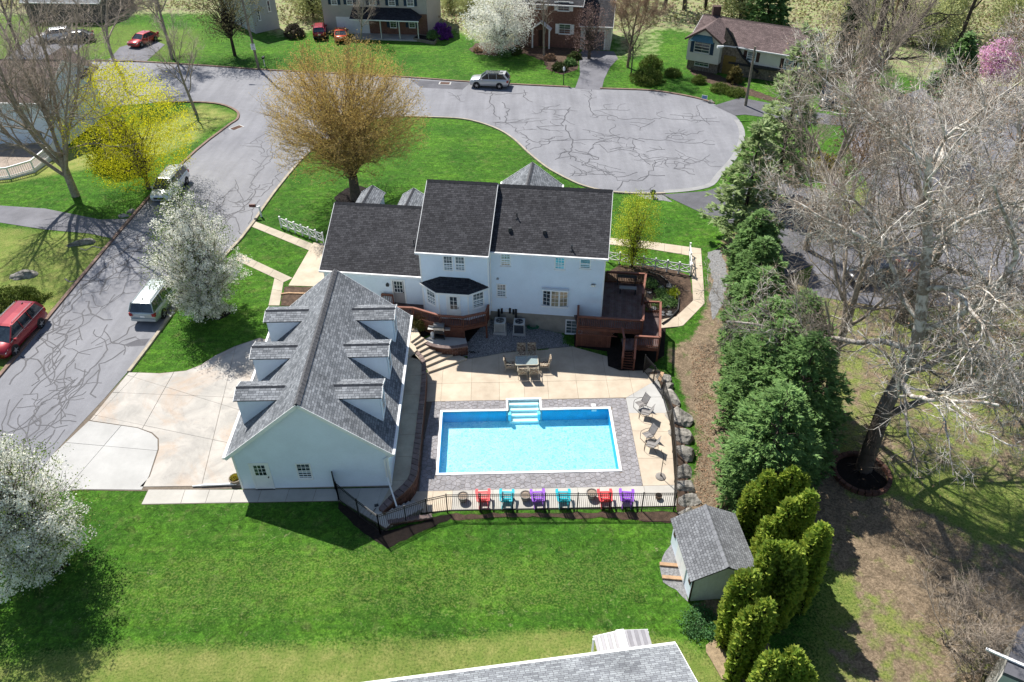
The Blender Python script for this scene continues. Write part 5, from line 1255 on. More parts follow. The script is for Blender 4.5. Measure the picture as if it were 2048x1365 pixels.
# door of the garage wing, light fittings, vents
a, z1 = wq.s_of(785, 562); c, _ = wq.s_of(806, 563)
door(HOU, wq, a-.02, a+.80, 1.72, z1+.05, mat('taupe_door', (.34, .31, .30), .6, .05), 3, 3, (.14, .50, .86, .97), glass=GLASS, label='taupe back door with a nine pane light')
def fitting(name, wall, p, m, sx=.2, sz=.3, o=.16, label=None):
    a, z = wall.s_of(*p); mb = MB(wall.xf); mb.box(a-sx/4, 0, z-sz/2, a+sx/4, .03, z+sz/2).box(a-sx/2, .03, z-sz/3, a+sx/2, o, z+sz/3); return part(name, mb, m, HOU, label)
fitting('wall_lamp', wq, (775.5, 569), DKMETAL); fitting('flood_lamp', we, z3(942, 1160), STEEL, .3, .2, .2); fitting('dryer_vent', we, z4(1335, 390), mat('grey_vent', (.3, .31, .33), .5), .16, .2, .1); fitting('flood_lamp', bws[1], z4(592, 575), DKMETAL, .22, .14, .2)
for px, py, kind in ((1034, 436, 'pipe'), (1020, 461, 'box'), (1089, 466, 'box'), (1143.5, 500, 'pipe')):
    n = np.array([0, -sl_e, 1.0]); P0 = np.array(h_(0, vR, eR_)); nn_ = HF.dy*n[1]+np.array([0, 0, n[2]]); r = ray(px, py); t = ((P0-_O) @ nn_)/(r @ nn_); p = _O+t*r
    mb = MB()
    if kind == 'pipe': mb.lathe((p[0], p[1], p[2]-.05), [(.16, 0), (.10, .06), (.045, .10), (.045, .42)], 10); part('vent_pipe', mb, DKMETAL, HOU)
    else: mb.cbox(p[0], p[1], p[2]+.08, .22, .24, .26); part('roof_vent', mb, DKMETAL, HOU)
n = np.array([0, -sl_q, 1.0]); P0 = np.array(h_(0, qv, qR)); nn_ = HF.dy*n[1]+np.array([0, 0, 1.0]); r = ray(828, 490); t = ((P0-_O) @ nn_)/(r @ nn_); p = _O+t*r
part('vent_pipe', MB().lathe((p[0], p[1], p[2]-.05), [(.16, 0), (.10, .06), (.045, .10), (.045, .5)], 10), DKMETAL, HOU)
# meters and lines on the foundation wall behind the two condensers
mb = MB(we.xf)
for k, (x, y) in enumerate(((1350, 830), (1392, 820), (1503, 818), (1550, 832), (1585, 830))):
    a, z = we.s_of(*z4(x, y)); hh = .62 if k in (0, 4) else .26; mb.box(a-.07, 0, z-hh, a+.07, .12, z+.16)
part('service_box', mb, BLACKPL, HOU)
mb = MB(we.xf)
for x, y in ((1450, 820), (1470, 815)): a, z = we.s_of(*z4(x, y)); mb.box(a-.06, 0, z-.1, a+.06, .1, z+.1)
part('service_box', mb, W_METAL, HOU, 'small white meter boxes between the black lines')

# ================================================================== WOODEN DECKS
def board_deck(root, poly, z, dirv, wd=.14, th=.04, m=None, name='deck_board'):
    """boards parallel to dirv clipped to the deck outline"""
    d = np.array(dirv[:2], float); d /= np.linalg.norm(d); n = np.array([-d[1], d[0]]); c = [np.array(p) @ n for p in poly]; t = min(c)
    while t < max(c):
        q = clip_half(clip_half(poly, n*(t+.004), n), n*(t+wd-.004), -n)
        if len(q) > 2 and abs(parea(q)) > .01: part(name, MB().prism(q, z-th, z), m or DECKB, root)
        t += wd
def railing(root, pts, z, ht=.95, post=.10, step=.125, m=None, mr=None, zs=None, open_ends=True, skirt=.25):
    """posts, top and bottom rails, square balusters, rim board"""
    m = m or REDWOOD; mr = mr or REDWOOD_L; zs = zs or [z]*len(pts)
    for k in range(len(pts)-1):
        a, c = np.array([*pts[k][:2], zs[k]]), np.array([*pts[k+1][:2], zs[k+1]]); L = np.linalg.norm(c-a); up = np.array([0, 0, 1.])
        part('rail', MB().bar(a+up*ht, c+up*ht, .15, .045), mr, root); part('rail', MB().bar(a+up*(ht-.10), c+up*(ht-.10), .045, .09), m, root); part('rail', MB().bar(a+up*.10, c+up*.10, .045, .09), m, root)
        part('rim_board', MB().bar(a-up*(skirt/2), c-up*(skirt/2), .05, skirt), m, root)
        n = max(1, int(L/step))
        for j in range(1, n): p = a+(c-a)*j/n; part('baluster', MB().bar(p-up*.02, p+up*(ht-.06), .038, .038, (1, 0, 0)), m, root)
    for p, zz in zip(pts, zs): part('post', MB().bar((p[0], p[1], zz-.25), (p[0], p[1], zz+ht-.02), post, post, (1, 0, 0)), m, root)
KD = thing('kitchen_deck', 'red stained wooden deck wrapping round the kitchen bay', 'deck', h_(-2.3, -2.2, 1.7))
zd = 1.70
kp = [tuple(at(a, b, zd+.95)[:2]) for a, b in [(786, 614), (826, 615.5), (879, 631), (926, 634), (972, 624.5), (977, 610)]]
kd_poly = [h_(-8.5, -.02, 0)[:2], h_(-4.66, -.02, 0)[:2], h_(-4.66, vW-.02, 0)[:2]]+[p[:2] for p in (bl_[0], bl_[1], bl_[2], bl_[3])]+[kp[5], kp[4], kp[3], kp[2], kp[1], (kp[0][0]-1.0, kp[0][1])]
board_deck(KD, kd_poly, zd, HF.dx[:2])
railing(KD, [(kp[0][0]-1.0, kp[0][1])]+kp, zd)
railing(KD, [tuple(at(785, 590, zd+.95)[:2]), (kp[0][0]-1.0, kp[0][1]+1.6)], zd)
mb = MB()
for p in (kp[2], kp[3], kp[4], (kp[0][0]-.9, kp[0][1])): mb.bar((p[0], p[1]+.02, -.1), (p[0], p[1]+.02, zd-.26), .13, .13, (1, 0, 0))
part('support_post', mb, REDWOOD, KD)
sk = MB()
for k in (0, 1, 2): a, c = kp[k], kp[k+1]; sk.bar((a[0], a[1], .95), (c[0], c[1], .95), .03, 1.0)
part('skirt_panel', sk, REDWOOD, KD)

SD = thing('side_deck', 'large weathered red wooden deck on two levels at the east end of the house', 'deck', h_(9, -.5, 1.7))
zd = 1.72; zt_ = zd+.95
pA, pB, pC, pD, pE = [tuple(at(a, b, zt_)[:2]) for a, b in [(1156, 632.5), (1286, 641.5), (1288, 610), (1286, 588), (1292, 548)]]
pF = tuple(at(1213, 543, zt_)[:2]); pW = tuple(at(1157, 611, zt_)[:2])
md = [h_(5.95, -.03, 0)[:2], pA, pB, pE, h_(7.87, HF.loc((*pF, 0))[1], 0)[:2], h_(7.87, -.03, 0)[:2]]
board_deck(SD, md, zd, HF.dy[:2])
railing(SD, [pW, pA, pB, pC], zd); railing(SD, [pD, pE, pF], zd)
zl = 1.18; zlt = zl+.95
qA, qB, qC, qD = [tuple(at(a, b, zlt)[:2]) for a, b in [(1289, 603), (1321.5, 604), (1320, 675), (1271, 672)]]
ld = [tuple(np.array(pB)+[0.02, .0]), tuple(np.array(pE)*0+np.array(qA)), qB, qC, qD, (qD[0], pB[1]+.02)]
ld = [(pB[0]+.03, qA[1]), qB, qC, qD, (qD[0], pB[1]-.06), (pB[0]+.03, pB[1]-.06)]
board_deck(SD, ld, zl, HF.dy[:2])
railing(SD, [qA, qB, qC, qD], zl)
sA = tuple(at(1246, 655, zl+.95)[:2])
land = [(sA[0]-.05, qD[1]-.35), (qD[0], qD[1]-.35), (qD[0], pB[1]-.06), (sA[0]-.05, pB[1]-.06)]
board_deck(SD, land, zl, HF.dy[:2])
# stair down to the terrace
tL, tR = tuple(at(1243.5, 737, .05)[:2]), tuple(at(1266.5, 740, .05)[:2]); hL, hR = np.array(land[0]), np.array(land[1])
n = 7
for k in range(n):
    t0, t1 = k/n, (k+1)/n; a0, b0 = hL+(np.array(tL)-hL)*t0, hR+(np.array(tR)-hR)*t0; a1, b1 = hL+(np.array(tL)-hL)*(t1+.02), hR+(np.array(tR)-hR)*(t1+.02); z = zl-(zl-.02)*(k+1)/(n+.6)
    part('stair_tread', MB().prism([tuple(a0), tuple(b0), tuple(b1), tuple(a1)], z-.045, z), REDWOOD, SD)
for h0, t0 in ((hL, tL), (hR, tR)):
    part('stringer', MB().bar((*h0, zl-.10), (*t0, .02), .05, .26), REDWOOD, SD)
    part('rail', MB().bar((*h0, zl+.95), (*t0, .95), .14, .045), REDWOOD_L, SD)
    for k in range(1, 14): t = k/14; p = np.array([*(h0+(np.array(t0)-h0)*t), zl-zl*t]); part('baluster', MB().bar(p+[0, 0, -.02], p+[0, 0, .93], .038, .038, (1, 0, 0)), REDWOOD, SD)
    for q, z in ((h0, zl), (np.array(t0), 0)): part('post', MB().bar((*q, z-.1), (*q, z+.98), .10, .10, (1, 0, 0)), REDWOOD, SD)
part('rail', MB().bar((*hL, zl+.95), (hL[0], pB[1]-.06, zl+.95), .14, .045), REDWOOD_L, SD)
# panel and lattice below the front edge
wd_ = Wall(pA, pB); s1 = wd_.s_of(1224, 690)[0]
for k in range(int(s1/.14)): part('panel_board', MB(wd_.xf).box(.14*k+.003, -.10, .02, .14*k+.137, -.07, 1.05), REDWOOD, SD)
lt = MB(wd_.xf)
for k in range(int(s1/.14)): x = .14*k; lt.bar((x, -.085, 1.06), (x+.38, -.085, 1.44), .012, .03); lt.bar((x+.38, -.075, 1.06), (x, -.075, 1.44), .012, .03)
lt.box(0, -.10, 1.04, s1+.3, -.06, 1.08).box(0, -.10, 1.42, s1+.3, -.06, 1.47); part('lattice', lt, REDWOOD_L, SD)
mb = MB()
for p, z in ((pA, zd), (pB, zd), (qC, zl), (qD, zl), (qB, zl), (land[0], zl), (pE, zd)): mb.bar((p[0], p[1]+.05, -.4), (p[0], p[1]+.05, z-.2), .12, .12, (1, 0, 0))
part('support_post', mb, REDWOOD, SD)
# ================================================================== FENCES
FEN = thing('pool_fence', 'black aluminium picket fence round the pool terrace', 'fence', at(1000, 1022, 0))
pk = []
def alu_run(pxs, zs, ht=1.45, gate=False):
    P = [np.array(at(a, b, z)) for (a, b), z in zip(pxs, zs)]; up = np.array([0, 0, 1.])
    for k in range(len(P)-1):
        a, c = P[k], P[k+1]; L = np.linalg.norm(c-a)
        for h in (ht-.03, ht-.17, .12): part('rail', MB().bar(a+up*h, c+up*h, .028, .032), ALU_BLK, FEN)
        n = max(1, int(round(L/.112)))
        for j in range(1, n): p = a+(c-a)*j/n; pk.append((p, ht))
    for p in P: part('post', MB().bar(p-up*(.12+max(0, p[2]-hgt(p[0], p[1]))), p+up*(ht+.05), .062, .062, (1, 0, 0)), ALU_BLK, FEN); 
alu_run([(671, 979), (678, 1001)], [1.0, 1.0], 1.40); alu_run([(678, 1001), (719, 1035), (760.5, 1066)], [1.0, .98, .95])
alu_run([(760.5, 1066), (813, 1048), (855, 1033), (895, 1024)], [.95, .55, .2, .05])
alu_run([(895, 1024), (962, 1023), (1026, 1022.5), (1090, 1022), (1154, 1021.5), (1218, 1021), (1283, 1021), (1347, 1020.5)], [.02]*8)
alu_run([(1347, 1020.5), (1349, 965), (1345, 905), (1340, 850), (1325, 796), (1306, 766), (1287, 744)], [.0, .0, .0, .0, .02, .05, .05])
pk.sort(key=lambda t: np.linalg.norm(t[0]-_O)); rest_ = MB(); pme = None
for i, (p, ht) in enumerate(pk):
    if i < 300:
        if pme is None: pme = MB().bar((0, 0, .06), (0, 0, 1.41), .018, .018, (1, 0, 0)).mesh('picket'); pme.materials.append(ALU_BLK)
        o = bpy.data.objects.new('picket', pme); COL.objects.link(o); o.parent = FEN; b0 = _BASE[FEN]; o.location = (p[0]-b0[0], p[1]-b0[1], p[2]-b0[2])
    else: rest_.bar(p+np.array([0, 0, .06]), p+np.array([0, 0, 1.41]), .018, .018, (1, 0, 0))
if rest_.f: part('picket', rest_, ALU_BLK, FEN, kind='stuff')

def crossbuck(label, pxs, ht=1.0, zoff=0.0, posts=None):
    P = [gp(*p) for p in pxs]; R0 = thing('white_fence', label, 'fence', P[0]); up = np.array([0, 0, 1.])
    for p in P:
        part('post', MB().bar(p-up*.1, p+up*(ht+.06), .10, .10, (1, 0, 0)), W_TRIM, R0); part('post_cap', MB().bar(p+up*(ht+.06), p+up*(ht+.10), .13, .13, (1, 0, 0)), W_TRIM, R0)
    for k in range(len(P)-1):
        a, c = P[k], P[k+1]
        for h in (.28, ht-.08): part('rail', MB().bar(a+up*h, c+up*h, .04, .085), W_TRIM, R0)
        part('cross_brace', MB().bar(a+up*.30, c+up*(ht-.10), .035, .07), W_TRIM, R0); part('cross_brace', MB().bar(a+up*(ht-.10), c+up*.30, .045, .07), W_TRIM, R0)
    return R0
def lerp_px(a, c, n): return [(a[0]+(c[0]-a[0])*k/n, a[1]+(c[1]-a[1])*k/n) for k in range(n+1)]
crossbuck('white crossbuck fence on the front lawn beside the garage wing', lerp_px((563, 456), (648, 488), 6))
crossbuck('white crossbuck fence behind the mulch bed east of the house', lerp_px((1215, 524), (1380, 551.5), 7))
crossbuck('short white crossbuck gate section beside the bend of the tan walk', lerp_px((1380.5, 549), (1378, 509), 2))

# ================================================================== NEIGHBOURING BUILDINGS
STUC = mat('cream_stucco', (.62, .59, .50), .8, .06, 1); BEIGE = mat('beige_siding', (.44, .40, .35), .7, .06, 1); BRICK = mat('red_brick_wall', (.22, .115, .085), .9, .25, 5, bump=.4, fine=.3, fscale=30)
STONE = mat('brown_ledge_stone', (.25, .20, .15), .9, .45, 4, bump=.9, bscale=9, bdist=.05, fine=.4, fscale=10); SHUT = mat('navy_shutter', (.015, .04, .075), .6, .1); SHUTB = mat('brown_shutter', (.06, .028, .025), .6, .1)
GREYS = mat('grey_house_siding', (.42, .42, .42), .7, .07, 1); GDOOR = mat('slate_grey_door', (.09, .105, .125), .5, .08); LTRIM = mat('pale_grey_siding', (.55, .54, .50), .6, .06, 1)
def house_box(name, label, A, B, depth, z0, ze, zr, wallm, roofm, capm, ov=.4, course=.2, ridge_frac=.5, side_m=None):
    """gabled house: front wall from A to B, ridge parallel to it"""
    A, B = np.array(A[:2]), np.array(B[:2]); d = (B-A)/np.linalg.norm(B-A); n = np.array([-d[1], d[0]]); C, D = B+n*depth, A+n*depth
    root = thing(name, label, 'house', (*((A+B+C+D)/4), z0)); vr = depth*ridge_frac; sl = (zr-ze)/(vr+ov); zt = ze+sl*ov-.15; slb = (zr-ze)/(depth-vr+ov)
    W = {'front': Wall(A, B), 'right': Wall(B, C), 'back': Wall(C, D), 'left': Wall(D, A)}
    part('wall', siding(W['front'], [(0, z0), (W['front'].L, z0), (W['front'].L, zt), (0, zt)], course), wallm, root)
    part('wall', siding(W['back'], [(0, z0), (W['back'].L, z0), (W['back'].L, zt), (0, zt)], course), wallm, root)
    part('wall', siding(W['right'], [(0, z0), (depth, z0), (depth, zt), (vr, zr-.16), (0, zt)], course), side_m or wallm, root)
    part('wall', siding(W['left'], [(0, z0), (depth, z0), (depth, zt), (depth-vr, zr-.16), (0, zt)], course), side_m or wallm, root)
    p3 = lambda q, z: (q[0], q[1], z); e = .25
    f0, f1 = A-d*e-n*ov, B+d*e-n*ov; r0, r1 = A-d*e+n*vr, B+d*e+n*vr; b0, b1 = D-d*e+n*ov, C+d*e+n*ov
    roof_plane(root, [p3(f0, ze), p3(f1, ze), p3(r1, zr), p3(r0, zr)], roofm); roof_plane(root, [p3(b0, ze), p3(b1, ze), p3(r1, zr), p3(r0, zr)], roofm)
    ridge_cap(root, p3(r0, zr), p3(r1, zr), capm, .3)
    mb = MB(); mb.bar(p3(f0-n*.06, ze-.04), p3(f1-n*.06, ze-.04), .12, .12); part('gutter', mb, W_METAL, root)
    for q, r, s in ((f0, r0, -1), (f1, r1, 1), (b0, r0, -1), (b1, r1, 1)): part('rake_board', MB().bar(p3(q+d*s*.015, ze-.1), p3(r+d*s*.015, zr-.1), .03, .2), W_TRIM, root)
    return root, W, d, n
def nwin(root, wall, p, q, shut=None, cols=2, rows=4, glass=None):
    a, z1 = wall.s_of(*p); c, z0 = wall.s_of(*q); a, c = min(a, c), max(a, c); f = window(root, wall, a, c, min(z0, z1), max(z0, z1), cols, rows, glass or GLASS, tw=.09)
    if shut:
        sw = .42
        for x in (a-.12-sw, c+.12): part('shutter', MB(wall.xf).box(x, 0, min(z0, z1)-.05, x+sw, .04, max(z0, z1)+.05), shut, root)
# white house across the street on the left
c = gp(123, 300); hz = height_to(205, c[0], c[1], c[2])+c[2]; e0, e1 = at(0, 202.5, hz), at(94, 204.5, hz); dd = (e1-e0)[:2]; dd /= np.linalg.norm(dd)
Bc = c[:2]; Ac = Bc-dd*17; nn = np.array([-dd[1], dd[0]]); fr_ = Frame(Bc, math.atan2(dd[1], dd[0])); zr_ = fr_.Y(128, 123, 4.6)[2]
H1, W1, d1, n1 = house_box('house', 'white house with a brown shingle roof across the street at the left edge', Ac, Bc, 9.6, c[2], hz, zr_, W_SID, ROOF_B2, mat('brown_ridge', (.07, .055, .05), .9, .2), .35, .16)
for p, q in (((34, 212), (66, 236)), ((66, 262), (95, 295)), ((-30, 215), (-5, 240))): nwin(H1, W1['front'], p, q, None, 2, 2, GLASS_L)
rg_ = fr_.w(-2.2, 4.6, 0); zz = zr_-.25                          # street facing cross gable
for s in (-1, 1): roof_plane(H1, [fr_.w(-2.5+s*3.1, 10.2, zz-2.3), fr_.w(-2.5+s*3.1, 6.8, zz-2.3), fr_.w(-2.5, 5.0, zz), fr_.w(-2.5, 10.2, zz)], ROOF_B2)
D1 = thing('porch_deck', 'white railed deck behind the white house at the left edge', 'deck', gp(60, 330))
dk = [gp(*p)[:2] for p in ((-120, 300), (-120, 372), (22, 358), (70, 345), (112, 315), (120, 298))]; zf = c[2]+.55
board_deck(D1, [tuple(p) for p in dk], zf, dd, .16, .05, mat('grey_tan_deck', (.32, .26, .21), .8, .2, 2))
dkr = [tuple(p) for p in dk[1:]]
railing(D1, dkr, zf, 1.0, .12, .18, W_TRIM, W_TRIM, skirt=.5)
# beige house with a porch
A2, B2 = gp(652, 66)[:2], gp(857, 73)[:2]
H2, W2, d2, n2 = house_box('house', 'beige two storey house with navy shutters and a dark porch roof', A2, B2, 9, -.1, 6.2, 9.2, BEIGE, ROOF_D, CAP_D, .5, .2)
for x0, x1, y0, y1 in ((662, 674, -6, 9), (693, 705, -6, 9), (738, 752, -5, 10), (777, 790, -4, 11), (814, 827, -3, 12)): nwin(H2, W2['front'], (x0, y0), (x1, y1), SHUT, 2, 4)
wf = W2['front']; s_l = wf.s_of(760, 60)[0]; part('brick_panel', MB(wf.xf).box(wf.s_of(736, 60)[0], .0, -.1, wf.L-.02, .05, 3.0), BRICK, H2)
wf2 = Wall(wf.xf(0, .05, 0), wf.xf(wf.L, .05, 0))
for x0, x1, y0, y1 in ((780, 793, 38, 55), (818, 830, 38, 55)): nwin(H2, wf2, (x0, y0), (x1, y1), SHUT, 2, 4)
s0 = wf.s_of(674, 50)[0]; part('garage_door', MB(wf.xf).box(s0, 0, -.1, s0+4.8, .06, 2.3), W_TRIM, H2)
pe = wf.s_of(846, 50)[0]; ps = wf.s_of(711, 50)[0]; po = 2.4; X = wf.xf
tri_uv_roof(H2, 'porch_roof', [[X(ps, po, 2.75), X(pe, po, 2.75), X(pe-1.6, .02, 3.75), X(ps, .02, 3.75)], [X(pe, po, 2.75), X(pe, .02, 2.75), X(pe-1.6, .02, 3.75)]], ROOF_DB)
part('gutter', MB().bar(X(ps, po+.06, 2.66), X(pe, po+.06, 2.66), .12, .13), W_METAL, H2)
for t in (.45, .72, .99): part('porch_post', MB().bar(X(ps+(pe-ps)*t-.1, po-.1, .1), X(ps+(pe-ps)*t-.1, po-.1, 2.7), .14, .14, (1, 0, 0)), LTRIM, H2)
part('porch_floor', MB(wf.xf).box(ps, .02, -.1, pe, po+.1, .16), CONC, H2)
# brick colonial with a garage wing
A3, B3 = gp(1028, 90)[:2], gp(1160, 98)[:2]
H3, W3, d3, n3 = house_box('house', 'red brick colonial house with white door surround half hidden by trees', A3, B3, 8.5, -.1, 5.6, 8.6, BRICK, ROOF_D, CAP_D, .35, .3)
wf = W3['front']
for p, q in (((1119, 49), (1140, 68)), ((1026, 48), (1037, 65)), ((1117, 4), (1138, 22)), ((1072, 2), (1086, 18))): nwin(H3, wf, p, q, W_TRIM, 2, 4)
s0, _ = wf.s_of(1066, 83); mb = MB(wf.xf)
mb.box(s0, .8, .05, s0+.18, .98, 2.5).box(s0+2.3, .8, .05, s0+2.48, .98, 2.5); part('portico_column', mb, W_TRIM, H3)
mb = MB(wf.xf); a = wf.xf; mb.slab([a(s0-.1, 1.1, 2.5), a(s0-.1, 0, 2.5), a(s0+1.24, 0, 3.5), a(s0+1.24, 1.1, 3.5)], .1) if False else None
mb = MB(); mb.slab([a(s0-.15, 1.15, 2.5), a(s0-.15, .02, 2.5), a(s0+1.24, .02, 3.5), a(s0+1.24, 1.15, 3.5)], .1); mb.slab([a(s0+2.63, 1.15, 2.5), a(s0+2.63, .02, 2.5), a(s0+1.25, .02, 3.5), a(s0+1.25, 1.15, 3.5)], .1); part('portico_roof', mb, W_TRIM, H3)
part('door', MB(wf.xf).box(s0+.75, 0, .1, s0+1.7, .06, 2.2), mat('dark_front_door', (.05, .03, .025), .5), H3)
A4, B4 = gp(1160, 98.5)[:2], gp(1219.5, 101)[:2]; A4 = A4-(B4-A4)*0.0
H4, W4, d4, n4 = house_box('garage', 'pale garage wing with one slate grey door and dark roof', A4, B4, 7.5, -.1, 3.1, 6.0, LTRIM, ROOF_D, CAP_D, .3, .2)
H4['category'] = 'garage'; wf = W4['front']; a, z1 = wf.s_of(1171, 62); b_, z0 = wf.s_of(1207, 99); s0 = a
dm = MB(wf.xf); dm.box(a, 0, -.08, b_, .05, z1); gd = part('garage_door', dm, GDOOR, H4); tr_ = MB(wf.xf); tr_.box(a-.15, 0, -.08, a, .08, z1+.15).box(b_, 0, -.08, b_+.15, .08, z1+.15).box(a, 0, z1, b_, .08, z1+.15); part('door_frame', tr_, W_TRIM, H4)
for k in range(4): part('pane', MB(wf.xf).box(a+(b_-a)*(.08+.22*k), .03, z1-.55, a+(b_-a)*(.26+.22*k), .06, z1-.22), GLASS, gd)
# split level house with brown roof
A5, B5 = gp(1372, 137), gp(1600, 178); d5 = (B5-A5)[:2]; d5 /= np.linalg.norm(d5); fr5 = Frame(A5[:2], math.atan2(d5[1], d5[0]))
f5 = lambda x, y, v: fr5.Y(x, y, v)
ze5 = f5(1530, 104, 0.45)[2]; L5 = f5(1609, 122, 1.0)[0]; zr5 = f5(1646, 66, 4.6)[2]
H5, W5, _, n5 = house_box('house', 'split level house with cream walls and a long brown shingle roof', fr5.w(0, .9, 0), fr5.w(L5, .9, 0), 8.2, -.2, ze5, zr5, STUC, ROOF_B, mat('brown_ridge_cap', (.09, .065, .062), .9, .2), .4, .35, ridge_frac=.48)
wf = W5['front']
for p, q in (((1497, 103), (1509, 123)), ((1571, 119), (1583, 139))): nwin(H5, wf, p, q, SHUTB, 2, 4, GLASS_L)
part('stone_base', MB(wf.xf).box(2.2, .0, -.2, wf.L, .12, 1.35), STONE, H5); part('dark_band', MB(wf.xf).box(5.2, .0, 1.35, wf.L, .45, 1.62), mat('brown_black_trim', (.03, .028, .03), .7), H5)
w5 = f5(1438, 127, 0)[0]; zb5 = f5(1371, 115, 0)[2]; zg = f5(1369, 70, 0)[2]; zp = f5(1408.6, 54, 0)[2]
wg = Wall(fr5.w(0, -.5, 0), fr5.w(w5, -.5, 0)); part('gable_wall', siding(wg, [(0, zb5), (w5, zb5), (w5, zg), (w5/2, zp), (0, zg)], .35), STUC, H5)
mb = MB(); mb.prism([fr5.w(0, -.48, 0)[:2], fr5.w(w5, -.48, 0)[:2], fr5.w(w5, 1, 0)[:2], fr5.w(0, 1, 0)[:2]], zb5-.1, zg); part('gable_box', mb, STUC, H5)
mb = MB(); mb.prism([fr5.w(.1, -.1, 0)[:2], fr5.w(w5-.1, -.1, 0)[:2], fr5.w(w5-.1, 1, 0)[:2], fr5.w(.1, 1, 0)[:2]], -.2, zb5); part('stone_base', mb, STONE, H5)
for s in (-1, 1):
    um = w5/2; e = (zp-zg)/(w5/2); hw = w5/2+.35; roof_plane(H5, [fr5.w(um+s*hw, -.85, zg-e*.35+.12), fr5.w(um+s*hw, 3.0, zg-e*.35+.12), fr5.w(um, 4.4, zp+.12), fr5.w(um, -.85, zp+.12)], ROOF_B)
    part('rake_board', MB().bar(fr5.w(um+s*hw, -.87, zg-e*.35), fr5.w(um, -.87, zp), .04, .22), mat('brown_rake', (.13, .085, .07), .8), H5)
a, z1 = wg.s_of(1387, 80); b_, z0 = wg.s_of(1422, 109); nx = MB(wg.xf); 
window(H5, wg, a+.3, b_-.3, z0, z1, 2, 1, GLASS, hung=False, trim=LTRIM)
for x in (a-.25, b_-.2): part('shutter', MB(wg.xf).box(x, 0, z0-.1, x+.45, .05, z1+.05), SHUT, H5)
tri_uv_roof(H5, 'window_hood', [[wg.xf(a-.3, .6, z1+.05), wg.xf(b_+.3, .6, z1+.05), wg.xf(b_-.2, .02, z1+.75), wg.xf(a+.2, .02, z1+.75)]], mat('teal_hood', (.06, .16, .20), .5, .15))
ws5 = Wall(fr5.w(.1, -.1, 0), fr5.w(w5-.1, -.1, 0)); a, z1 = ws5.s_of(1391, 121); b_, z0 = ws5.s_of(1416, 134); window(H5, ws5, a, b_, z0, z1, 3, 2, GLASS, trim=LTRIM)
wd5 = Wall(fr5.w(w5, .55, 0), fr5.w(w5+4.6, .55, 0)); part('stone_entry', face(wd5, [(0, -.2), (4.6, -.2), (4.6, .9), (2.6, 2.4), (1.0, 5.0), (0, 5.6)], .02), STONE, H5)
part('swept_eave', MB(wd5.xf).bar((.2, .1, 5.5), (2.6, .1, 2.5), .3, .16).bar((2.6, .1, 2.5), (4.9, .1, .85), .3, .16), mat('black_fascia', (.02, .02, .024), .6), H5)
part('door', MB(wd5.xf).box(.35, .03, .0, 1.9, .09, 2.3), mat('yellow_brown_door', (.20, .13, .03), .5, .2), H5)
part('chimney', MB().box(*(np.array(fr5.w(1.2, 5.4, zr5-1.0))-[.5, .4, 0]), *(np.array(fr5.w(1.2, 5.4, zr5+1.1))+[.5, .4, 0])), mat('dark_chimney_brick', (.10, .06, .05), .9, .3), H5)
# grey house at the top of the street, seen end on
A6, B6 = gp(512, 67.5)[:2], gp(560, 56.5)[:2]
H6, W6, d6, n6 = house_box('house', 'tall pale grey house end behind the street lamp at the top', A6, B6, 11, -.2, 7.2, 10.5, GREYS, ROOF_D, CAP_D, .3, .2)
for p, q in (((513.5, 17), (521, 40)), ((533.5, 3), (541, 22))): nwin(H6, W6['front'], p, q, None, 1, 2)
# low dark house at the upper left
H7, W7, _, _ = house_box('house', 'low house with grey roof and teal gutter behind bare trees at the upper left', gp(60, 44)[:2], gp(210, 46)[:2], 10, -.2, 2.9, 5.4, mat('dark_brown_siding', (.10, .09, .085), .8, .2), ROOF_L, CAP_G, .5, .25)
# neighbour's roof at the foot of the picture
zn = 3.9; e0, e1 = at(700, 1374, zn), at(1352, 1289, zn); dd = (e1-e0)[:2]; dd /= np.linalg.norm(dd); nn = np.array([-dd[1], dd[0]])
A8, B8 = e1[:2]-nn*.45-dd*.25, e0[:2]-nn*.45
H8, W8, d8, n8 = house_box('house', 'light grey shingle roof of the next house cut off by the bottom edge', A8, B8-dd*3, 9.5, .2, zn, zn+2.6, W_SID, ROOF_L, CAP_G, .45, .2)
AWN = thing('awning', 'gabled awning of grey striped metal panels with a white ridge strip', 'awning', at(1240, 1290, 3.2))
za = 3.5; g0, g1, g2 = at(1187, 1273, za-.35), at(1239, 1261, za), at(1295, 1259, za-.35); bk = -nn*2.6
for k, (p, q) in enumerate(((g0, g1), (g1, g2))):
    for j in range(8):
        a, c = p+(q-p)*(j/8+.004), p+(q-p)*((j+1)/8-.004); bb = np.array([*bk, .0]); part('awning_panel', MB().slab([a, c, c+bb, a+bb], .04), mat('striped_awning_%d%d' % (k, j), ((.42, .41, .43) if j % 2 else (.30, .29, .31)), .5, .1), AWN)
part('ridge_strip', MB().bar(g1+[0, 0, .05], g1+np.array([*bk, .05]), .36, .05), W_TRIM, AWN); part('fascia', MB().bar(g0-[0, 0, .1], g1-[0, 0, .1], .05, .16), W_TRIM, AWN); part('fascia', MB().bar(g1-[0, 0, .1], g2-[0, 0, .1], .05, .16), W_TRIM, AWN)
for p in (g0, g2): part('awning_post', MB().bar((p[0], p[1]-.1, .3), (p[0], p[1]-.1, p[2]-.05), .08, .08, (1, 0, 0)), W_TRIM, AWN)
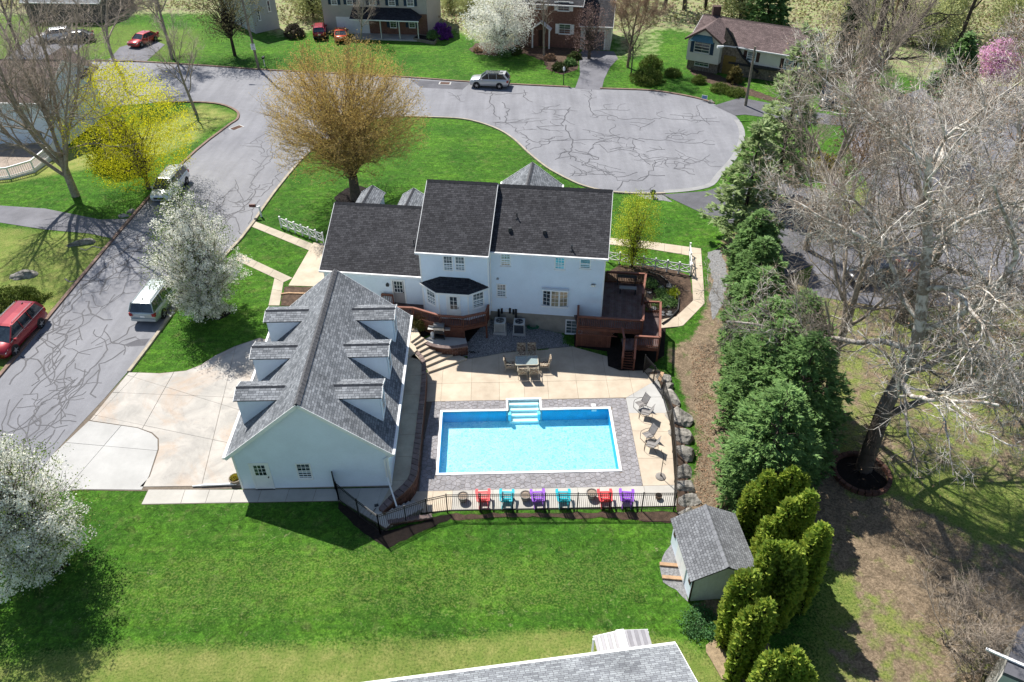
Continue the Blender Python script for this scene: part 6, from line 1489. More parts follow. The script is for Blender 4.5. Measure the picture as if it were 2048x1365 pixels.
# building corner at the lower right
q = [at(*p, 3.2) for p in ((2008, 1345), (2036, 1262), (2110, 1180), (2180, 1420))]
H9 = thing('outbuilding', 'dark flat roof with a pale rail at the lower right corner', 'outbuilding', q[1]); part('roof', MB().prism([p[:2] for p in q], 3.0, 3.2), ASPH_D, H9); part('wall', MB().prism([np.array(p[:2])*.995+np.array(q[3][:2])*.005 for p in q], -.3, 3.0), LTRIM, H9)
part('edge_rail', MB().bar(at(1972, 1298, 3.3), at(2056, 1335, 3.3), .12, .08), W_TRIM, H9)

# ------------------------------------------------------------------ shed
zw, zr = 1.95, 2.75
sA, sB = gp(1378, 1203), gp(1480, 1200); zs0 = sA[2]; dS = (sB-sA)[:2]; dS /= np.linalg.norm(dS); SF = Frame(sA[:2], math.atan2(dS[1], dS[0])); sw = 3.05
sl_ = SF.Y(1366, 1040, 0); 
far = SF.Z(1377, 1036, zs0+zw); sd = max(3.6, far[1]); SHED = thing('garden_shed', 'small pale garden shed with a grey shingle roof beside the arborvitae', 'shed', SF.w(sw/2, sd/2, zs0))
shs = mat('shed_panel_siding', (.47, .50, .49), .7, .12, 1.2, col2=(.40, .42, .40), fine=.1, fscale=8)
swf = Wall(SF.w(0, 0, 0), SF.w(sw, 0, 0)); swl = Wall(SF.w(0, sd, 0), SF.w(0, 0, 0)); swr = Wall(SF.w(sw, 0, 0), SF.w(sw, sd, 0)); swb = Wall(SF.w(sw, sd, 0), SF.w(0, sd, 0))
for w_ in (swf, swb):
    L = w_.L; n = 8
    for k in range(n):
        a, c = L*k/n+.004, L*(k+1)/n-.004; top = lambda s: zs0+zw+(zr-zw)*(1-abs(s-L/2)/(L/2)); s_ = [(a, zs0+.12), (c, zs0+.12), (c, top(c)-.07), (a, top(a)-.07)]
        if a < L/2 < c: s_.insert(3, (L/2, top(L/2)-.07))
        mb = MB(w_.xf); mb.poly([(p[0], .012, p[1]) for p in s_]); mb.poly([(a, .012, s_[0][1]), (a, .012, s_[-1][1]), (a, 0, s_[-1][1]), (a, 0, s_[0][1])][::-1]); part('wall_panel', mb, shs, SHED)
    part('wall', face(w_, [(0, zs0-.2), (L, zs0-.2), (L, zs0+zw-.08), (L/2, zs0+zr-.08), (0, zs0+zw-.08)]), shs, SHED)
for w_ in (swl, swr): part('wall', face(w_, [(0, zs0-.2), (w_.L, zs0-.2), (w_.L, zs0+zw), (0, zs0+zw)]), W_SID, SHED)
for k in range(2):
    s0 = sd*.30+k*.78; d_ = part('door', MB(swl.xf).box(s0, 0, zs0+.12, s0+.75, .05, zs0+1.85), W_TRIM, SHED); part('hinge', MB(swl.xf).box(s0+.05, .03, zs0+1.4, s0+.4, .07, zs0+1.46), DKMETAL, d_)
part('shutter', MB(swl.xf).box(sd*.07, 0, zs0+1.0, sd*.07+.25, .05, zs0+1.75), SHUTB, SHED); part('shutter', MB(swl.xf).box(sd*.86, 0, zs0+1.0, sd*.86+.25, .05, zs0+1.75), SHUTB, SHED)
for s in (-1, 1):
    u0 = sw/2+s*(sw/2+.22); zz = zs0+zw-(zr-zw)/(sw/2)*.22; roof_plane(SHED, [SF.w(u0, -.12, zz), SF.w(u0, sd+.12, zz), SF.w(sw/2, sd+.12, zs0+zr), SF.w(sw/2, -.12, zs0+zr)], ROOF_S, .08)
ridge_cap(SHED, SF.w(sw/2, -.12, zs0+zr), SF.w(sw/2, sd+.12, zs0+zr), mat('shed_ridge', (.20, .205, .22), .9, .2), .3)
c = SF.w(0, 0, 0); part('corner_trim', MB().box(c[0]-.06, c[1]-.06, zs0, c[0]+.01, c[1]+.01, zs0+zw-.1), mat('dark_brown_trim', (.03, .02, .018), .7), SHED)
for k, y in enumerate((1130, 1156)):
    p, q = gp(1319+k*5, y), gp(1366+k*4, y+4); single('timber_sleeper', MB().bar(p+[0, 0, .06], q+[0, 0, .06], .2, .12), LUMBER, ('upper', 'lower')[k]+' timber sleeper lying across the gravel by the shed', 'timber', 'sleepers by the shed')
# ================================================================== THINGS ON THE TERRACE
def loc_copy(proto, spots, labels=None, group=None):
    """first spot moves the prototype, the others are copies"""
    for i, (p, rz) in enumerate(spots):
        o = proto if i == 0 else copy_tree(proto)
        o.location = [float(c) for c in p]; o.rotation_euler = (0, 0, rz)
        if labels: o['label'] = labels[i]
        if group: o['group'] = group
def adirondack(m):
    t = thing('adirondack_chair', 'x', 'chair')
    for k in range(5): part('back_slat', MB().bar(((k-2)*.105, -.30, .30), ((k-2)*.118, -.72-(.0 if k == 2 else .01*abs(k-2)), 1.02-.035*(k-2)**2), .095, .022, (0, 1, 0)), m, t, local=True)
    for k in range(5): part('seat_slat', MB().box(-.27, .28-.125*k, .385-.035*k, .27, .39-.125*k, .407-.035*k), m, t, local=True)
    for s in (-1, 1):
        part('arm', MB().prism([(s*.27, .42), (s*.42, .42), (s*.44, .2), (s*.36, -.48), (s*.28, -.48)], .56, .585), m, t, local=True)
        part('front_leg', MB().box(s*.30-.02, .26, 0, s*.30+.02, .37, .56), m, t, local=True); part('rear_leg', MB().bar((s*.25, .38, .36), (s*.25, -.62, .03), .03, .12), m, t, local=True)
    part('back_brace', MB().box(-.30, -.50, .50, .30, -.47, .57), m, t, local=True)
    return t
def plast(n, c): return mat(n, c, .4, .05, 4)
ad = {'red': plast('red_plastic', (.62, .055, .06)), 'teal': plast('teal_plastic', (.0, .36, .44)), 'purple': plast('purple_plastic', (.24, .07, .48))}
for (px, c, rz, lab) in ((966.5, 'red', .04, 'red adirondack chair nearest the garage, second item from the left along the fence'), (1013.5, 'teal', -.05, 'teal adirondack chair between the left red chair and a round pot'), (1075.5, 'purple', .07, 'purple adirondack chair between a pot and a teal chair'),
                         (1126, 'teal', .0, 'teal adirondack chair beside the purple one in the middle of the row'), (1209, 'red', .02, 'red adirondack chair in the right half of the row by the fence'), (1252, 'purple', -.08, 'purple adirondack chair at the right end of the row')):
    t = adirondack(ad[c]); p = at(px, 1003, 0); t.location = p; t.rotation_euler = (0, 0, rz); t['label'] = lab; t['group'] = 'adirondack chairs along the pool fence'
def pot(name, label, p, r, h, m, soil, plant=None, group=None):
    t = thing(name, label, 'planter', p, 0, group); part('pot', MB().lathe((0, 0, 0), [(r*.72, 0), (r*.95, h*.75), (r*1.06, h*.86), (r*1.06, h), (r*.9, h), (r*.88, h*.85)], 16), m, t, local=True); part('soil', MB().lathe((0, 0, h*.86), [(r*.88, 0), (r*.85, .015)], 14), soil, t, local=True)
    if plant: part('flowers', plant, None, t, local=True)
    return t
POTM = mat('grey_stone_pot', (.26, .24, .22), .8, .25, 6)
for px, py, lab in ((926.5, 1001, 'round grey pot at the left end of the chair row'), (1051, 999, 'round grey pot between a teal and a purple chair'), (1183, 995, 'round grey pot to the left of the right hand red chair')):
    pot('flower_pot', lab, at(px, py, 0), .30, .42, POTM, mat('dry_soil', (.30, .24, .19), .95, .3, 8), None, 'grey pots along the pool fence')
pot('flower_pot', 'small brown pot alone in the right corner by the pool fence', at(1316.5, 997, 0), .19, .26, mat('brown_pot', (.14, .09, .06), .8, .2), MULCH)
# sling chairs
SLING = mat('grey_sling_fabric', (.26, .245, .235), .8, .15, 6); SFR = mat('bronze_tube', (.07, .06, .055), .4, .2, 8)
t = thing('sling_chair', 'x', 'chair'); fr = MB()
part('sling', MB().slab([(-.24, .26, .42), (.24, .26, .42), (.24, -.20, .38), (-.24, -.20, .38)], .012), SLING, t, local=True); part('back_sling', MB().slab([(-.24, -.20, .38), (.24, -.20, .38), (.24, -.48, .98), (-.24, -.48, .98)], .012), SLING, t, local=True)
for s in (-1, 1):
    part('side_frame', MB().tube([(s*.26, -.50, 1.0), (s*.26, -.20, .37), (s*.26, .28, .42)], .015, 6), SFR, t, local=True)
    part('leg', MB().tube([(s*.29, -.42, 0), (s*.29, -.22, .40)], .014, 6), SFR, t, local=True)
    part('arm', MB().tube([(s*.29, -.30, .58), (s*.30, .0, .64), (s*.30, .30, .62), (s*.29, .36, .5), (s*.29, .34, 0)], .016, 6), SFR, t, local=True)
part('stretcher', MB().tube([(-.29, .34, .02), (.29, .34, .02)], .013, 6), SFR, t, local=True)
sp = [(at(1281, 817, 0), R_(118)), (at(1290, 834, 0), R_(72)), (at(1295, 879, 0), R_(118)), (at(1301, 898, 0), R_(72))]
loc_copy(t, sp, ['grey sling chair on the white slab, topmost of the four', 'grey sling chair second from the top, back edge-on to the fence', 'grey sling chair third from the top, turned towards the pool corner', 'grey sling chair lowest of the four, nearest the umbrella stand'], 'sling chairs on the east side of the pool')
t = thing('umbrella_stand', 'closed bare umbrella pole in a round grey base by the fence', 'umbrella stand', at(1321, 954, 0))
part('base', MB().lathe((0, 0, 0), [(.30, 0), (.30, .05), (.18, .11), (.06, .13), (.04, .3)], 20), POTM, t, local=True); tp = [(.0, 0, .1), (.03, 0.02, 1.55)]
part('pole', MB().tube([(0, 0, .1), (.0, .03, 1.75)], .022, 8), DKMETAL, t, local=True); part('crank', MB().tube([(0, .03, 1.72), (-.16, .05, 2.05), (-.18, .05, 2.2)], .018, 6).tube([(0, .02, 1.2), (.14, 0, 1.08), (.18, 0, 1.0)], .012, 6), DKMETAL, t, local=True)
# dining set
TAUPE = mat('champagne_metal', (.42, .38, .30), .45, .1, 6, metal=.2)
def cushion():
    m, nt, b = newmat('leaf_print_cushion'); v = nt.nodes.new('ShaderNodeTexVoronoi'); v.inputs['Scale'].default_value = 13; tc = nt.nodes.new('ShaderNodeTexCoord'); nt.links.new(tc.outputs['Object'], v.inputs['Vector'])
    n = _noise(nt, 11, 3, .6, dist=1.5); c = _mix(nt, (.55, .48, .35), (.12, .065, .045), _ramp(nt, n, [(.44, 0), (.52, 1)])); nt.links.new(c, b.inputs['Base Color']); b.inputs['Roughness'].default_value = .9; return m
CUSH = cushion()
def rbox(x0, y0, z0, x1, y1, z1, r=.03):
    bm = bmesh.new(); bmesh.ops.create_cube(bm, size=1)
    for v in bm.verts: v.co = ((x0+x1)/2+v.co.x*(x1-x0), (y0+y1)/2+v.co.y*(y1-y0), (z0+z1)/2+v.co.z*(z1-z0))
    bmesh.ops.bevel(bm, geom=bm.edges[:], offset=r, segments=2, affect='EDGES', profile=.5); me = bpy.data.meshes.new('c'); bm.to_mesh(me); bm.free(); return me
t = thing('patio_chair', 'x', 'chair')
part('seat_cushion', rbox(-.27, -.26, .36, .27, .28, .46), CUSH, t, local=True)
bc = rbox(-.27, -.05, 0, .27, .05, .62); bc.transform(Matrix.Translation((0, -.30, .44)) @ Matrix.Rotation(R_(14), 4, 'X')); part('back_cushion', bc, CUSH, t, local=True)
for s in (-1, 1):
    part('arm', MB().tube([(s*.31, -.36, .68), (s*.32, 0, .66), (s*.32, .26, .62), (s*.31, .32, .45), (s*.31, .30, 0)], .024, 6), TAUPE, t, local=True); part('leg', MB().tube([(s*.29, -.46, 1.0), (s*.29, -.30, .42), (s*.30, -.40, 0)], .02, 6), TAUPE, t, local=True)
part('seat_frame', MB().box(-.30, -.28, .32, .30, .30, .36), TAUPE, t, local=True)
tx = at(1053, 737, 0); sp = []
for px, py, rz in ((1043, 717, 180), (1063.5, 716.5, 180), (1045, 752, 0), (1067, 751.5, 0), (1021, 738.5, -90), (1088, 737.5, 90)): sp.append((at(px, py, 0), R_(rz+1)))
loc_copy(t, sp, ['patio chair with leaf print cushions behind the glass table, left one', 'patio chair with leaf print cushions behind the glass table, right one', 'patio chair in front of the glass table, left one, its back to the pool', 'patio chair in front of the glass table, right one, its back to the pool', 'patio chair at the left end of the glass table', 'patio chair at the right end of the glass table'], 'cushioned chairs round the glass table')
t = thing('patio_table', 'rectangular glass topped patio table with champagne metal legs', 'table', tx, R_(1))
gm_, nt, b = newmat('table_glass'); b.inputs['Base Color'].default_value = (.45, .56, .56, 1); b.inputs['Roughness'].default_value = .08; b.inputs['Alpha'].default_value = .38; b.inputs['Specular IOR Level'].default_value = .8
part('tabletop', MB().prism(rrect(-.78, -.50, .78, .50, .12), .70, .71), gm_, t, local=True)
oo, ii_ = rrect(-.80, -.52, .80, .52, .12), rrect(-.75, -.47, .75, .47, .10); mb = MB()
for k in range(len(oo)): mb.prism([oo[k], oo[(k+1) % len(oo)], ii_[(k+1) % len(oo)], ii_[k]], .69, .725)
part('table_rim', mb, TAUPE, t, local=True)
for s in (-1, 1):
    for q in (-1, 1): part('leg', MB().tube([(s*.70, q*.42, .69), (s*.60, q*.36, .35), (s*.72, q*.44, 0)], .025, 6), TAUPE, t, local=True)
part('centre_bar', MB().box(-.02, -.47, .685, .02, .47, .70), TAUPE, t, local=True)
# grill
g0 = at(880, 676, ZG-.06); t = thing('gas_grill', 'stainless gas grill with folding side shelves on the raised pad', 'grill', g0, R_(-4))
part('hood', MB().tube([(-.36, .02, 1.0), (.36, .02, 1.0)], .26, 14), mat('grey_grill_hood', (.16, .16, .16), .4, .1, metal=.5), t, local=True); part('firebox', MB().box(-.36, -.24, .72, .36, .27, 1.0), STEEL, t, local=True)
for s in (-1, 1): part('side_shelf', MB().box(s*.38 if s > 0 else -.78, -.22, .84, .78 if s > 0 else -.38, .24, .88), STEEL, t, local=True)
for s in (-1, 1):
    for q in (-.2, .22): part('leg', MB().box(s*.33-.03, q-.03, 0, s*.33+.03, q+.03, .72), DKMETAL, t, local=True)
part('bottom_shelf', MB().box(-.34, -.22, .12, .34, .24, .15), DKMETAL, t, local=True); part('front_panel', MB().box(-.30, -.27, .55, .30, -.245, .80), DKMETAL, t, local=True); part('handle', MB().tube([(-.28, -.30, .98), (.28, -.30, .98)], .018, 6), STEEL, t, local=True)
part('gas_bottle', MB().lathe((-.52, .05, 0), [(.12, 0), (.15, .06), (.15, .34), (.09, .42), (.04, .46)], 12), W_METAL, t, local=True)
# condensers
for px, py, dk, lab in ((1000.5, 660, 0, 'pale grey air conditioner on the gravel, left of the two'), (1038.5, 662, 1, 'dark sided air conditioner on the gravel, right of the two')):
    p = at(px, py, .52-.1*dk); t = thing('air_conditioner', lab, 'air conditioner', p, HF.yaw+.05, 'air conditioners behind the house'); lm, dm_ = mat('ac_light%d' % dk, (.50, .50, .47), .5, .1), mat('ac_grille%d' % dk, (.055, .065, .08) if dk else (.17, .165, .15), .5, .15)
    part('base_pad', MB().box(-.48, -.48, -.2, .48, .48, .05), CONC_L, t, local=True); part('cabinet', MB().box(-.37, -.37, .05, .37, .37, .80), dm_, t, local=True)
    for k in range(12): part('grille_slat', MB().box(-.38, -.385, .11+.055*k, .38, -.372, .135+.055*k), dm_ if dk else lm, t, local=True)
    for x in (-.37, .37):
        for y in (-.37, .37): part('corner_panel', MB().box(x-.03, y-.03, .05, x+.03, y+.03, .82), lm, t, local=True)
    sq = [(-.40, -.40), (.40, -.40), (.40, .40), (-.40, .40)]; ring = [(.30*math.cos(a), .30*math.sin(a)) for a in [2*PI*(k+.5)/16-.75*PI-PI/16 for k in range(16)]]
    mb = MB()
    for k in range(16):
        a, c = ring[k], ring[(k+1) % 16]; e = [(max(-.40, min(.40, q[0]*1.9)), max(-.40, min(.40, q[1]*1.9))) for q in (a, c)]; mb.poly([(*a, .84), (*e[0], .83), (*e[1], .83), (*c, .84)])
        mb.poly([(*e[0], .83), (*e[0], .78), (*e[1], .78), (*e[1], .83)])
    part('top_cover', mb, lm, t, local=True); mb = MB()
    for r in (.06, .12, .18, .24, .29): mb.tube([(r*math.cos(a), r*math.sin(a), .845) for a in [2*PI*k/18 for k in range(19)]], .006, 4)
    part('fan_guard', mb, DKMETAL, t, local=True)
    for k in range(3): a = k*2.1; part('fan_blade', MB().slab([(.04*math.cos(a), .04*math.sin(a), .815), (.26*math.cos(a-.3), .26*math.sin(a-.3), .81), (.26*math.cos(a+.35), .26*math.sin(a+.35), .825)], .006), STEEL, t, local=True)
hp = []
rg = random.Random(3); c0 = at(1066, 657, .30)
for k in range(90): a = k*.42; r = .30+.07*math.sin(k*.9)+.02*rg.random(); hp.append((c0[0]+r*math.cos(a)*1.15, c0[1]+r*math.sin(a)*.8, .36+.0022*k+.03*rg.random()))
single('garden_hose', MB().tube(hp, .018, 6), mat('green_hose', (.0, .16, .07), .4, .1), 'coiled green garden hose on the gravel beside the condensers', 'hose')
# furniture on the deck
zd = 1.72; p = at(1252, 566, zd); t = thing('patio_table', 'dark slatted table standing on the upper wooden deck', 'table', p, HF.yaw)
for k in range(9): part('slat', MB().box(-.72, -.42+.095*k, .70, .72, -.335+.095*k, .73), DKMETAL, t, local=True)
for s in (-1, 1):
    for q in (-1, 1): part('leg', MB().box(s*.64-.04, q*.38-.04, 0, s*.64+.04, q*.38+.04, .70), DKMETAL, t, local=True)
p = at(1255, 586, zd); t = thing('bench', 'grey topped dark bench in front of the slatted deck table', 'bench', p, HF.yaw); part('seat', MB().box(-.62, -.20, .42, .62, .20, .47), mat('grey_bench_top', (.20, .21, .21), .6, .1), t, local=True)
for s in (-1, 1): part('leg', MB().box(s*.55-.04, -.18, 0, s*.55+.04, .18, .42), DKMETAL, t, local=True)
# small things round the garage and lawns
def flower_mesh(col, n, r, z, seed): 
    rs = np.random.RandomState(seed); P = rs.normal(0, 1, (n, 3)); P /= np.linalg.norm(P, axis=1)[:, None]; P = P*r*rs.uniform(.5, 1, (n, 1)); P[:, 2] = np.abs(P[:, 2])*.7+z
    return leaf_mesh(P, .035, .06, rs)
def leaf_mesh(P, s0, s1, rs, aspect=1.0, nrm=None):
    """one small quad per point"""
    n = len(P); a = rs.normal(0, 1, (n, 3)); 
    if nrm is not None: a = nrm+a*.6
    a /= np.linalg.norm(a, axis=1)[:, None]+1e-9; t = rs.normal(0, 1, (n, 3)); u = np.cross(a, t); u /= np.linalg.norm(u, axis=1)[:, None]+1e-9; v = np.cross(a, u); s = rs.uniform(s0, s1, (n, 1))
    V = np.stack([P-u*s*aspect*.5, P+v*s*.5, P+u*s*aspect*.5, P-v*s*.5], 1).reshape(-1, 3); F = np.arange(4*n).reshape(n, 4); return npmesh('leaves', V, F)
fm = flower_mesh(None, 380, .30, .36, 5); fm.materials.append(leafmat('marigold', (.55, .36, .01), (.05, .14, .02), scale=9))
pot('half_barrel_planter', 'half barrel of yellow flowers at the corner of the garage', gp(473, 965), .34, .38, WOODP, MULCH, fm)
p, q = gp(404, 974), gp(474, 971); single('drain_pipe', MB().tube([p+[0, 0, .12], q+[0, 0, .12]], .06, 10).tube([p+[-.5, -.02, .08], p+[0, 0, .10]], .045, 8), W_METAL, 'white drain pipe lying across the edge of the concrete drive', 'pipe')
single('push_broom', MB().bar(at(741, 1030, 1.02), at(752, 1016, 1.10), .03, .03).bar(at(749, 1012, 1.06), at(757, 1010, 1.06), .12, .10), DKMETAL, 'broom lying on the concrete walk inside the fence corner', 'broom')
mb = MB(); p = gp(363, 657); mb.box(-.22, -.18, 0, .22, .18, .62); single('utility_box', mb, mat('beige_utility_box', (.36, .33, .24), .6, .1), 'small beige utility box on the grass by the street kerb', 'utility box', base=p)
p = gp(893, 141); single('utility_box', MB().box(-.3, -.25, 0, .3, .25, .7).box(-.33, -.28, .7, .33, .28, .85), mat('pale_pedestal', (.5, .5, .48), .6), 'small pale pedestal on the lawn across the turning circle', 'utility box', base=p)
t = thing('mailbox', 'brown mailbox on a white post at the kerb beside the fence', 'mailbox', gp(523, 434)); part('post', MB().box(-.06, -.06, 0, .06, .06, 1.05), W_TRIM, t, local=True); part('arm', MB().box(-.62, -.05, .92, .06, .05, 1.0), W_TRIM, t, local=True); part('box', MB().box(-.82, -.12, 1.0, -.30, .12, 1.14).tube([(-.82, 0, 1.14), (-.30, 0, 1.14)], .12, 12), mat('brown_mailbox', (.13, .05, .04), .5), t, local=True)
t = thing('mailbox', 'dark mailbox on a thin post beside the tall street pole', 'mailbox', gp(530, 134)); part('post', MB().box(-.05, -.05, 0, .05, .05, 1.1), W_TRIM, t, local=True); part('box', MB().box(-.14, -.3, 1.05, .14, .3, 1.3), DKMETAL, t, local=True)
t = thing('lamp_post', 'short garden lamp post beside the far drive', 'lamp post', gp(1127, 170)); part('post', MB().tube([(0, 0, 0), (0, 0, 1.7)], .05, 8), DKMETAL, t, local=True); part('lantern', MB().lathe((0, 0, 1.7), [(.08, 0), (.15, .12), (.13, .38), (.03, .52)], 8), W_METAL, t, local=True)
for pxb, ang, arm, lab, hh in (((518, 139), 176, 2.4, 'tall wooden street light pole with a white speed limit sign by the kerb', 11.5), ((1491, 212), 185, 3.6, 'wooden street light pole with a long arm in front of the split level house', 6.7)):
    p = gp(*pxb); t = thing('street_lamp', lab, 'street lamp', p); lean = (-.035*hh, .0) if pxb[0] < 600 else (-.02*hh, 0); top = (lean[0], lean[1], hh)
    part('pole', MB().tube([(0, 0, -.3), top], [.17, .11], 10), WOODP, t, local=True); a = R_(ang); e = (top[0]+arm*math.cos(a), top[1]+arm*math.sin(a), hh+.15); z0 = hh-.5 if pxb[0] > 600 else hh-2.6
    if pxb[0] < 600: e = (e[0], e[1], z0+.5)
    b0 = (lean[0]*z0/hh, 0, z0); part('arm', MB().tube([b0, (b0[0]+(e[0]-b0[0])*.4, b0[1], z0+.45), e], .035, 6), STEEL, t, local=True); part('lamp_head', MB().tube([e, (e[0]+.7*math.cos(a), e[1]+.7*math.sin(a), e[2]-.04)], [.10, .16], 10), W_METAL, t, local=True)
    if pxb[0] < 600:
        sx, sz = lean[0]*2.9/hh, 2.9; sg = part('sign_plate', MB().box(sx-.28, -.225, sz-.38, sx+.28, -.20, sz+.38), W_TRIM, t, local=True)
        for txt, dz, s in (('SPEED', .22, .15), ('LIMIT', .06, .15), ('25', -.28, .36)):
            cu = bpy.data.curves.new('txt', 'FONT'); cu.body = txt; cu.size = s; cu.align_x = 'CENTER'; cu.extrude = .002; ob = bpy.data.objects.new('t', cu); COL.objects.link(ob)
            dg = bpy.context.evaluated_depsgraph_get(); me = bpy.data.meshes.new_from_object(ob.evaluated_get(dg)); bpy.data.objects.remove(ob); me.transform(Matrix.Translation((sx, -.228, sz+dz)) @ Matrix.Rotation(PI/2, 4, 'X')); part('lettering', me, BLACKPL, sg, local=True)
p = gp(1408, 203); t = thing('yard_sign', 'small blue and white yard sign by the kerb', 'sign', p, R_(-25)); part('panel', MB().box(-.33, -.01, .25, .33, .01, .72), W_TRIM, t, local=True); part('panel_print', MB().box(-.28, -.014, .30, .28, -.0105, .66), mat('blue_print', (.16, .27, .50), .5), t, local=True)
for s in (-1, 1): part('stake', MB().bar((s*.25, 0, 0), (s*.25, 0, .3), .015, .015, (1, 0, 0)), DKMETAL, t, local=True)
um_ = flower_mesh(None, 160, .2, .62, 6); um_.materials.append(leafmat('urn_plant', (.03, .10, .02), (.07, .16, .03)))
t = thing('garden_urn', 'dark urn with a small green plant at the tip of the front lawn', 'urn', gp(1305, 395)); part('urn', MB().lathe((0, 0, 0), [(.18, 0), (.18, .06), (.07, .14), (.09, .26), (.24, .44), (.27, .62), (.22, .62)], 14), DKMETAL, t, local=True); part('plant', um_, None, t, local=True)
for px, py, rz, lab in ((890, 167, -6, 'rusty storm drain grate at the far kerb'), (473, 256, 50, 'rusty storm drain grate at the corner of the street')):
    t = thing('storm_drain', lab, 'drain', gp(px, py, .03), R_(rz)); part('frame', MB().box(-.75, -.45, -.02, .75, .45, .012), CONC_L, t, local=True)
    for k in range(7): part('grate_bar', MB().box(-.58, -.34+.1*k, .01, .58, -.28+.1*k, .03), mat('rust', (.16, .09, .065), .9, .3), t, local=True) if k == 0 else part('grate_bar', MB().box(-.58, -.34+.1*k, .01, .58, -.28+.1*k, .03), bpy.data.materials['rust'], t, local=True)
p0, p1, p2, p3 = gp(828, 82), gp(869, 90), gp(876, 80), gp(836, 74); t = thing('raised_planter', 'timber raised planter box on the lawn by the porch', 'planter', p0)
for a, c in ((p0, p1), (p1, p2), (p2, p3), (p3, p0)): part('plank', MB().bar(a+[0, 0, .2], c+[0, 0, .2], .12, .42), WOODP, t)
part('soil', MB().prism([tuple(x[:2]) for x in (p0, p1, p2, p3)], 0, .33), MULCH, t)

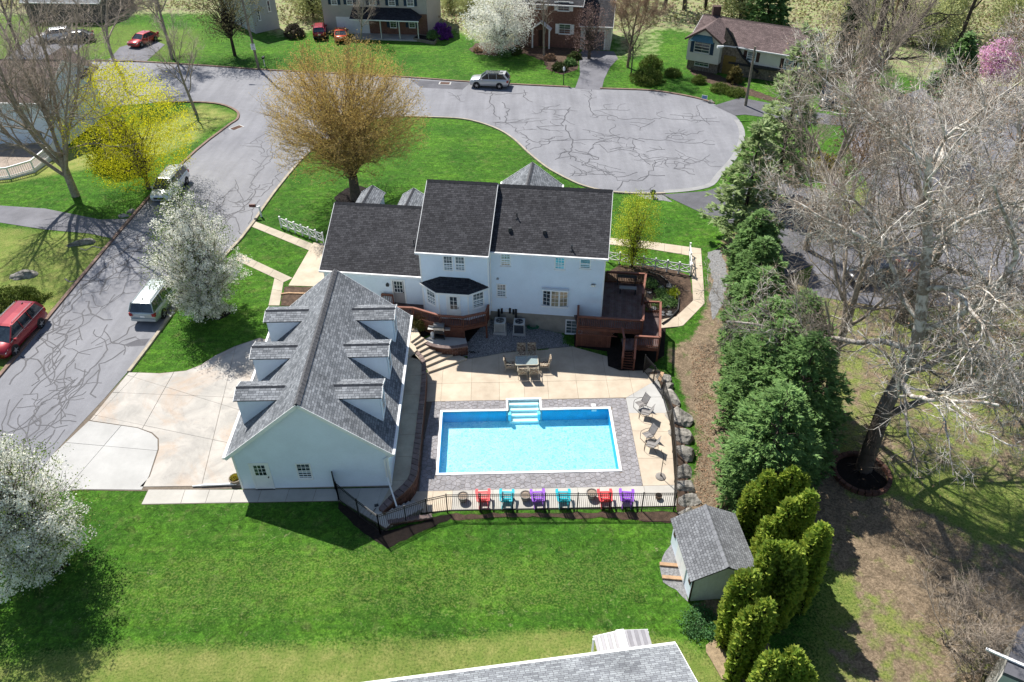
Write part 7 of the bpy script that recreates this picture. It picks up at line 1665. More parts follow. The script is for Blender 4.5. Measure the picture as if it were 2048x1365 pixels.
# ================================================================== VEHICLES
TYRE = mat('tyre_rubber', (.018, .018, .02), .8, .1); RIM = mat('alloy_rim', (.48, .48, .49), .3, .1, metal=.7); CGLASS = glassmat('car_glass', (.025, .035, .045), .05); CHROME = mat('chrome_trim', (.6, .6, .6), .2, .05, metal=.9); TAIL = mat('tail_light', (.30, .012, .012), .25, .1); HEADL = mat('head_light', (.55, .58, .6), .15, .1)
def car(label, cat, p, rz, col, L=5.1, W=1.98, H=1.76, kind='van', group=None, metal=.35, name='parked_car', dark_roof=False, rails=True):
    t = thing(name, label, cat, p, rz, group); PM = paint('car_paint_'+label[:18].replace(' ', '_'), col, .28, metal); hl, hw = L/2, W/2
    if kind == 'van': st = [(0, .80, .34, .60), (.012, .90, .28, .74), (.05, .97, .25, .84), (.12, 1, .24, .93), (.20, 1, .24, 1.02), (.30, 1, .24, 1.06), (.6, 1, .24, 1.09), (.9, 1, .25, 1.12), (.97, .97, .28, 1.12), (1.0, .90, .36, 1.05)]; gh = (.175, 1.0, .36, .92, .99, 1.12); ws = (.185, .80)
    elif kind == 'suv': st = [(0, .82, .38, .78), (.015, .92, .33, .92), (.06, .97, .30, 1.02), (.15, 1, .29, 1.07), (.26, 1, .28, 1.12), (.5, 1, .28, 1.14), (.88, 1, .30, 1.18), (.965, .96, .34, 1.17), (1.0, .90, .42, 1.02)]; gh = (.245, 1.08, .42, .88, .985, 1.17); ws = (.185, .775)
    else: st = [(0, .82, .32, .60), (.015, .92, .27, .72), (.08, .98, .25, .80), (.25, 1, .24, .90), (.5, 1, .24, .92), (.8, 1, .25, .96), (.95, .96, .28, .96), (1, .9, .35, .85)]; gh = (.26, .90, .42, .72, .88, .95); ws = (.19, .79)
    mb = MB(); mb.smooth = True; rings = []
    for tt, wf_, zb_, zt_ in st:
        x = hl-L*tt; w_ = hw*wf_; rings.append([mb.pt(q) for q in ((x, 0, zb_), (x, -w_*.86, zb_), (x, -w_*.985, zb_+.12), (x, -w_, (zb_+zt_)/2), (x, -w_*.97, zt_-.10), (x, -w_*.88, zt_), (x, 0, zt_+.03), (x, w_*.88, zt_), (x, w_*.97, zt_-.10), (x, w_, (zb_+zt_)/2), (x, w_*.985, zb_+.12), (x, w_*.86, zb_))])
    for k in range(len(rings)-1):
        for j in range(12): mb.f.append([rings[k][j], rings[k+1][j], rings[k+1][(j+1) % 12], rings[k][(j+1) % 12]]); mb.uv.append(None)
    mb.f.append(rings[0]); mb.f.append(rings[-1][::-1]); mb.uv += [None, None]
    part('body', mb, PM, t, local=True)
    c0, zc, r0, r1, b1, zb1 = gh; X = lambda q: hl-L*q; wb, wr = hw*.90, hw*.70; zr_ = H-.05
    P = [(X(c0), wb, zc), (X(r0), wr, zr_), (X(r1), wr, zr_-.01), (X(b1), wb*.96, zb1)]
    def sd_(s): return [(x, s*y, z) for x, y, z in P]
    a_, b_ = sd_(-1), sd_(1); g = MB(); g.poly(a_[::-1] if False else a_); g.poly(b_[::-1]); g.poly([a_[0], a_[1], b_[1], b_[0]][::-1]); g.poly([a_[2], a_[3], b_[3], b_[2]][::-1]); g.poly([a_[1], a_[2], b_[2], b_[1]][::-1]); part('windows', g, CGLASS, t, local=True)
    rf = MB(); rf.smooth = False; xs = [r0-.012, r0+.03, (r0+r1)/2, r1-.04, r1+.02]; zz = [zr_-.01, zr_+.035, zr_+.055, zr_+.035, zr_-.005]
    for k in range(4):
        for s in (-1, 1): rf.poly([(X(xs[k]), 0, zz[k]+.02), (X(xs[k]), s*wr*.8, zz[k]+.008), (X(xs[k+1]), s*wr*.8, zz[k+1]+.008), (X(xs[k+1]), 0, zz[k+1]+.02)][::s]); rf.poly([(X(xs[k]), s*wr*.8, zz[k]+.008), (X(xs[k]), s*(wr+.015), zz[k]-.04), (X(xs[k+1]), s*(wr+.015), zz[k+1]-.04), (X(xs[k+1]), s*wr*.8, zz[k+1]+.008)][::s])
    part('roof', rf, PM if not dark_roof else CGLASS, t, local=True)
    if dark_roof: part('roof_rear', MB().slab([(X(r1-.13), -wr*.95, zr_+.06), (X(r1+.03), -wr*.95, zr_+.045), (X(r1+.03), wr*.95, zr_+.045), (X(r1-.13), wr*.95, zr_+.06)], .03), PM, t, local=True)
    for s in (-1, 1):
        pl = MB(); q = sd_(s); o = np.array([0, s*.012, 0]); 
        lerp = lambda a, b, k: np.array(a)+(np.array(b)-np.array(a))*k
        top = lambda x: np.array([X(x), s*wr, zr_]); bot = lambda x: np.array([X(x), s*wb*.985, zc+(zb1-zc)*(x-c0)/(b1-c0)])
        pl.bar(q[0]+o, q[1]+o, .05, .10); pl.bar(q[2]+o, q[3]+o, .05, .20)
        for x in ((.50, .70) if kind != 'car' else (.55,)): pl.bar(bot(x)+o, top(x-.005)+o, .06 if x < .6 else .10, .05, (1, 0, 0))
        part('pillars', pl, PM, t, local=True)
        part('window_trim', MB().bar(np.array(q[0])+o*1.5, np.array(q[3])+o*1.5, .03, .04), CHROME if kind == 'van' else PM, t, local=True)
        if rails: part('roof_rail', MB().tube([(X(r0+.05), s*wr*.86, zr_+.05), (X(r0+.07), s*wr*.86, zr_+.11), (X(r1-.05), s*wr*.86, zr_+.11), (X(r1-.02), s*wr*.86, zr_+.05)], .022, 6), CHROME if kind == 'van' else DKMETAL, t, local=True)
        part('mirror', MB().cbox(X(c0+.075), s*(hw+.08), zc+.06, .16, .20, .14), PM, t, local=True)
        part('headlight', MB().slab([(hl-L*.004, s*hw*.55, .62 if kind != 'suv' else .80), (hl-L*.02, s*hw*.93, .66 if kind != 'suv' else .84), (hl-L*.085, s*hw*.955, .80 if kind != 'suv' else .95), (hl-L*.03, s*hw*.6, .76 if kind != 'suv' else .92)], .05), HEADL, t, local=True)
        part('tail_light', MB().cbox(-hl+.10, s*hw*.83, .93, .24, .24, .24), TAIL, t, local=True)
        for x in ws:
            xx = X(x); r = .345 if kind != 'suv' else .37; part('wheel_arch', MB().tube([(xx, s*(hw-.18), r+.03), (xx, s*(hw+.006), r+.03)], r+.06, 20), BLACKPL, t, local=True)
            wh = part('wheel', MB().tube([(xx, s*(hw-.24), r), (xx, s*(hw+.015), r)], r, 20), TYRE, t, local=True); part('rim', MB().tube([(xx, s*(hw-.1), r), (xx, s*(hw+.018), r)], r*.36, 12), RIM, wh, local=True)
            for k in range(5): a = 2*PI*k/5+.3; part('spoke', MB().bar((xx, s*(hw+.014), r), (xx+r*.68*math.cos(a), s*(hw+.02), r+r*.68*math.sin(a)), .03, .075, (0, 1, 0)), RIM, wh, local=True)
    part('bumper', MB().cbox(-hl+.06, 0, .50, .22, W*.90, .20), PM if kind != 'suv' else BLACKPL, t, local=True); part('grille', MB().cbox(hl-.02, 0, .55, .10, W*.55, .18), BLACKPL, t, local=True); part('number_plate', MB().cbox(-hl-.01, 0, .80, .05, .32, .15), W_TRIM, t, local=True)
    if kind != 'car': part('roof_bar', MB().box(X(r0+.25)-.03, -wr*.86, zr_+.09, X(r0+.25)+.03, wr*.86, zr_+.12).box(X(r1-.2)-.03, -wr*.86, zr_+.09, X(r1-.2)+.03, wr*.86, zr_+.12), DKMETAL, t, local=True) if group == 'bars' else None
    part('antenna', MB().cbox(X(r1-.06), 0, zr_+.09, .14, .04, .06), BLACKPL, t, local=True)
    return t
def side_car(fw, rw, z, W, wb_frac, **k):
    """place a car by its two visible left wheels"""
    F, B = at(*fw, z), at(*rw, z); d = (F-B)[:2]; wbl = np.linalg.norm(d); d /= wbl; left = np.array([-d[1], d[0]]); L = wbl/wb_frac; c = (F+B)[:2]/2-left*W/2
    return c, math.atan2(d[1], d[0]), L
c, a, L = side_car((35.4, 709), (84.6, 657), hgt(*gp(60, 690)[:2])+.03, 2.0, .615); c = c+np.array([math.cos(a), math.sin(a)])*(-.02*L); car('red minivan with silver roof rails parked at the left edge', 'minivan', (*c, hgt(*c)+.03), a, (.24, .007, .016), L*1.03, 2.0, 1.80, 'van')
c, a, L = side_car((955.5, 177.5), (999.6, 179.5), .03, 1.9, .59); car('silver sport utility car with a dark glass roof parked at the far kerb', 'car', (*c, hgt(*c)+.03), a, (.50, .51, .53), 4.75, 1.9, 1.75, 'suv', dark_roof=True)
p1_, p2_ = gp(255, 745)[:2], gp(370, 593)[:2]; dr = (p2_-p1_)/np.linalg.norm(p2_-p1_); lf = np.array([-dr[1], dr[0]]); rr = gp(328, 637)[:2]; c = rr+dr*1.55+lf*.95
car('silver minivan seen from behind beside the white blossom tree', 'minivan', (*c, hgt(*c)+.03), math.atan2(dr[1], dr[0])+.03, (.40, .45, .46), 5.1, 2.0, 1.78, 'van')
q1, q2 = gp(270, 432)[:2], gp(395, 302)[:2]; dl = (q1-q2)/np.linalg.norm(q1-q2); c = gp(318, 408)[:2]-dl*2.4+np.array([-dl[1], dl[0]])*.2; car('white car with dappled roof parked at the kerb under the yellow tree', 'car', (*c, hgt(*c)+.03), math.atan2(dl[1], dl[0]), (.60, .63, .66), 4.9, 1.9, 1.7, 'van')
for px, py, rz, col, lab, kd in ((641, 72, 100, (.34, .02, .05), 'dark red sport utility car in the drive of the beige house', 'suv'), (683, 78, 100, (.55, .07, .02), 'orange red car in front of the beige house porch', 'car'), (289, 88, 250, (.42, .03, .03), 'bright red car in the drive at the upper left', 'car'), (112, 82, 200, (.62, .62, .62), 'white pickup like car half hidden by bare branches', 'suv'), (155, 84, 200, (.03, .03, .035), 'black car beside the white one at the upper left', 'car'), (1655, 205, 250, (.02, .025, .03), 'dark car beside the brown roofed house', 'suv'), (1748, 560, 190, (.03, .03, .035), 'black car in the parking area seen through bare branches', 'car')):
    p = gp(px, py); car(lab, 'car', (p[0], p[1], p[2]+.03), R_(rz), col, 4.7, 1.85, 1.7 if kd == 'suv' else 1.48, kd, rails=kd == 'suv')
# ================================================================== VEGETATION
def tubes(P0, P1, R0, R1, n=3):
    """separate tapered prisms for many thin twigs"""
    D = P1-P0; L = np.linalg.norm(D, axis=1, keepdims=True)+1e-9; D = D/L; ref = np.where(np.abs(D[:, 2:3]) < .9, np.array([[0, 0, 1.]]), np.array([[1., 0, 0]]))
    A = np.cross(D, ref); A /= np.linalg.norm(A, axis=1, keepdims=True)+1e-9; B = np.cross(D, A); m = len(P0); V = np.empty((m, 2*n, 3))
    for j in range(n):
        c, s = math.cos(2*PI*j/n), math.sin(2*PI*j/n); o = A*c+B*s; V[:, j] = P0+o*R0[:, None]; V[:, n+j] = P1+o*R1[:, None]
    F = np.array([[j, (j+1) % n, n+(j+1) % n, n+j] for j in range(n)]); F = (np.arange(m)*2*n)[:, None, None]+F[None]
    return V.reshape(-1, 3), F.reshape(-1, 4)
def merge(VF):
    off = 0; Vs, Fs = [], []
    for V, F in VF: Vs.append(V); Fs.append(F+off); off += len(V)
    return np.concatenate(Vs), np.concatenate(Fs)
def grow(seed, base, d0, L0, r0, levels):
    """recursive limbs. levels: list of dict(n, a, lr, wob, up, seg, start, rr, rend)
    returns per level arrays (P0, P1, R0, R1)"""
    rg = random.Random(seed); out = [[] for _ in levels]; stack = [(np.array(base, float), np.array(d0, float), L0, r0, 0)]
    while stack:
        p, d, L, r, lv = stack.pop(); S = levels[lv]; n = max(2, int(L/S['seg'])); d = d/np.linalg.norm(d); path = []; re = r*S.get('rend', .45)
        nxt = lv+1 < len(levels); az = rg.uniform(0, 2*PI); cnt = S.get('n', 0) if nxt else 0; cs = sorted(S['start']+(1-S['start'])*(k+rg.random())/max(1, cnt) for k in range(cnt)) if nxt else []; ci = 0
        for k in range(n):
            d = d+np.array([rg.gauss(0, S['wob']), rg.gauss(0, S['wob']), rg.gauss(0, S['wob'])+S['up']]); d /= np.linalg.norm(d); q = p+d*L/n
            ra, rb = r+(re-r)*k/n, r+(re-r)*(k+1)/n; out[lv].append((p, q, ra, rb))
            while ci < len(cs) and cs[ci] <= (k+1)/n:
                t = cs[ci]-k/n; pp = p+(q-p)*t*n; az += 2.4+rg.gauss(0, .4); s = np.cross(d, (0, 0, 1.) if abs(d[2]) < .95 else (1., 0, 0)); s /= np.linalg.norm(s); s2 = np.cross(d, s)
                a = S['a']*rg.uniform(.75, 1.25); dd = d*math.cos(a)+(s*math.cos(az)+s2*math.sin(az))*math.sin(a); ll = L*S['lr']*(1-.45*(cs[ci]-S['start'])/(1-S['start']+1e-6))*rg.uniform(.7, 1.2)
                stack.append((pp, dd, ll, max(.006, ra*S.get('rr', .6)), lv+1)); ci += 1
            p = q
    return [tuple(np.array(x) for x in zip(*o)) if o else None for o in out]
def wood_mesh(segs, base, sides=(8, 6, 4, 3, 3, 3), rs=1.0):
    VF = []
    for lv, s in enumerate(segs):
        if s is None: continue
        VF.append(tubes(s[0]-base, s[1]-base, s[2]*rs, s[3]*rs, sides[min(lv, len(sides)-1)]))
    V, F = merge(VF); return npmesh('limbs', V, F, True)
def add_mesh(name, me, m, parent, label=None):
    o = bpy.data.objects.new(name, me); COL.objects.link(o); o.parent = parent; me.materials.clear(); me.materials.append(m)
    if label: o['label'] = label
    return o
BARK = mat('grey_brown_bark', (.13, .105, .085), .9, .3, 3, bump=.6, bscale=14, fine=.3, fscale=10); BARK_D = mat('dark_bark', (.055, .042, .034), .9, .3, 3, bump=.6, bscale=14)
BARK_T = mat('pale_twig_bark', (.37, .31, .25), .9, .25, 2, fine=.3, fscale=8); BARK_B = mat('red_brown_twigs', (.33, .225, .15), .9, .25, 2, fine=.3, fscale=8)
BARK_S, nt, b = newmat('mottled_white_bark')
n = _noise(nt, 2.2, 4, .6, dist=.8); tc = nt.nodes.new('ShaderNodeTexCoord'); sx = nt.nodes.new('ShaderNodeSeparateXYZ'); nt.links.new(tc.outputs['Object'], sx.inputs[0]); mr = nt.nodes.new('ShaderNodeMapRange'); mr.inputs[1].default_value = 4; mr.inputs[2].default_value = 10; nt.links.new(sx.outputs[2], mr.inputs[0])
c = _mix(nt, (.30, .25, .20), (.70, .66, .60), _ramp(nt, n, [(.45, 0), (.58, 1)])); c = _mix(nt, (.085, .065, .05), c, mr.outputs[0]); nt.links.new(c, b.inputs['Base Color']); b.inputs['Roughness'].default_value = .85
PETAL = leafmat('white_blossom', (.95, .94, .88), (.78, .78, .66), trans=.42, scale=.9); NEWLEAF = leafmat('fresh_leaf', (.12, .20, .03), (.22, .28, .06), scale=1); YELLOW = leafmat('yellow_green_flower', (.84, .76, .03), (.62, .64, .03), trans=.5, scale=.7)
BRONZE = leafmat('bronze_young_leaf', (.74, .50, .17), (.54, .42, .12), trans=.35, scale=.6); YGREEN = leafmat('lime_leaf', (.60, .64, .06), (.34, .46, .04), trans=.35, scale=.8)
ARBOR = leafmat('arborvitae_leaf', (.40, .46, .07), (.20, .32, .05), trans=.42, scale=1.6); SPRUCE = leafmat('dark_conifer', (.10, .20, .06), (.19, .31, .095), trans=.2, scale=1.1); PINE = leafmat('pine_needles', (.24, .34, .13), (.36, .44, .21), trans=.3, scale=1.0)
HEDGE = leafmat('clipped_hedge', (.16, .20, .035), (.08, .13, .02), trans=.15, scale=2); SHRUB = leafmat('mixed_shrub', (.10, .12, .035), (.05, .08, .02), trans=.2, scale=2); PINK = leafmat('pink_blossom', (.88, .55, .74), (.72, .40, .60), trans=.3); PURPLE = leafmat('purple_blossom', (.22, .05, .34), (.10, .03, .20), trans=.25, scale=3); DEAD = leafmat('dry_brown_leaf', (.40, .25, .15), (.26, .18, .12), trans=.15)
OLIVE = leafmat('spring_woodland_leaf', (.50, .50, .20), (.36, .42, .19), trans=.3, scale=.4); IVY = leafmat('ivy_leaf', (.015, .04, .012), (.03, .065, .02), trans=.1)

def clump_points(seed, n, per, sig, shape, shell=.45):
    """points in clumps; shape(t in 0..1, azimuth) gives the radius, t also returned as height fraction"""
    rs = np.random.RandomState(seed); t = rs.uniform(0, 1, n*3); R_max = np.array([shape(x) for x in t]); keep = rs.uniform(0, R_max.max(), n*3) < R_max; t = t[keep][:n]; R = R_max[keep][:n]; a = rs.uniform(0, 2*PI, len(t)); r = R*rs.uniform(0, 1, len(t))**shell*(1+.16*np.sin(3*a+seed)*np.sin(9*t+seed))
    C = np.stack([r*np.cos(a), r*np.sin(a), t], 1)
    return C, rs
def volume_leaves(seed, n, per, sig, shape, z0, hgt_, s0, s1, shell=.45, aspect=1.0):
    C, rs = clump_points(seed, n, per, sig, shape, shell); C[:, 2] = z0+C[:, 2]*hgt_
    P = np.repeat(C, per, 0)+rs.normal(0, sig, (len(C)*per, 3))*np.array([1, 1, .8]); return leaf_mesh(P, s0, s1, rs, aspect), C
def rays_to(seed, root, targets, r0, wob, k=7, arch=.35):
    """curved limbs from the trunk to crown points, drawn as tapered segments"""
    rs = np.random.RandomState(seed); P0, P1, A, B = [], [], [], []; root = np.array(root)
    for T in targets:
        d = T-root; L = np.linalg.norm(d); h0 = root+np.array([0, 0, rs.uniform(0, .25)*L]) if arch < .9 else root; prev = h0; 
        for j in range(1, k+1):
            t = j/k; q = h0+(T-h0)*t; q[:2] = h0[:2]+(T-h0)[:2]*t**(1+arch); q = q+rs.normal(0, wob*L*.02, 3)*(1 if j < k else 0); P0.append(prev); P1.append(q); A.append(r0*(1-t+1/k)**1.2*.5+.008); B.append(r0*(1-t)**1.2*.5+.008); prev = q
    return np.array(P0), np.array(P1), np.array(A), np.array(B)

def blossom_tree(label, pb, top, crown_r, seed, z_lo=.05, n=1700, dens=19, shape=None):
    p = gp(*pb); H = height_to(top, p[0], p[1]+.3, p[2]); t = thing('blossom_tree', label, 'tree', p, 0, 'white blossoming pear trees')
    shape = shape or (lambda u: crown_r*1.18*(math.sin(PI*min(1, (u*.86+.12)))**.8)*(1-.48*u))
    C0, rs = clump_points(seed, 420, 1, 0, shape, .45); C0[:, 2] = H*z_lo+C0[:, 2]*H*(1-z_lo); L0 = rays_to(seed, (0, 0, H*z_lo*.7), C0, .10, 1.1)
    k = np.tile(np.arange(7), len(C0)); j = rs.choice(np.where(k >= 2)[0], int(n*1.9)); C = L0[0][j]+(L0[1]-L0[0])[j]*rs.uniform(0, 1.1, (len(j), 1))+rs.normal(0, .13, (len(j), 3)); P = np.repeat(C, dens, 0)+rs.normal(0, .115, (len(C)*dens, 3)); add_mesh('blossom', leaf_mesh(P, .06, .125, rs), PETAL, t)
    me2, _ = volume_leaves(seed+1, n//2, 12, .22, shape, H*z_lo, H*(1-z_lo), .05, .10, .45); add_mesh('young_leaves', me2, NEWLEAF, t)
    V = tubes(*L0); tr = tubes(np.array([[0, 0, -.2], [0, 0, H*.2]]), np.array([[0, 0, H*.2], [0, 0, H*.6]]), np.array([.22, .17]), np.array([.17, .06]), 8)
    add_mesh('trunk', npmesh('trunk', *merge([V, tr]), True), BARK, t); return t
blossom_tree('white blossoming oval tree on the grass between the street and the garage', (424, 630), 358, 3.5, 3)
blossom_tree('white blossoming tree at the left edge of the back lawn', (92, 1138), 840, 3.6, 9)

def vase_tree():
    p = gp(712, 398); H = height_to(74, p[0], p[1]+1, p[2]); t = thing('vase_tree', 'large golden brown vase shaped tree on the front lawn', 'tree', p); rs = np.random.RandomState(4); fork = np.array([0, 0, H*.13]); Rr = 6.9
    N = 330; a = rs.uniform(0, 2*PI, N); u = rs.uniform(0, 1, N); th = np.arccos(1-u*.99); sp_ = np.sin(th)**.7; cp_ = np.cos(th)**.8; T = np.stack([Rr*sp_*np.cos(a), Rr*sp_*np.sin(a), H*.34+H*.66*cp_*rs.uniform(.86, 1.0, N)], 1); T[:, :2] *= rs.uniform(.75, 1.05, (N, 1)); low = T[:, 2] < H*.45; T[low, 2] += rs.uniform(-.05, .05, low.sum())*H
    P0, P1, A, B = rays_to(5, fork, T, .085, 1.1, 9, .45); add_mesh('limbs', npmesh('limbs', *tubes(P0, P1, A, B, 4), True), mat('brown_limb', (.20, .14, .075), .9, .2, 2), t); VF = []
    # twigs from the outer two thirds of every limb
    k = np.tile(np.arange(9), N); o = np.where(k >= 2)[0]; idx = np.repeat(o, 5); f = rs.uniform(0, 1, len(idx))[:, None]; S0 = P0[idx]+(P1[idx]-P0[idx])*f; D = (P1-P0)[idx]; D /= np.linalg.norm(D, axis=1)[:, None]+1e-9; D = D+rs.normal(0, .5, D.shape)+np.array([0, 0, .22]); D /= np.linalg.norm(D, axis=1)[:, None]; S1 = S0+D*rs.uniform(.5, 1.25, (len(idx), 1)); VF.append(tubes(S0, S1, np.full(len(idx), .010), np.full(len(idx), .004), 3))
    add_mesh('twigs', npmesh('limbs', *merge(VF), True), mat('golden_brown_twig', (.36, .255, .12), .9, .2, 2), t); add_mesh('trunk', npmesh('trunk', *tubes(np.array([[0, 0, -.3], [0, 0, .6]]), np.array([[0, 0, .6], [0, 0, H*.16]]), np.array([.62, .46]), np.array([.46, .40]), 10), True), BARK, t)
    j = rs.choice(len(S1), 70000); P = S0[j]+(S1-S0)[j]*rs.uniform(.2, 1.05, (len(j), 1))+rs.normal(0, .05, (len(j), 3))
    m = 2900; a = rs.uniform(0, 2*PI, m); th = np.arccos(1-rs.uniform(0, 1, m)*.99); q = rs.uniform(.62, 1.0, m)*(1+.07*np.sin(5*a)*np.sin(6*th)); sp_ = np.sin(th)**.7*q*Rr*.98; E = np.stack([sp_*np.cos(a), sp_*np.sin(a), H*.32+H*.66*np.cos(th)**.8*q], 1); P = np.concatenate([P, np.repeat(E, 15, 0)+rs.normal(0, .25, (m*15, 3))]); add_mesh('young_leaves', leaf_mesh(P, .05, .10, rs, .8), BRONZE, t)
vase_tree()

def twig_leaf_tree(label, pb, top, crown_r, seed, leafm, barkm, n=620, per=26, zlo=.2, s=(.08, .15), sig=.32, nl=150, shape=None, group=None, name='leafing_tree', rt=.25, wob=1.6, lean=(0, 0)):
    p = gp(*pb); H = height_to(top, p[0], p[1]+.5, p[2]); t = thing(name, label, 'tree', p, 0, group); shape = shape or (lambda u: crown_r*math.sin(PI*min(1, u*.85+.12))**.6)
    me, C = volume_leaves(seed, n, per, sig, shape, H*zlo, H*(1-zlo), s[0], s[1], .6); me.transform(Matrix.Translation((lean[0], lean[1], 0))); C = C+np.array([*lean, 0]); add_mesh('leaves', me, leafm, t); rs = np.random.RandomState(seed)
    V = tubes(*rays_to(seed, (0, 0, H*zlo*.8), C[rs.choice(len(C), nl)], rt*.62, wob)); tr = tubes(np.array([[0, 0, -.2]]), np.array([[lean[0]*.2, lean[1]*.2, H*zlo]]), np.array([rt]), np.array([rt*.75]), 8); add_mesh('trunk', npmesh('trunk', *merge([V, tr]), True), barkm, t); return t
twig_leaf_tree('yellow green flowering maple by the kerb across the street', (298, 378), 128, 5.4, 21, YELLOW, BARK, 1600, 20, .10, (.06, .13), .30, 48, rt=.24)
twig_leaf_tree('slim lime green tree at the east end of the house', (1264, 535), 386, 1.75, 22, YGREEN, BARK, 520, 22, .12, (.05, .10), .2, 70, rt=.11, shape=lambda u: 1.9*(.45+.75*math.sin(PI*min(1, u*.8+.1)))*.8)
twig_leaf_tree('white flowering magnolia in front of the brick house', (1003, 106), -28, 4.6, 23, PETAL, BARK, 560, 34, .10, (.10, .20), .36, 120)
twig_leaf_tree('pink blossoming tree at the upper right', (1975, 185), 82, 2.4, 24, PINK, BARK_D, 300, 30, .28, (.12, .22), .35, 50)
twig_leaf_tree('pale budding tree in front of the grey house at the top', (470, 112), -70, 4.6, 25, leafmat('pale_bud', (.26, .24, .10), (.16, .14, .07)), BARK_D, 420, 16, .25, (.10, .18), .5, 120)
twig_leaf_tree('pale pink leafed small tree before the brick house', (1178, 118), 8, 2.6, 26, leafmat('pale_pink_bud', (.30, .20, .18), (.20, .13, .11)), BARK, 150, 20, .15, (.08, .14), .4, 90)

def bare(label, pb, H, seed, m, lv=None, d0=(0, 0, 1), r=.3, buds=None, name='bare_tree', cat='tree', group=None, fork=None, nb=0, bs=(.06, .11), tw=1, tl=(.35, 1.0), shoots=0):
    p = gp(*pb); t = thing(name, label, cat, p, 0, group); lv = lv or BARE_LV; segs = grow(seed, (0, 0, -.2), d0, H, r, lv); z = np.zeros(3); rs = np.random.RandomState(seed)
    if tw:
        s = segs[-1]; k = np.repeat(np.arange(len(s[0])), tw); a = s[0][k]+(s[1]-s[0])[k]*rs.uniform(0, 1, (len(k), 1)); d = (s[1]-s[0])[k]; d /= np.linalg.norm(d, axis=1)[:, None]+1e-9; d = d+rs.normal(0, .55, d.shape)+np.array([0, 0, .12]); d /= np.linalg.norm(d, axis=1)[:, None]; e = a+d*rs.uniform(*tl, (len(k), 1)); twg = (a, e)
    if shoots:
        s = segs[0]; k = rs.randint(0, int(len(s[0])*.6), shoots); a = s[0][k]+(s[1]-s[0])[k]*rs.uniform(0, 1, (shoots, 1)); d = rs.normal(0, 1, (shoots, 3))+np.array([0, 0, .3]); d /= np.linalg.norm(d, axis=1)[:, None]; segs.append((a, a+d*rs.uniform(.6, 2.0, (shoots, 1)), np.full(shoots, .022), np.full(shoots, .008)))
    add_mesh('limbs', wood_mesh(segs, z), m, t)
    if tw:
        V, F = tubes(*twg, np.full(len(twg[0]), .010), np.full(len(twg[0]), .004)); V = V.reshape(-1, 6, 3)[:, :4].reshape(-1, 3); i = np.arange(0, len(V), 4)[:, None, None]; add_mesh('twigs', npmesh('twigs', V, (i+np.array([[0, 1, 3], [1, 2, 3], [2, 0, 3]])).reshape(-1, 3)), m, t)
    if nb:
        rs = np.random.RandomState(seed); q = twg[1]; j = rs.choice(len(q), nb); add_mesh('buds', leaf_mesh(q[j]+rs.normal(0, .06, (nb, 3)), bs[0], bs[1], rs), buds, t)
    return t
BARE_LV = [dict(n=11, a=.75, lr=.62, wob=.06, up=.03, seg=.8, start=.22, rr=.55, rend=.25), dict(n=9, a=.65, lr=.50, wob=.10, up=.05, seg=.6, start=.2, rr=.5, rend=.3), dict(n=8, a=.65, lr=.48, wob=.14, up=.04, seg=.45, start=.15, rr=.5, rend=.4), dict(n=5, a=.6, lr=.5, wob=.15, up=.03, seg=.4, start=.1, rr=.6, rend=.5), dict(n=0, a=.6, lr=.5, wob=.15, up=.02, seg=.3, start=.1, rend=.6)]
BARE_S = [dict(n=9, a=.6, lr=.6, wob=.05, up=.02, seg=.8, start=.25, rr=.5, rend=.2), dict(n=8, a=.6, lr=.5, wob=.10, up=.06, seg=.6, start=.2, rr=.5, rend=.3), dict(n=7, a=.6, lr=.5, wob=.13, up=.03, seg=.45, start=.15, rr=.55, rend=.4), dict(n=0, a=.6, lr=.5, wob=.15, up=.02, seg=.4, start=.1, rend=.5)]
FORK_LV = [dict(n=6, a=.42, lr=2.6, wob=.03, up=.0, seg=.6, start=.62, rr=.62, rend=.8)]+BARE_LV
bare('broad bare tree with two upright trunks on the left lawn', (152, 392), 4.2, 31, BARK_T, [dict(n=8, a=.50, lr=4.3, wob=.03, up=.0, seg=.6, start=.5, rr=.55, rend=.75), dict(n=14, a=.62, lr=.48, wob=.06, up=.05, seg=.7, start=.2, rr=.5, rend=.25)]+BARE_LV[2:4]+[BARE_LV[4]], r=.38)
bare('slender bare tree at the corner of the street', (393, 228), 8.5, 33, BARK_T, BARE_S, r=.20)
bare('bare tree near the upper left corner behind the brown roof', (60, 190), 15, 35, BARK_T, BARE_S, r=.24)
bare('bare tree between the two far drives at the upper left', (250, 165), 15, 36, BARK_T, BARE_LV, r=.24); bare('bare tree beside the bright red car at the upper left', (345, 118), 14.0, 37, BARK_T, BARE_LV, r=.24)
bare('bare grey tree at the very top left corner', (40, 100), 12, 38, BARK, BARE_S, r=.25)
bare('pale barked bare tree in front of the brick house', (1088, 112), 9.5, 39, BARK_T, BARE_S, r=.16); bare('small bare tree beside the porch of the beige house', (722, 84), 6.5, 40, BARK_T, BARE_S, r=.14)
bare('bare rounded tree right of the far drive', (1255, 135), 9, 41, BARK_B, BARE_LV, r=.2); bare('small bare tree by the round hedge', (1262, 150), 4.5, 42, BARK, BARE_S, r=.1)
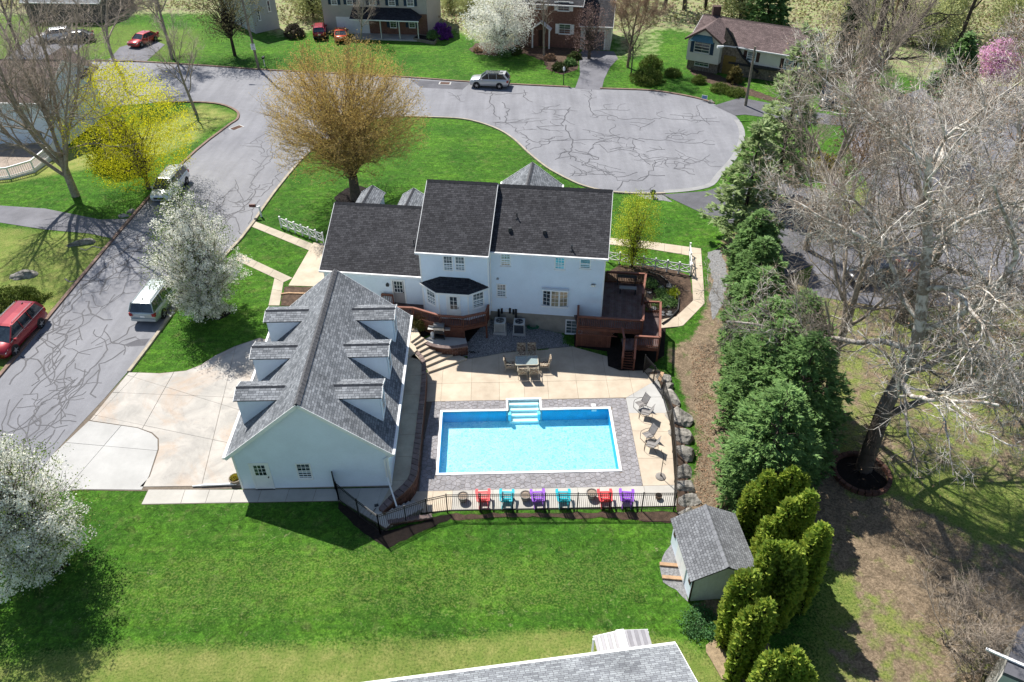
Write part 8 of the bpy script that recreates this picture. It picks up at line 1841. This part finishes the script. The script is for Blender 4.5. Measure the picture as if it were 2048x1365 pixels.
# the great trees on the right
SYC = [dict(n=15, a=1.05, lr=.62, wob=.05, up=.02, seg=.9, start=.20, rr=.50, rend=.35), dict(n=9, a=.75, lr=.55, wob=.17, up=.03, seg=.55, start=.2, rr=.55, rend=.3), dict(n=9, a=.8, lr=.45, wob=.22, up=.0, seg=.4, start=.12, rr=.5, rend=.4), dict(n=7, a=.8, lr=.5, wob=.22, up=-.01, seg=.32, start=.1, rr=.55, rend=.5), dict(n=0, a=.6, lr=.5, wob=.2, up=-.02, seg=.3, start=.1, rend=.6)]
bare('giant white limbed sycamore on the right with its trunk in a brick ring', (1728, 938), 19.5, 51, BARK_S, SYC, d0=(-.17, .05, 1), r=.50, buds=DEAD, nb=9000, bs=(.05, .09), name='sycamore', shoots=420)
bare('second tall white limbed sycamore farther back on the right', (1800, 640), 18.5, 52, BARK_S, SYC, d0=(-.02, .0, 1), r=.5, buds=DEAD, nb=9000, name='sycamore')
bare('bare brown twigged tree between the hedge and the big sycamore', (1655, 800), 15.5, 53, BARK_T, BARE_LV, d0=(-.10, .05, 1), r=.30)
bare('bare tree leaning left beyond the pines on the right', (1612, 500), 16.5, 54, BARK_T, BARE_LV, d0=(-.16, .0, 1), r=.30)
bare('bare orange budded tree by the parking area', (1690, 440), 9, 55, BARK_B, BARE_S, r=.2, buds=DEAD, nb=12000); bare('bare tree with brown seed clusters right of the parking area', (1990, 420), 15, 56, BARK_B, BARE_S, r=.3, buds=DEAD, nb=9000)
bare('dark bare tree leaning over the brown roofed house', (1702, 240), 20, 57, BARK_D, [dict(n=7, a=.7, lr=.66, wob=.05, up=.02, seg=1, start=.18, rr=.6, rend=.3)]+BARE_LV[1:], d0=(.06, 0, 1), r=.62)
bare('bare tree at the right edge above the lawn', (2060, 800), 15, 58, BARK_S, BARE_S, r=.35)
bare('low bare shrub at the lower right beside the flat roof', (1890, 1290), 3.2, 59, BARK_T, [dict(n=16, a=.9, lr=1.0, wob=.08, up=.02, seg=.5, start=.05, rr=.5, rend=.4)]+BARE_LV[2:], r=.08, name='bare_shrub', cat='shrub'); bare('bare brush beside the outbuilding at the bottom right', (1960, 1345), 3.0, 60, BARK_T, [dict(n=16, a=.9, lr=1.0, wob=.08, up=.02, seg=.5, start=.05, rr=.5, rend=.4)]+BARE_LV[2:], r=.08, name='bare_shrub', cat='shrub')
p = gp(1722, 950); t = thing('tree_ring', 'low brick ring round the trunk of the giant sycamore', 'edging', p); rg = random.Random(8)
for k in range(26):
    a = 2*PI*k/26; part('brick', MB(lambda x, y, z, a=a: (x*math.cos(a)-y*math.sin(a), x*math.sin(a)+y*math.cos(a), z)).cbox(1.55, 0, .14, .22, .33, .30), BRICKW, t, local=True)
part('soil', MB().lathe((0, 0, .0), [(1.45, 0), (1.42, .05)], 20), MULCH, t, local=True)
p = gp(1678, 150); t = thing('ivy_tree', 'tall trunk wrapped in dark ivy behind the brown roofed house', 'tree', p); add_mesh('trunk', npmesh('t', *tubes(np.array([[0, 0, 0.]]), np.array([[0, 0, 17.]]), np.array([.5]), np.array([.3]), 8), True), BARK_D, t); me, C = volume_leaves(3, 330, 40, .3, lambda u: 1.15*(1-.4*u), .5, 15.5, .14, .26); add_mesh('ivy', me, IVY, t)

# conifers
def conifer(label, pb, H, Rb, seed, m, n=1700, group=None, name='conifer_tree', droop=-.15, fan=13, s=(.16, .30), up=.0, prof=None, lo=.03):
    p = gp(*pb) if len(pb) == 2 else pb; t = thing(name, label, 'tree', p, 0, group); rs = np.random.RandomState(seed); prof = prof or (lambda u: (1-u)**.75)
    u = np.sort(rs.uniform(0, 1, n*3)**1.15)*(1-lo)+lo; R = Rb*np.array([prof(x) for x in u]); keep = rs.uniform(0, Rb, len(u)) < R+.15; u = u[keep][:n] if keep.sum() < n else u[keep][rs.choice(keep.sum(), n, False)]; R = Rb*np.array([prof(x) for x in u]); a = rs.uniform(0, 2*PI, len(u)); lump = 1+.22*np.sin(4*a+seed+11*u)*np.cos(7*u*3+seed); r = R*lump*rs.uniform(.55, 1.02, len(u))
    C = np.stack([r*np.cos(a), r*np.sin(a), u*H-(r*.12)], 1); O2 = np.stack([np.cos(a), np.sin(a), np.full(len(a), droop+up)], 1); O2 += rs.normal(0, .22, O2.shape); O2 /= np.linalg.norm(O2, axis=1)[:, None]; S = np.cross(O2, [0, 0, 1.]); S /= np.linalg.norm(S, axis=1)[:, None]+1e-9; N_ = np.cross(S, O2)
    f = np.tile(np.linspace(-1, 1, fan), len(C)); idx = np.repeat(np.arange(len(C)), fan); ln = rs.uniform(s[0], s[1], len(idx))[:, None]*1.5; D = O2[idx]+S[idx]*(f*1.0)[:, None]+N_[idx]*rs.normal(.05, .28, (len(idx), 1)); D /= np.linalg.norm(D, axis=1)[:, None]; B0 = C[idx]+O2[idx]*rs.uniform(-.22, .18, (len(idx), 1)); W = np.cross(D, N_[idx]+rs.normal(0, .35, (len(idx), 3))); W /= np.linalg.norm(W, axis=1)[:, None]+1e-9; wd = ln*.17
    V = np.stack([B0, B0+D*ln*.45+W*wd, B0+D*ln, B0+D*ln*.45-W*wd], 1).reshape(-1, 3); add_mesh('foliage', npmesh('f', V, np.arange(len(V)).reshape(-1, 4)), m, t)
    k = rs.choice(len(C), 70); V = tubes(np.stack([0*C[k, 0], 0*C[k, 1], C[k, 2]-.25*r[k]], 1), C[k], np.full(70, .035), np.full(70, .015)); add_mesh('trunk', npmesh('t', *merge([V, tubes(np.array([[0, 0, -.2]]), np.array([[0, 0, H*.93]]), np.array([.22]), np.array([.03]), 7)]), True), BARK_D, t); return t
hp_ = lambda u: (.86 if u < .5 else .86*(1-((u-.5)/.5)**1.6)**.8)*(.85+.15*math.sin(u*21))+.05
for k, (px, py, H, Rb) in enumerate(((1500, 545, 5.5, 2.2), (1502, 615, 6.0, 2.4), (1500, 690, 6.4, 2.6), (1512, 770, 7.0, 3.0), (1520, 850, 8.2, 3.4), (1565, 905, 9.0, 3.4), (1520, 985, 8.0, 3.2), (1560, 800, 8.6, 3.0))):
    conifer(['dark evergreen at the head of the hedge row, nearest the tan walk', 'dark evergreen second in the hedge row beside the bend of the walk', 'dark evergreen third in the hedge row, beside the wooden deck', 'dark evergreen in the middle of the hedge row opposite the deck stair', 'tall dark evergreen of the hedge row opposite the largest boulder', 'tallest dark evergreen at the back of the hedge row', 'broad dark evergreen at the near end of the hedge, behind the shed', 'dark evergreen at the back of the hedge towards the bare trees'][k], (px, py), H, Rb*.92, 80+k, SPRUCE, 2100, 'dark evergreens in the hedge row', 'evergreen_tree', .1, s=(.11, .22), prof=hp_)
conifer('tall thin pine at the end of the turning circle', (1545, 400), 15.5, 3.3, 91, PINE, 900, 'pines', 'pine_tree', .15, 11, (.22, .42), prof=lambda u: (.35+.65*math.sin(PI*min(1, .18+u*.8)))*(1-.45*u)*(.62+.38*math.sin(u*38)), lo=.15)
conifer('broad pine whose branches overhang the dark drive', (1478, 482), 10.5, 3.5, 92, PINE, 850, 'pines', 'pine_tree', .15, 11, (.22, .42), prof=lambda u: (1-u)**.55*(.6+.4*math.sin(u*34)), lo=.1)
conifer('dark evergreen beyond the parking area at the top right', (1900, 190), 7, 2.6, 93, SPRUCE, 700, None, 'evergreen_tree', s=(.3, .5)); conifer('dark evergreen in the woods at the top', (1530, 60), 11, 3, 94, SPRUCE, 600, None, 'evergreen_tree', s=(.4, .6))
# arborvitae: bundles of upright spires
def arbor(label, pb, tops, seed, H0):
    p = gp(*pb); t = thing('arborvitae', label, 'tree', p, 0, 'arborvitae behind the shed'); rs = np.random.RandomState(seed); Vs = []; rq = random.Random(seed); tops = [(a, b_, h, r*.85) for a, b_, h, r in tops]+[(a+r*math.cos(q)*.75, b_+r*math.sin(q)*.75, h*rq.uniform(.72, .92), r*.6) for a, b_, h, r in tops for q in (rq.uniform(0, 2), rq.uniform(2.5, 5.5))]
    for dx_, dy_, h, r in tops:
        n = int(2300*h/5*r/.6); u = rs.uniform(0, 1, n); a = rs.uniform(0, 2*PI, n); R = r*np.where(u < .55, .80+.2*np.sin(PI*u/.55*.5), np.sqrt(np.clip(1-((u-.55)/.45)**2.2, 0, 1)))*(1+.17*np.sin(5*a+seed+9*u)*np.sin(13*u+seed))*rs.uniform(.70, 1.10, n); C = np.stack([dx_+R*np.cos(a)*(.55+.45*u), dy_+R*np.sin(a)*(.55+.45*u), u*h], 1); O2 = np.stack([np.cos(a)*.7, np.sin(a)*.7, np.ones(n)*.8], 1)+rs.normal(0, .42, (n, 3)); O2 /= np.linalg.norm(O2, axis=1)[:, None]; W = np.cross(O2, rs.normal(0, 1, (n, 3))); W /= np.linalg.norm(W, axis=1)[:, None]; ln = rs.uniform(.14, .32, (n, 1)); Vs.append(np.stack([C, C+O2*ln*.5+W*ln*.33, C+O2*ln, C+O2*ln*.5-W*ln*.33], 1).reshape(-1, 3))
    V = np.concatenate(Vs); add_mesh('foliage', npmesh('f', V, np.arange(len(V)).reshape(-1, 4)), ARBOR, t); add_mesh('trunk', npmesh('t', *tubes(np.array([[d[0], d[1], -.2] for d in tops]), np.array([[d[0], d[1], d[2]*.93] for d in tops]), np.array([d[3]*.55 for d in tops]), np.array([.05 for d in tops]), 8), True), mat('arborvitae_inner', (.012, .022, .006), .95, .3, 3) if 'arborvitae_inner' not in bpy.data.materials else bpy.data.materials['arborvitae_inner'], t); return t
def spire(pxt, pxb):
    """a spire whose foot is on the ground at pxb and whose tip shows at pxt"""
    b_ = gp(*pxb); return b_, height_to(pxt[1], b_[0], b_[1], b_[2])
AR = [('arborvitae clump behind the far corner of the shed roof', (1530, 1068), [((1540, 950), .62), ((1512, 975), .55), ((1545, 985), .60), ((1570, 990), .5)]), ('two spired arborvitae at the back of the group', (1592, 1060), [((1588, 938), .55), ((1606, 950), .5)]),
      ('arborvitae clump beside the middle of the shed roof', (1548, 1140), [((1545, 1045), .6), ((1585, 1008), .62), ((1570, 1050), .55), ((1530, 1085), .5)]), ('tall rounded arborvitae on the outer side towards the bare ground', (1628, 1130), [((1622, 985), .58), ((1608, 1040), .5), ((1600, 1065), .45)]),
      ('big arborvitae clump with a bare brown patch near its foot', (1585, 1235), [((1578, 1090), .8), ((1570, 1110), .7), ((1595, 1100), .6), ((1545, 1085), .55)]), ('tallest right hand arborvitae pair', (1645, 1210), [((1650, 1055), .62), ((1645, 1070), .58), ((1625, 1095), .45)]),
      ('arborvitae in front of the shed end wall', (1475, 1290), [((1490, 1155), .68), ((1505, 1150), .62)]), ('dark arborvitae nearest the straw patch', (1505, 1345), [((1506, 1222), .62), ((1520, 1232), .6), ((1535, 1205), .55)]), ('arborvitae group cut off by the bottom edge', (1560, 1440), [((1548, 1310), .62), ((1592, 1302), .55), ((1605, 1325), .7), ((1572, 1335), .55), ((1615, 1345), .6)])]
for k, (lab, pb, tp) in enumerate(AR):
    b0 = gp(*pb); tops = []
    for (tx_, ty_), r in tp:
        zt_ = None
        for h in np.linspace(1.5, 9, 60):
            q = at(tx_, ty_, b0[2]+h); d = abs(q[1]-b0[1])
            if zt_ is None or d < zt_[0]: zt_ = (d, h, q)
        q = zt_[2]; tops.append((q[0]-b0[0], q[1]-b0[1]+random.Random(k).uniform(-.1, .1), zt_[1], r))
    arbor(lab, pb, tops, 100+k, 5)
# shrubs
def shrub(label, pb, r, h, m, seed, name='shrub', n=150, per=30, group=None, s=(.06, .11), sig=.10, sy=1.0, stems=True, rot=0):
    p = gp(*pb) if len(pb) == 2 else pb; t = thing(name, label, 'shrub', p, rot, group); C, rs = clump_points(seed, n, per, sig, lambda u: math.sqrt(max(0.02, 1-(u*1.02)**2)), .35); P = np.repeat(C, per, 0)*np.array([r, r*sy, h])+rs.normal(0, sig, (len(C)*per, 3)); P[:, 2] = np.abs(P[:, 2])+.05; add_mesh('foliage', leaf_mesh(P, s[0], s[1], rs), m, t)
    k = rs.choice(len(C), 24); E = C[k]*np.array([r, r*sy, h])*.85; add_mesh('stems', npmesh('s', *tubes(E*np.array([.15, .15, 0]), E, np.full(24, .02), np.full(24, .008)), True), BARK, t); return t
shrub('rounded olive shrub between the garage corner and the grill', at(838, 655, .9), .72, 1.0, leafmat('olive_shrub', (.20, .16, .04), (.10, .10, .03)), 1)
shrub('large clipped round hedge ball on the far lawn', (1293, 163), 2.1, 1.5, HEDGE, 2, n=330, per=40); shrub('second clipped bush behind the large round one', (1302, 136), 1.5, 1.5, HEDGE, 3, n=200, per=36)
for k, (px, py, r) in enumerate(((1345, 152, 1.1), (1398, 166, .9), (1440, 182, 1.3), (1470, 190, 1.2), (1580, 206, 1.2))): shrub(['low clipped bush nearest the round hedge ball', 'low clipped bush left of the stone path of the split level house', 'low clipped bush right of the stone path', 'low clipped bush under the street light', 'low clipped bush beyond the dark drive'][k], (px, py), r, .8, HEDGE, 10+k, group='low clipped bushes before the split level house')
shrub('loose golden shrub at the entry of the split level house', (1468, 165), .9, 1.9, leafmat('golden_stem', (.20, .16, .05), (.10, .09, .03)), 20, s=(.08, .16)); shrub('purple azalea beside the beige house', (884, 76), 1.5, 2.0, PURPLE, 21, n=180, s=(.1, .18)); shrub('dark green bush beside the purple azalea', (868, 80), 1.1, 1.2, SPRUCE, 22, s=(.1, .18))
shrub('low spreading yew hedge at the left edge beside the boulder', (28, 605), 2.3, 1.1, HEDGE, 23, n=300, per=40, sy=.55, rot=R_(10)); shrub('brown twiggy bush near the grey house', (590, 74), 1.5, 1.7, leafmat('brown_twig_bush', (.13, .10, .07), (.08, .07, .05)), 24, s=(.08, .2)); shrub('small purple bush seen through the branches on the right', (1667, 378), .6, .7, PURPLE, 25, n=60)
shrub('yellow green bush on the lawn beyond the pines', (1640, 345), 2.2, 1.8, leafmat('amber_bush', (.34, .27, .05), (.22, .20, .04)), 26, n=180, s=(.1, .2)); shrub('dark tree-high bush behind the yellow maple', (245, 330), 2.6, 4.5, leafmat('deep_green', (.025, .045, .012), (.05, .07, .02)), 27, n=260, s=(.12, .24), sig=.25)
for k, (px, py, r) in enumerate(((1010, 112, .8), (1030, 108, .9), (1120, 140, 1.0), (1140, 130, .8), (1100, 120, .7), (955, 104, .5), (1150, 118, .9))): shrub(['dark bush at the foot of the magnolia', 'glossy bush right of the magnolia trunk', 'low green bush at the tip of the mulch bed by the far drive', 'leafy bush along the far drive', 'brown heather clump in the middle of the mulch bed', 'rusty grass clump at the left end of the mulch bed', 'bush at the corner of the pale garage wing'][k], (px, py), r, r*.8, (SPRUCE, SHRUB, SHRUB, SPRUCE, DEAD, DEAD, SHRUB)[k], 30+k, n=90, s=(.08, .18))
for k, (px, py) in enumerate(((1322, 590), (1338, 608), (1300, 570), (1316, 610), (1345, 588))): shrub('low dark groundcover tuft in the mulch bed below the deck' if k != 4 else 'bright green tuft at the outer edge of the mulch bed', (px, py), .6 if k != 4 else .5, .3, SPRUCE if k != 4 else YGREEN, 50+k, n=50, per=20, group='groundcover tufts by the deck', s=(.05, .1))
shrub('green groundcover between the shed and the straw patch', (1400, 1250), 1.0, .12, leafmat('mint_groundcover', (.10, .22, .09), (.06, .15, .04)), 60, n=120, per=24, s=(.05, .09))
# woods along the top and the right
rg = random.Random(77); protos = []
for k in range(4):
    t = bare('tall bare tree in the woods at the back', (1330+40*k, 20), 17+rg.uniform(-3, 3), 200+k, (BARK, BARK_T, BARK_D, BARK_B)[k], BARE_S, r=.28, name='woodland_tree', group='bare trees in the woods at the back'); protos.append(t)
spots = []
for k in range(34):
    px = rg.choice([rg.uniform(-250, 620), rg.uniform(560, 1000), rg.uniform(1220, 1500), rg.uniform(1500, 2300), rg.uniform(1650, 2300)]); py = rg.uniform(-110, 25) if px < 1650 else rg.uniform(-100, 110); spots.append((px, py))
for px, py in spots:
    o = copy_tree(rg.choice(protos)); o.location = gp(px, py); o.rotation_euler = (0, 0, rg.uniform(0, 6.28)); s = rg.uniform(.7, 1.15); o.scale = (s, s, s)
sp0 = twig_leaf_tree('leafing olive green tree in the woods at the back', (1480, 40), -60, 3.6, 210, OLIVE, BARK_D, 260, 18, .15, (.16, .30), .55, 60, group='leafing trees in the woods at the back', name='woodland_tree')
for k in range(34):
    px = rg.choice([rg.uniform(1230, 1480), rg.uniform(1500, 2200), rg.uniform(1700, 2200), rg.uniform(560, 660), rg.uniform(880, 990)]); py = rg.uniform(-90, 40) if px < 1650 else rg.uniform(-60, 130)
    o = copy_tree(sp0); o.location = gp(px, py); o.rotation_euler = (0, 0, rg.uniform(0, 6.28)); s = rg.uniform(.45, 1.0); o.scale = (s, s, s)
rs = np.random.RandomState(12); n = 17000; px = rs.uniform(-300, 2300, n); py = rs.uniform(-160, 95, n); ok = ((px > 1225) & ((px > 1600) | (py < 55))) | ((px < 640) & (px > 560) & (py < 50)) | ((px > 885) & (px < 1030) & (py < 62)) | (py < -20) | ((px < 420) & (py < 20)); q = np.array([at(a, c, 0.0) for a, c in zip(px[ok], py[ok])]); q = np.repeat(q, 4, 0)+rs.normal(0, .45, (ok.sum()*4, 3)); q[:, 2] = np.abs(rs.normal(.25, .5, len(q)))
o = single('undergrowth', leaf_mesh(q, .22, .5, rs), leafmat('undergrowth_leaf', (.38, .40, .17), (.40, .31, .21), trans=.2, scale=.25), 'tangled spring undergrowth on the floor of the woods', 'undergrowth', kind='stuff')
# fallen leaves on the bare strip
n = 5000; P = px2xy([(1380, 690), (1430, 690), (1430, 900), (1500, 1040), (1375, 1030), (1395, 880)]); X = rs.uniform(min(p[0] for p in P), max(p[0] for p in P), n); Y = rs.uniform(min(p[1] for p in P), max(p[1] for p in P), n); ok = inside(P, X, Y); q = np.stack([X[ok], Y[ok], hgtv(X[ok], Y[ok])+.025], 1); single('leaf_litter', leaf_mesh(q, .05, .12, rs, 1, np.array([0, 0, 1.])), DEAD, 'dry fallen leaves on the bare strip beside the boulders', 'leaf litter', kind='stuff')
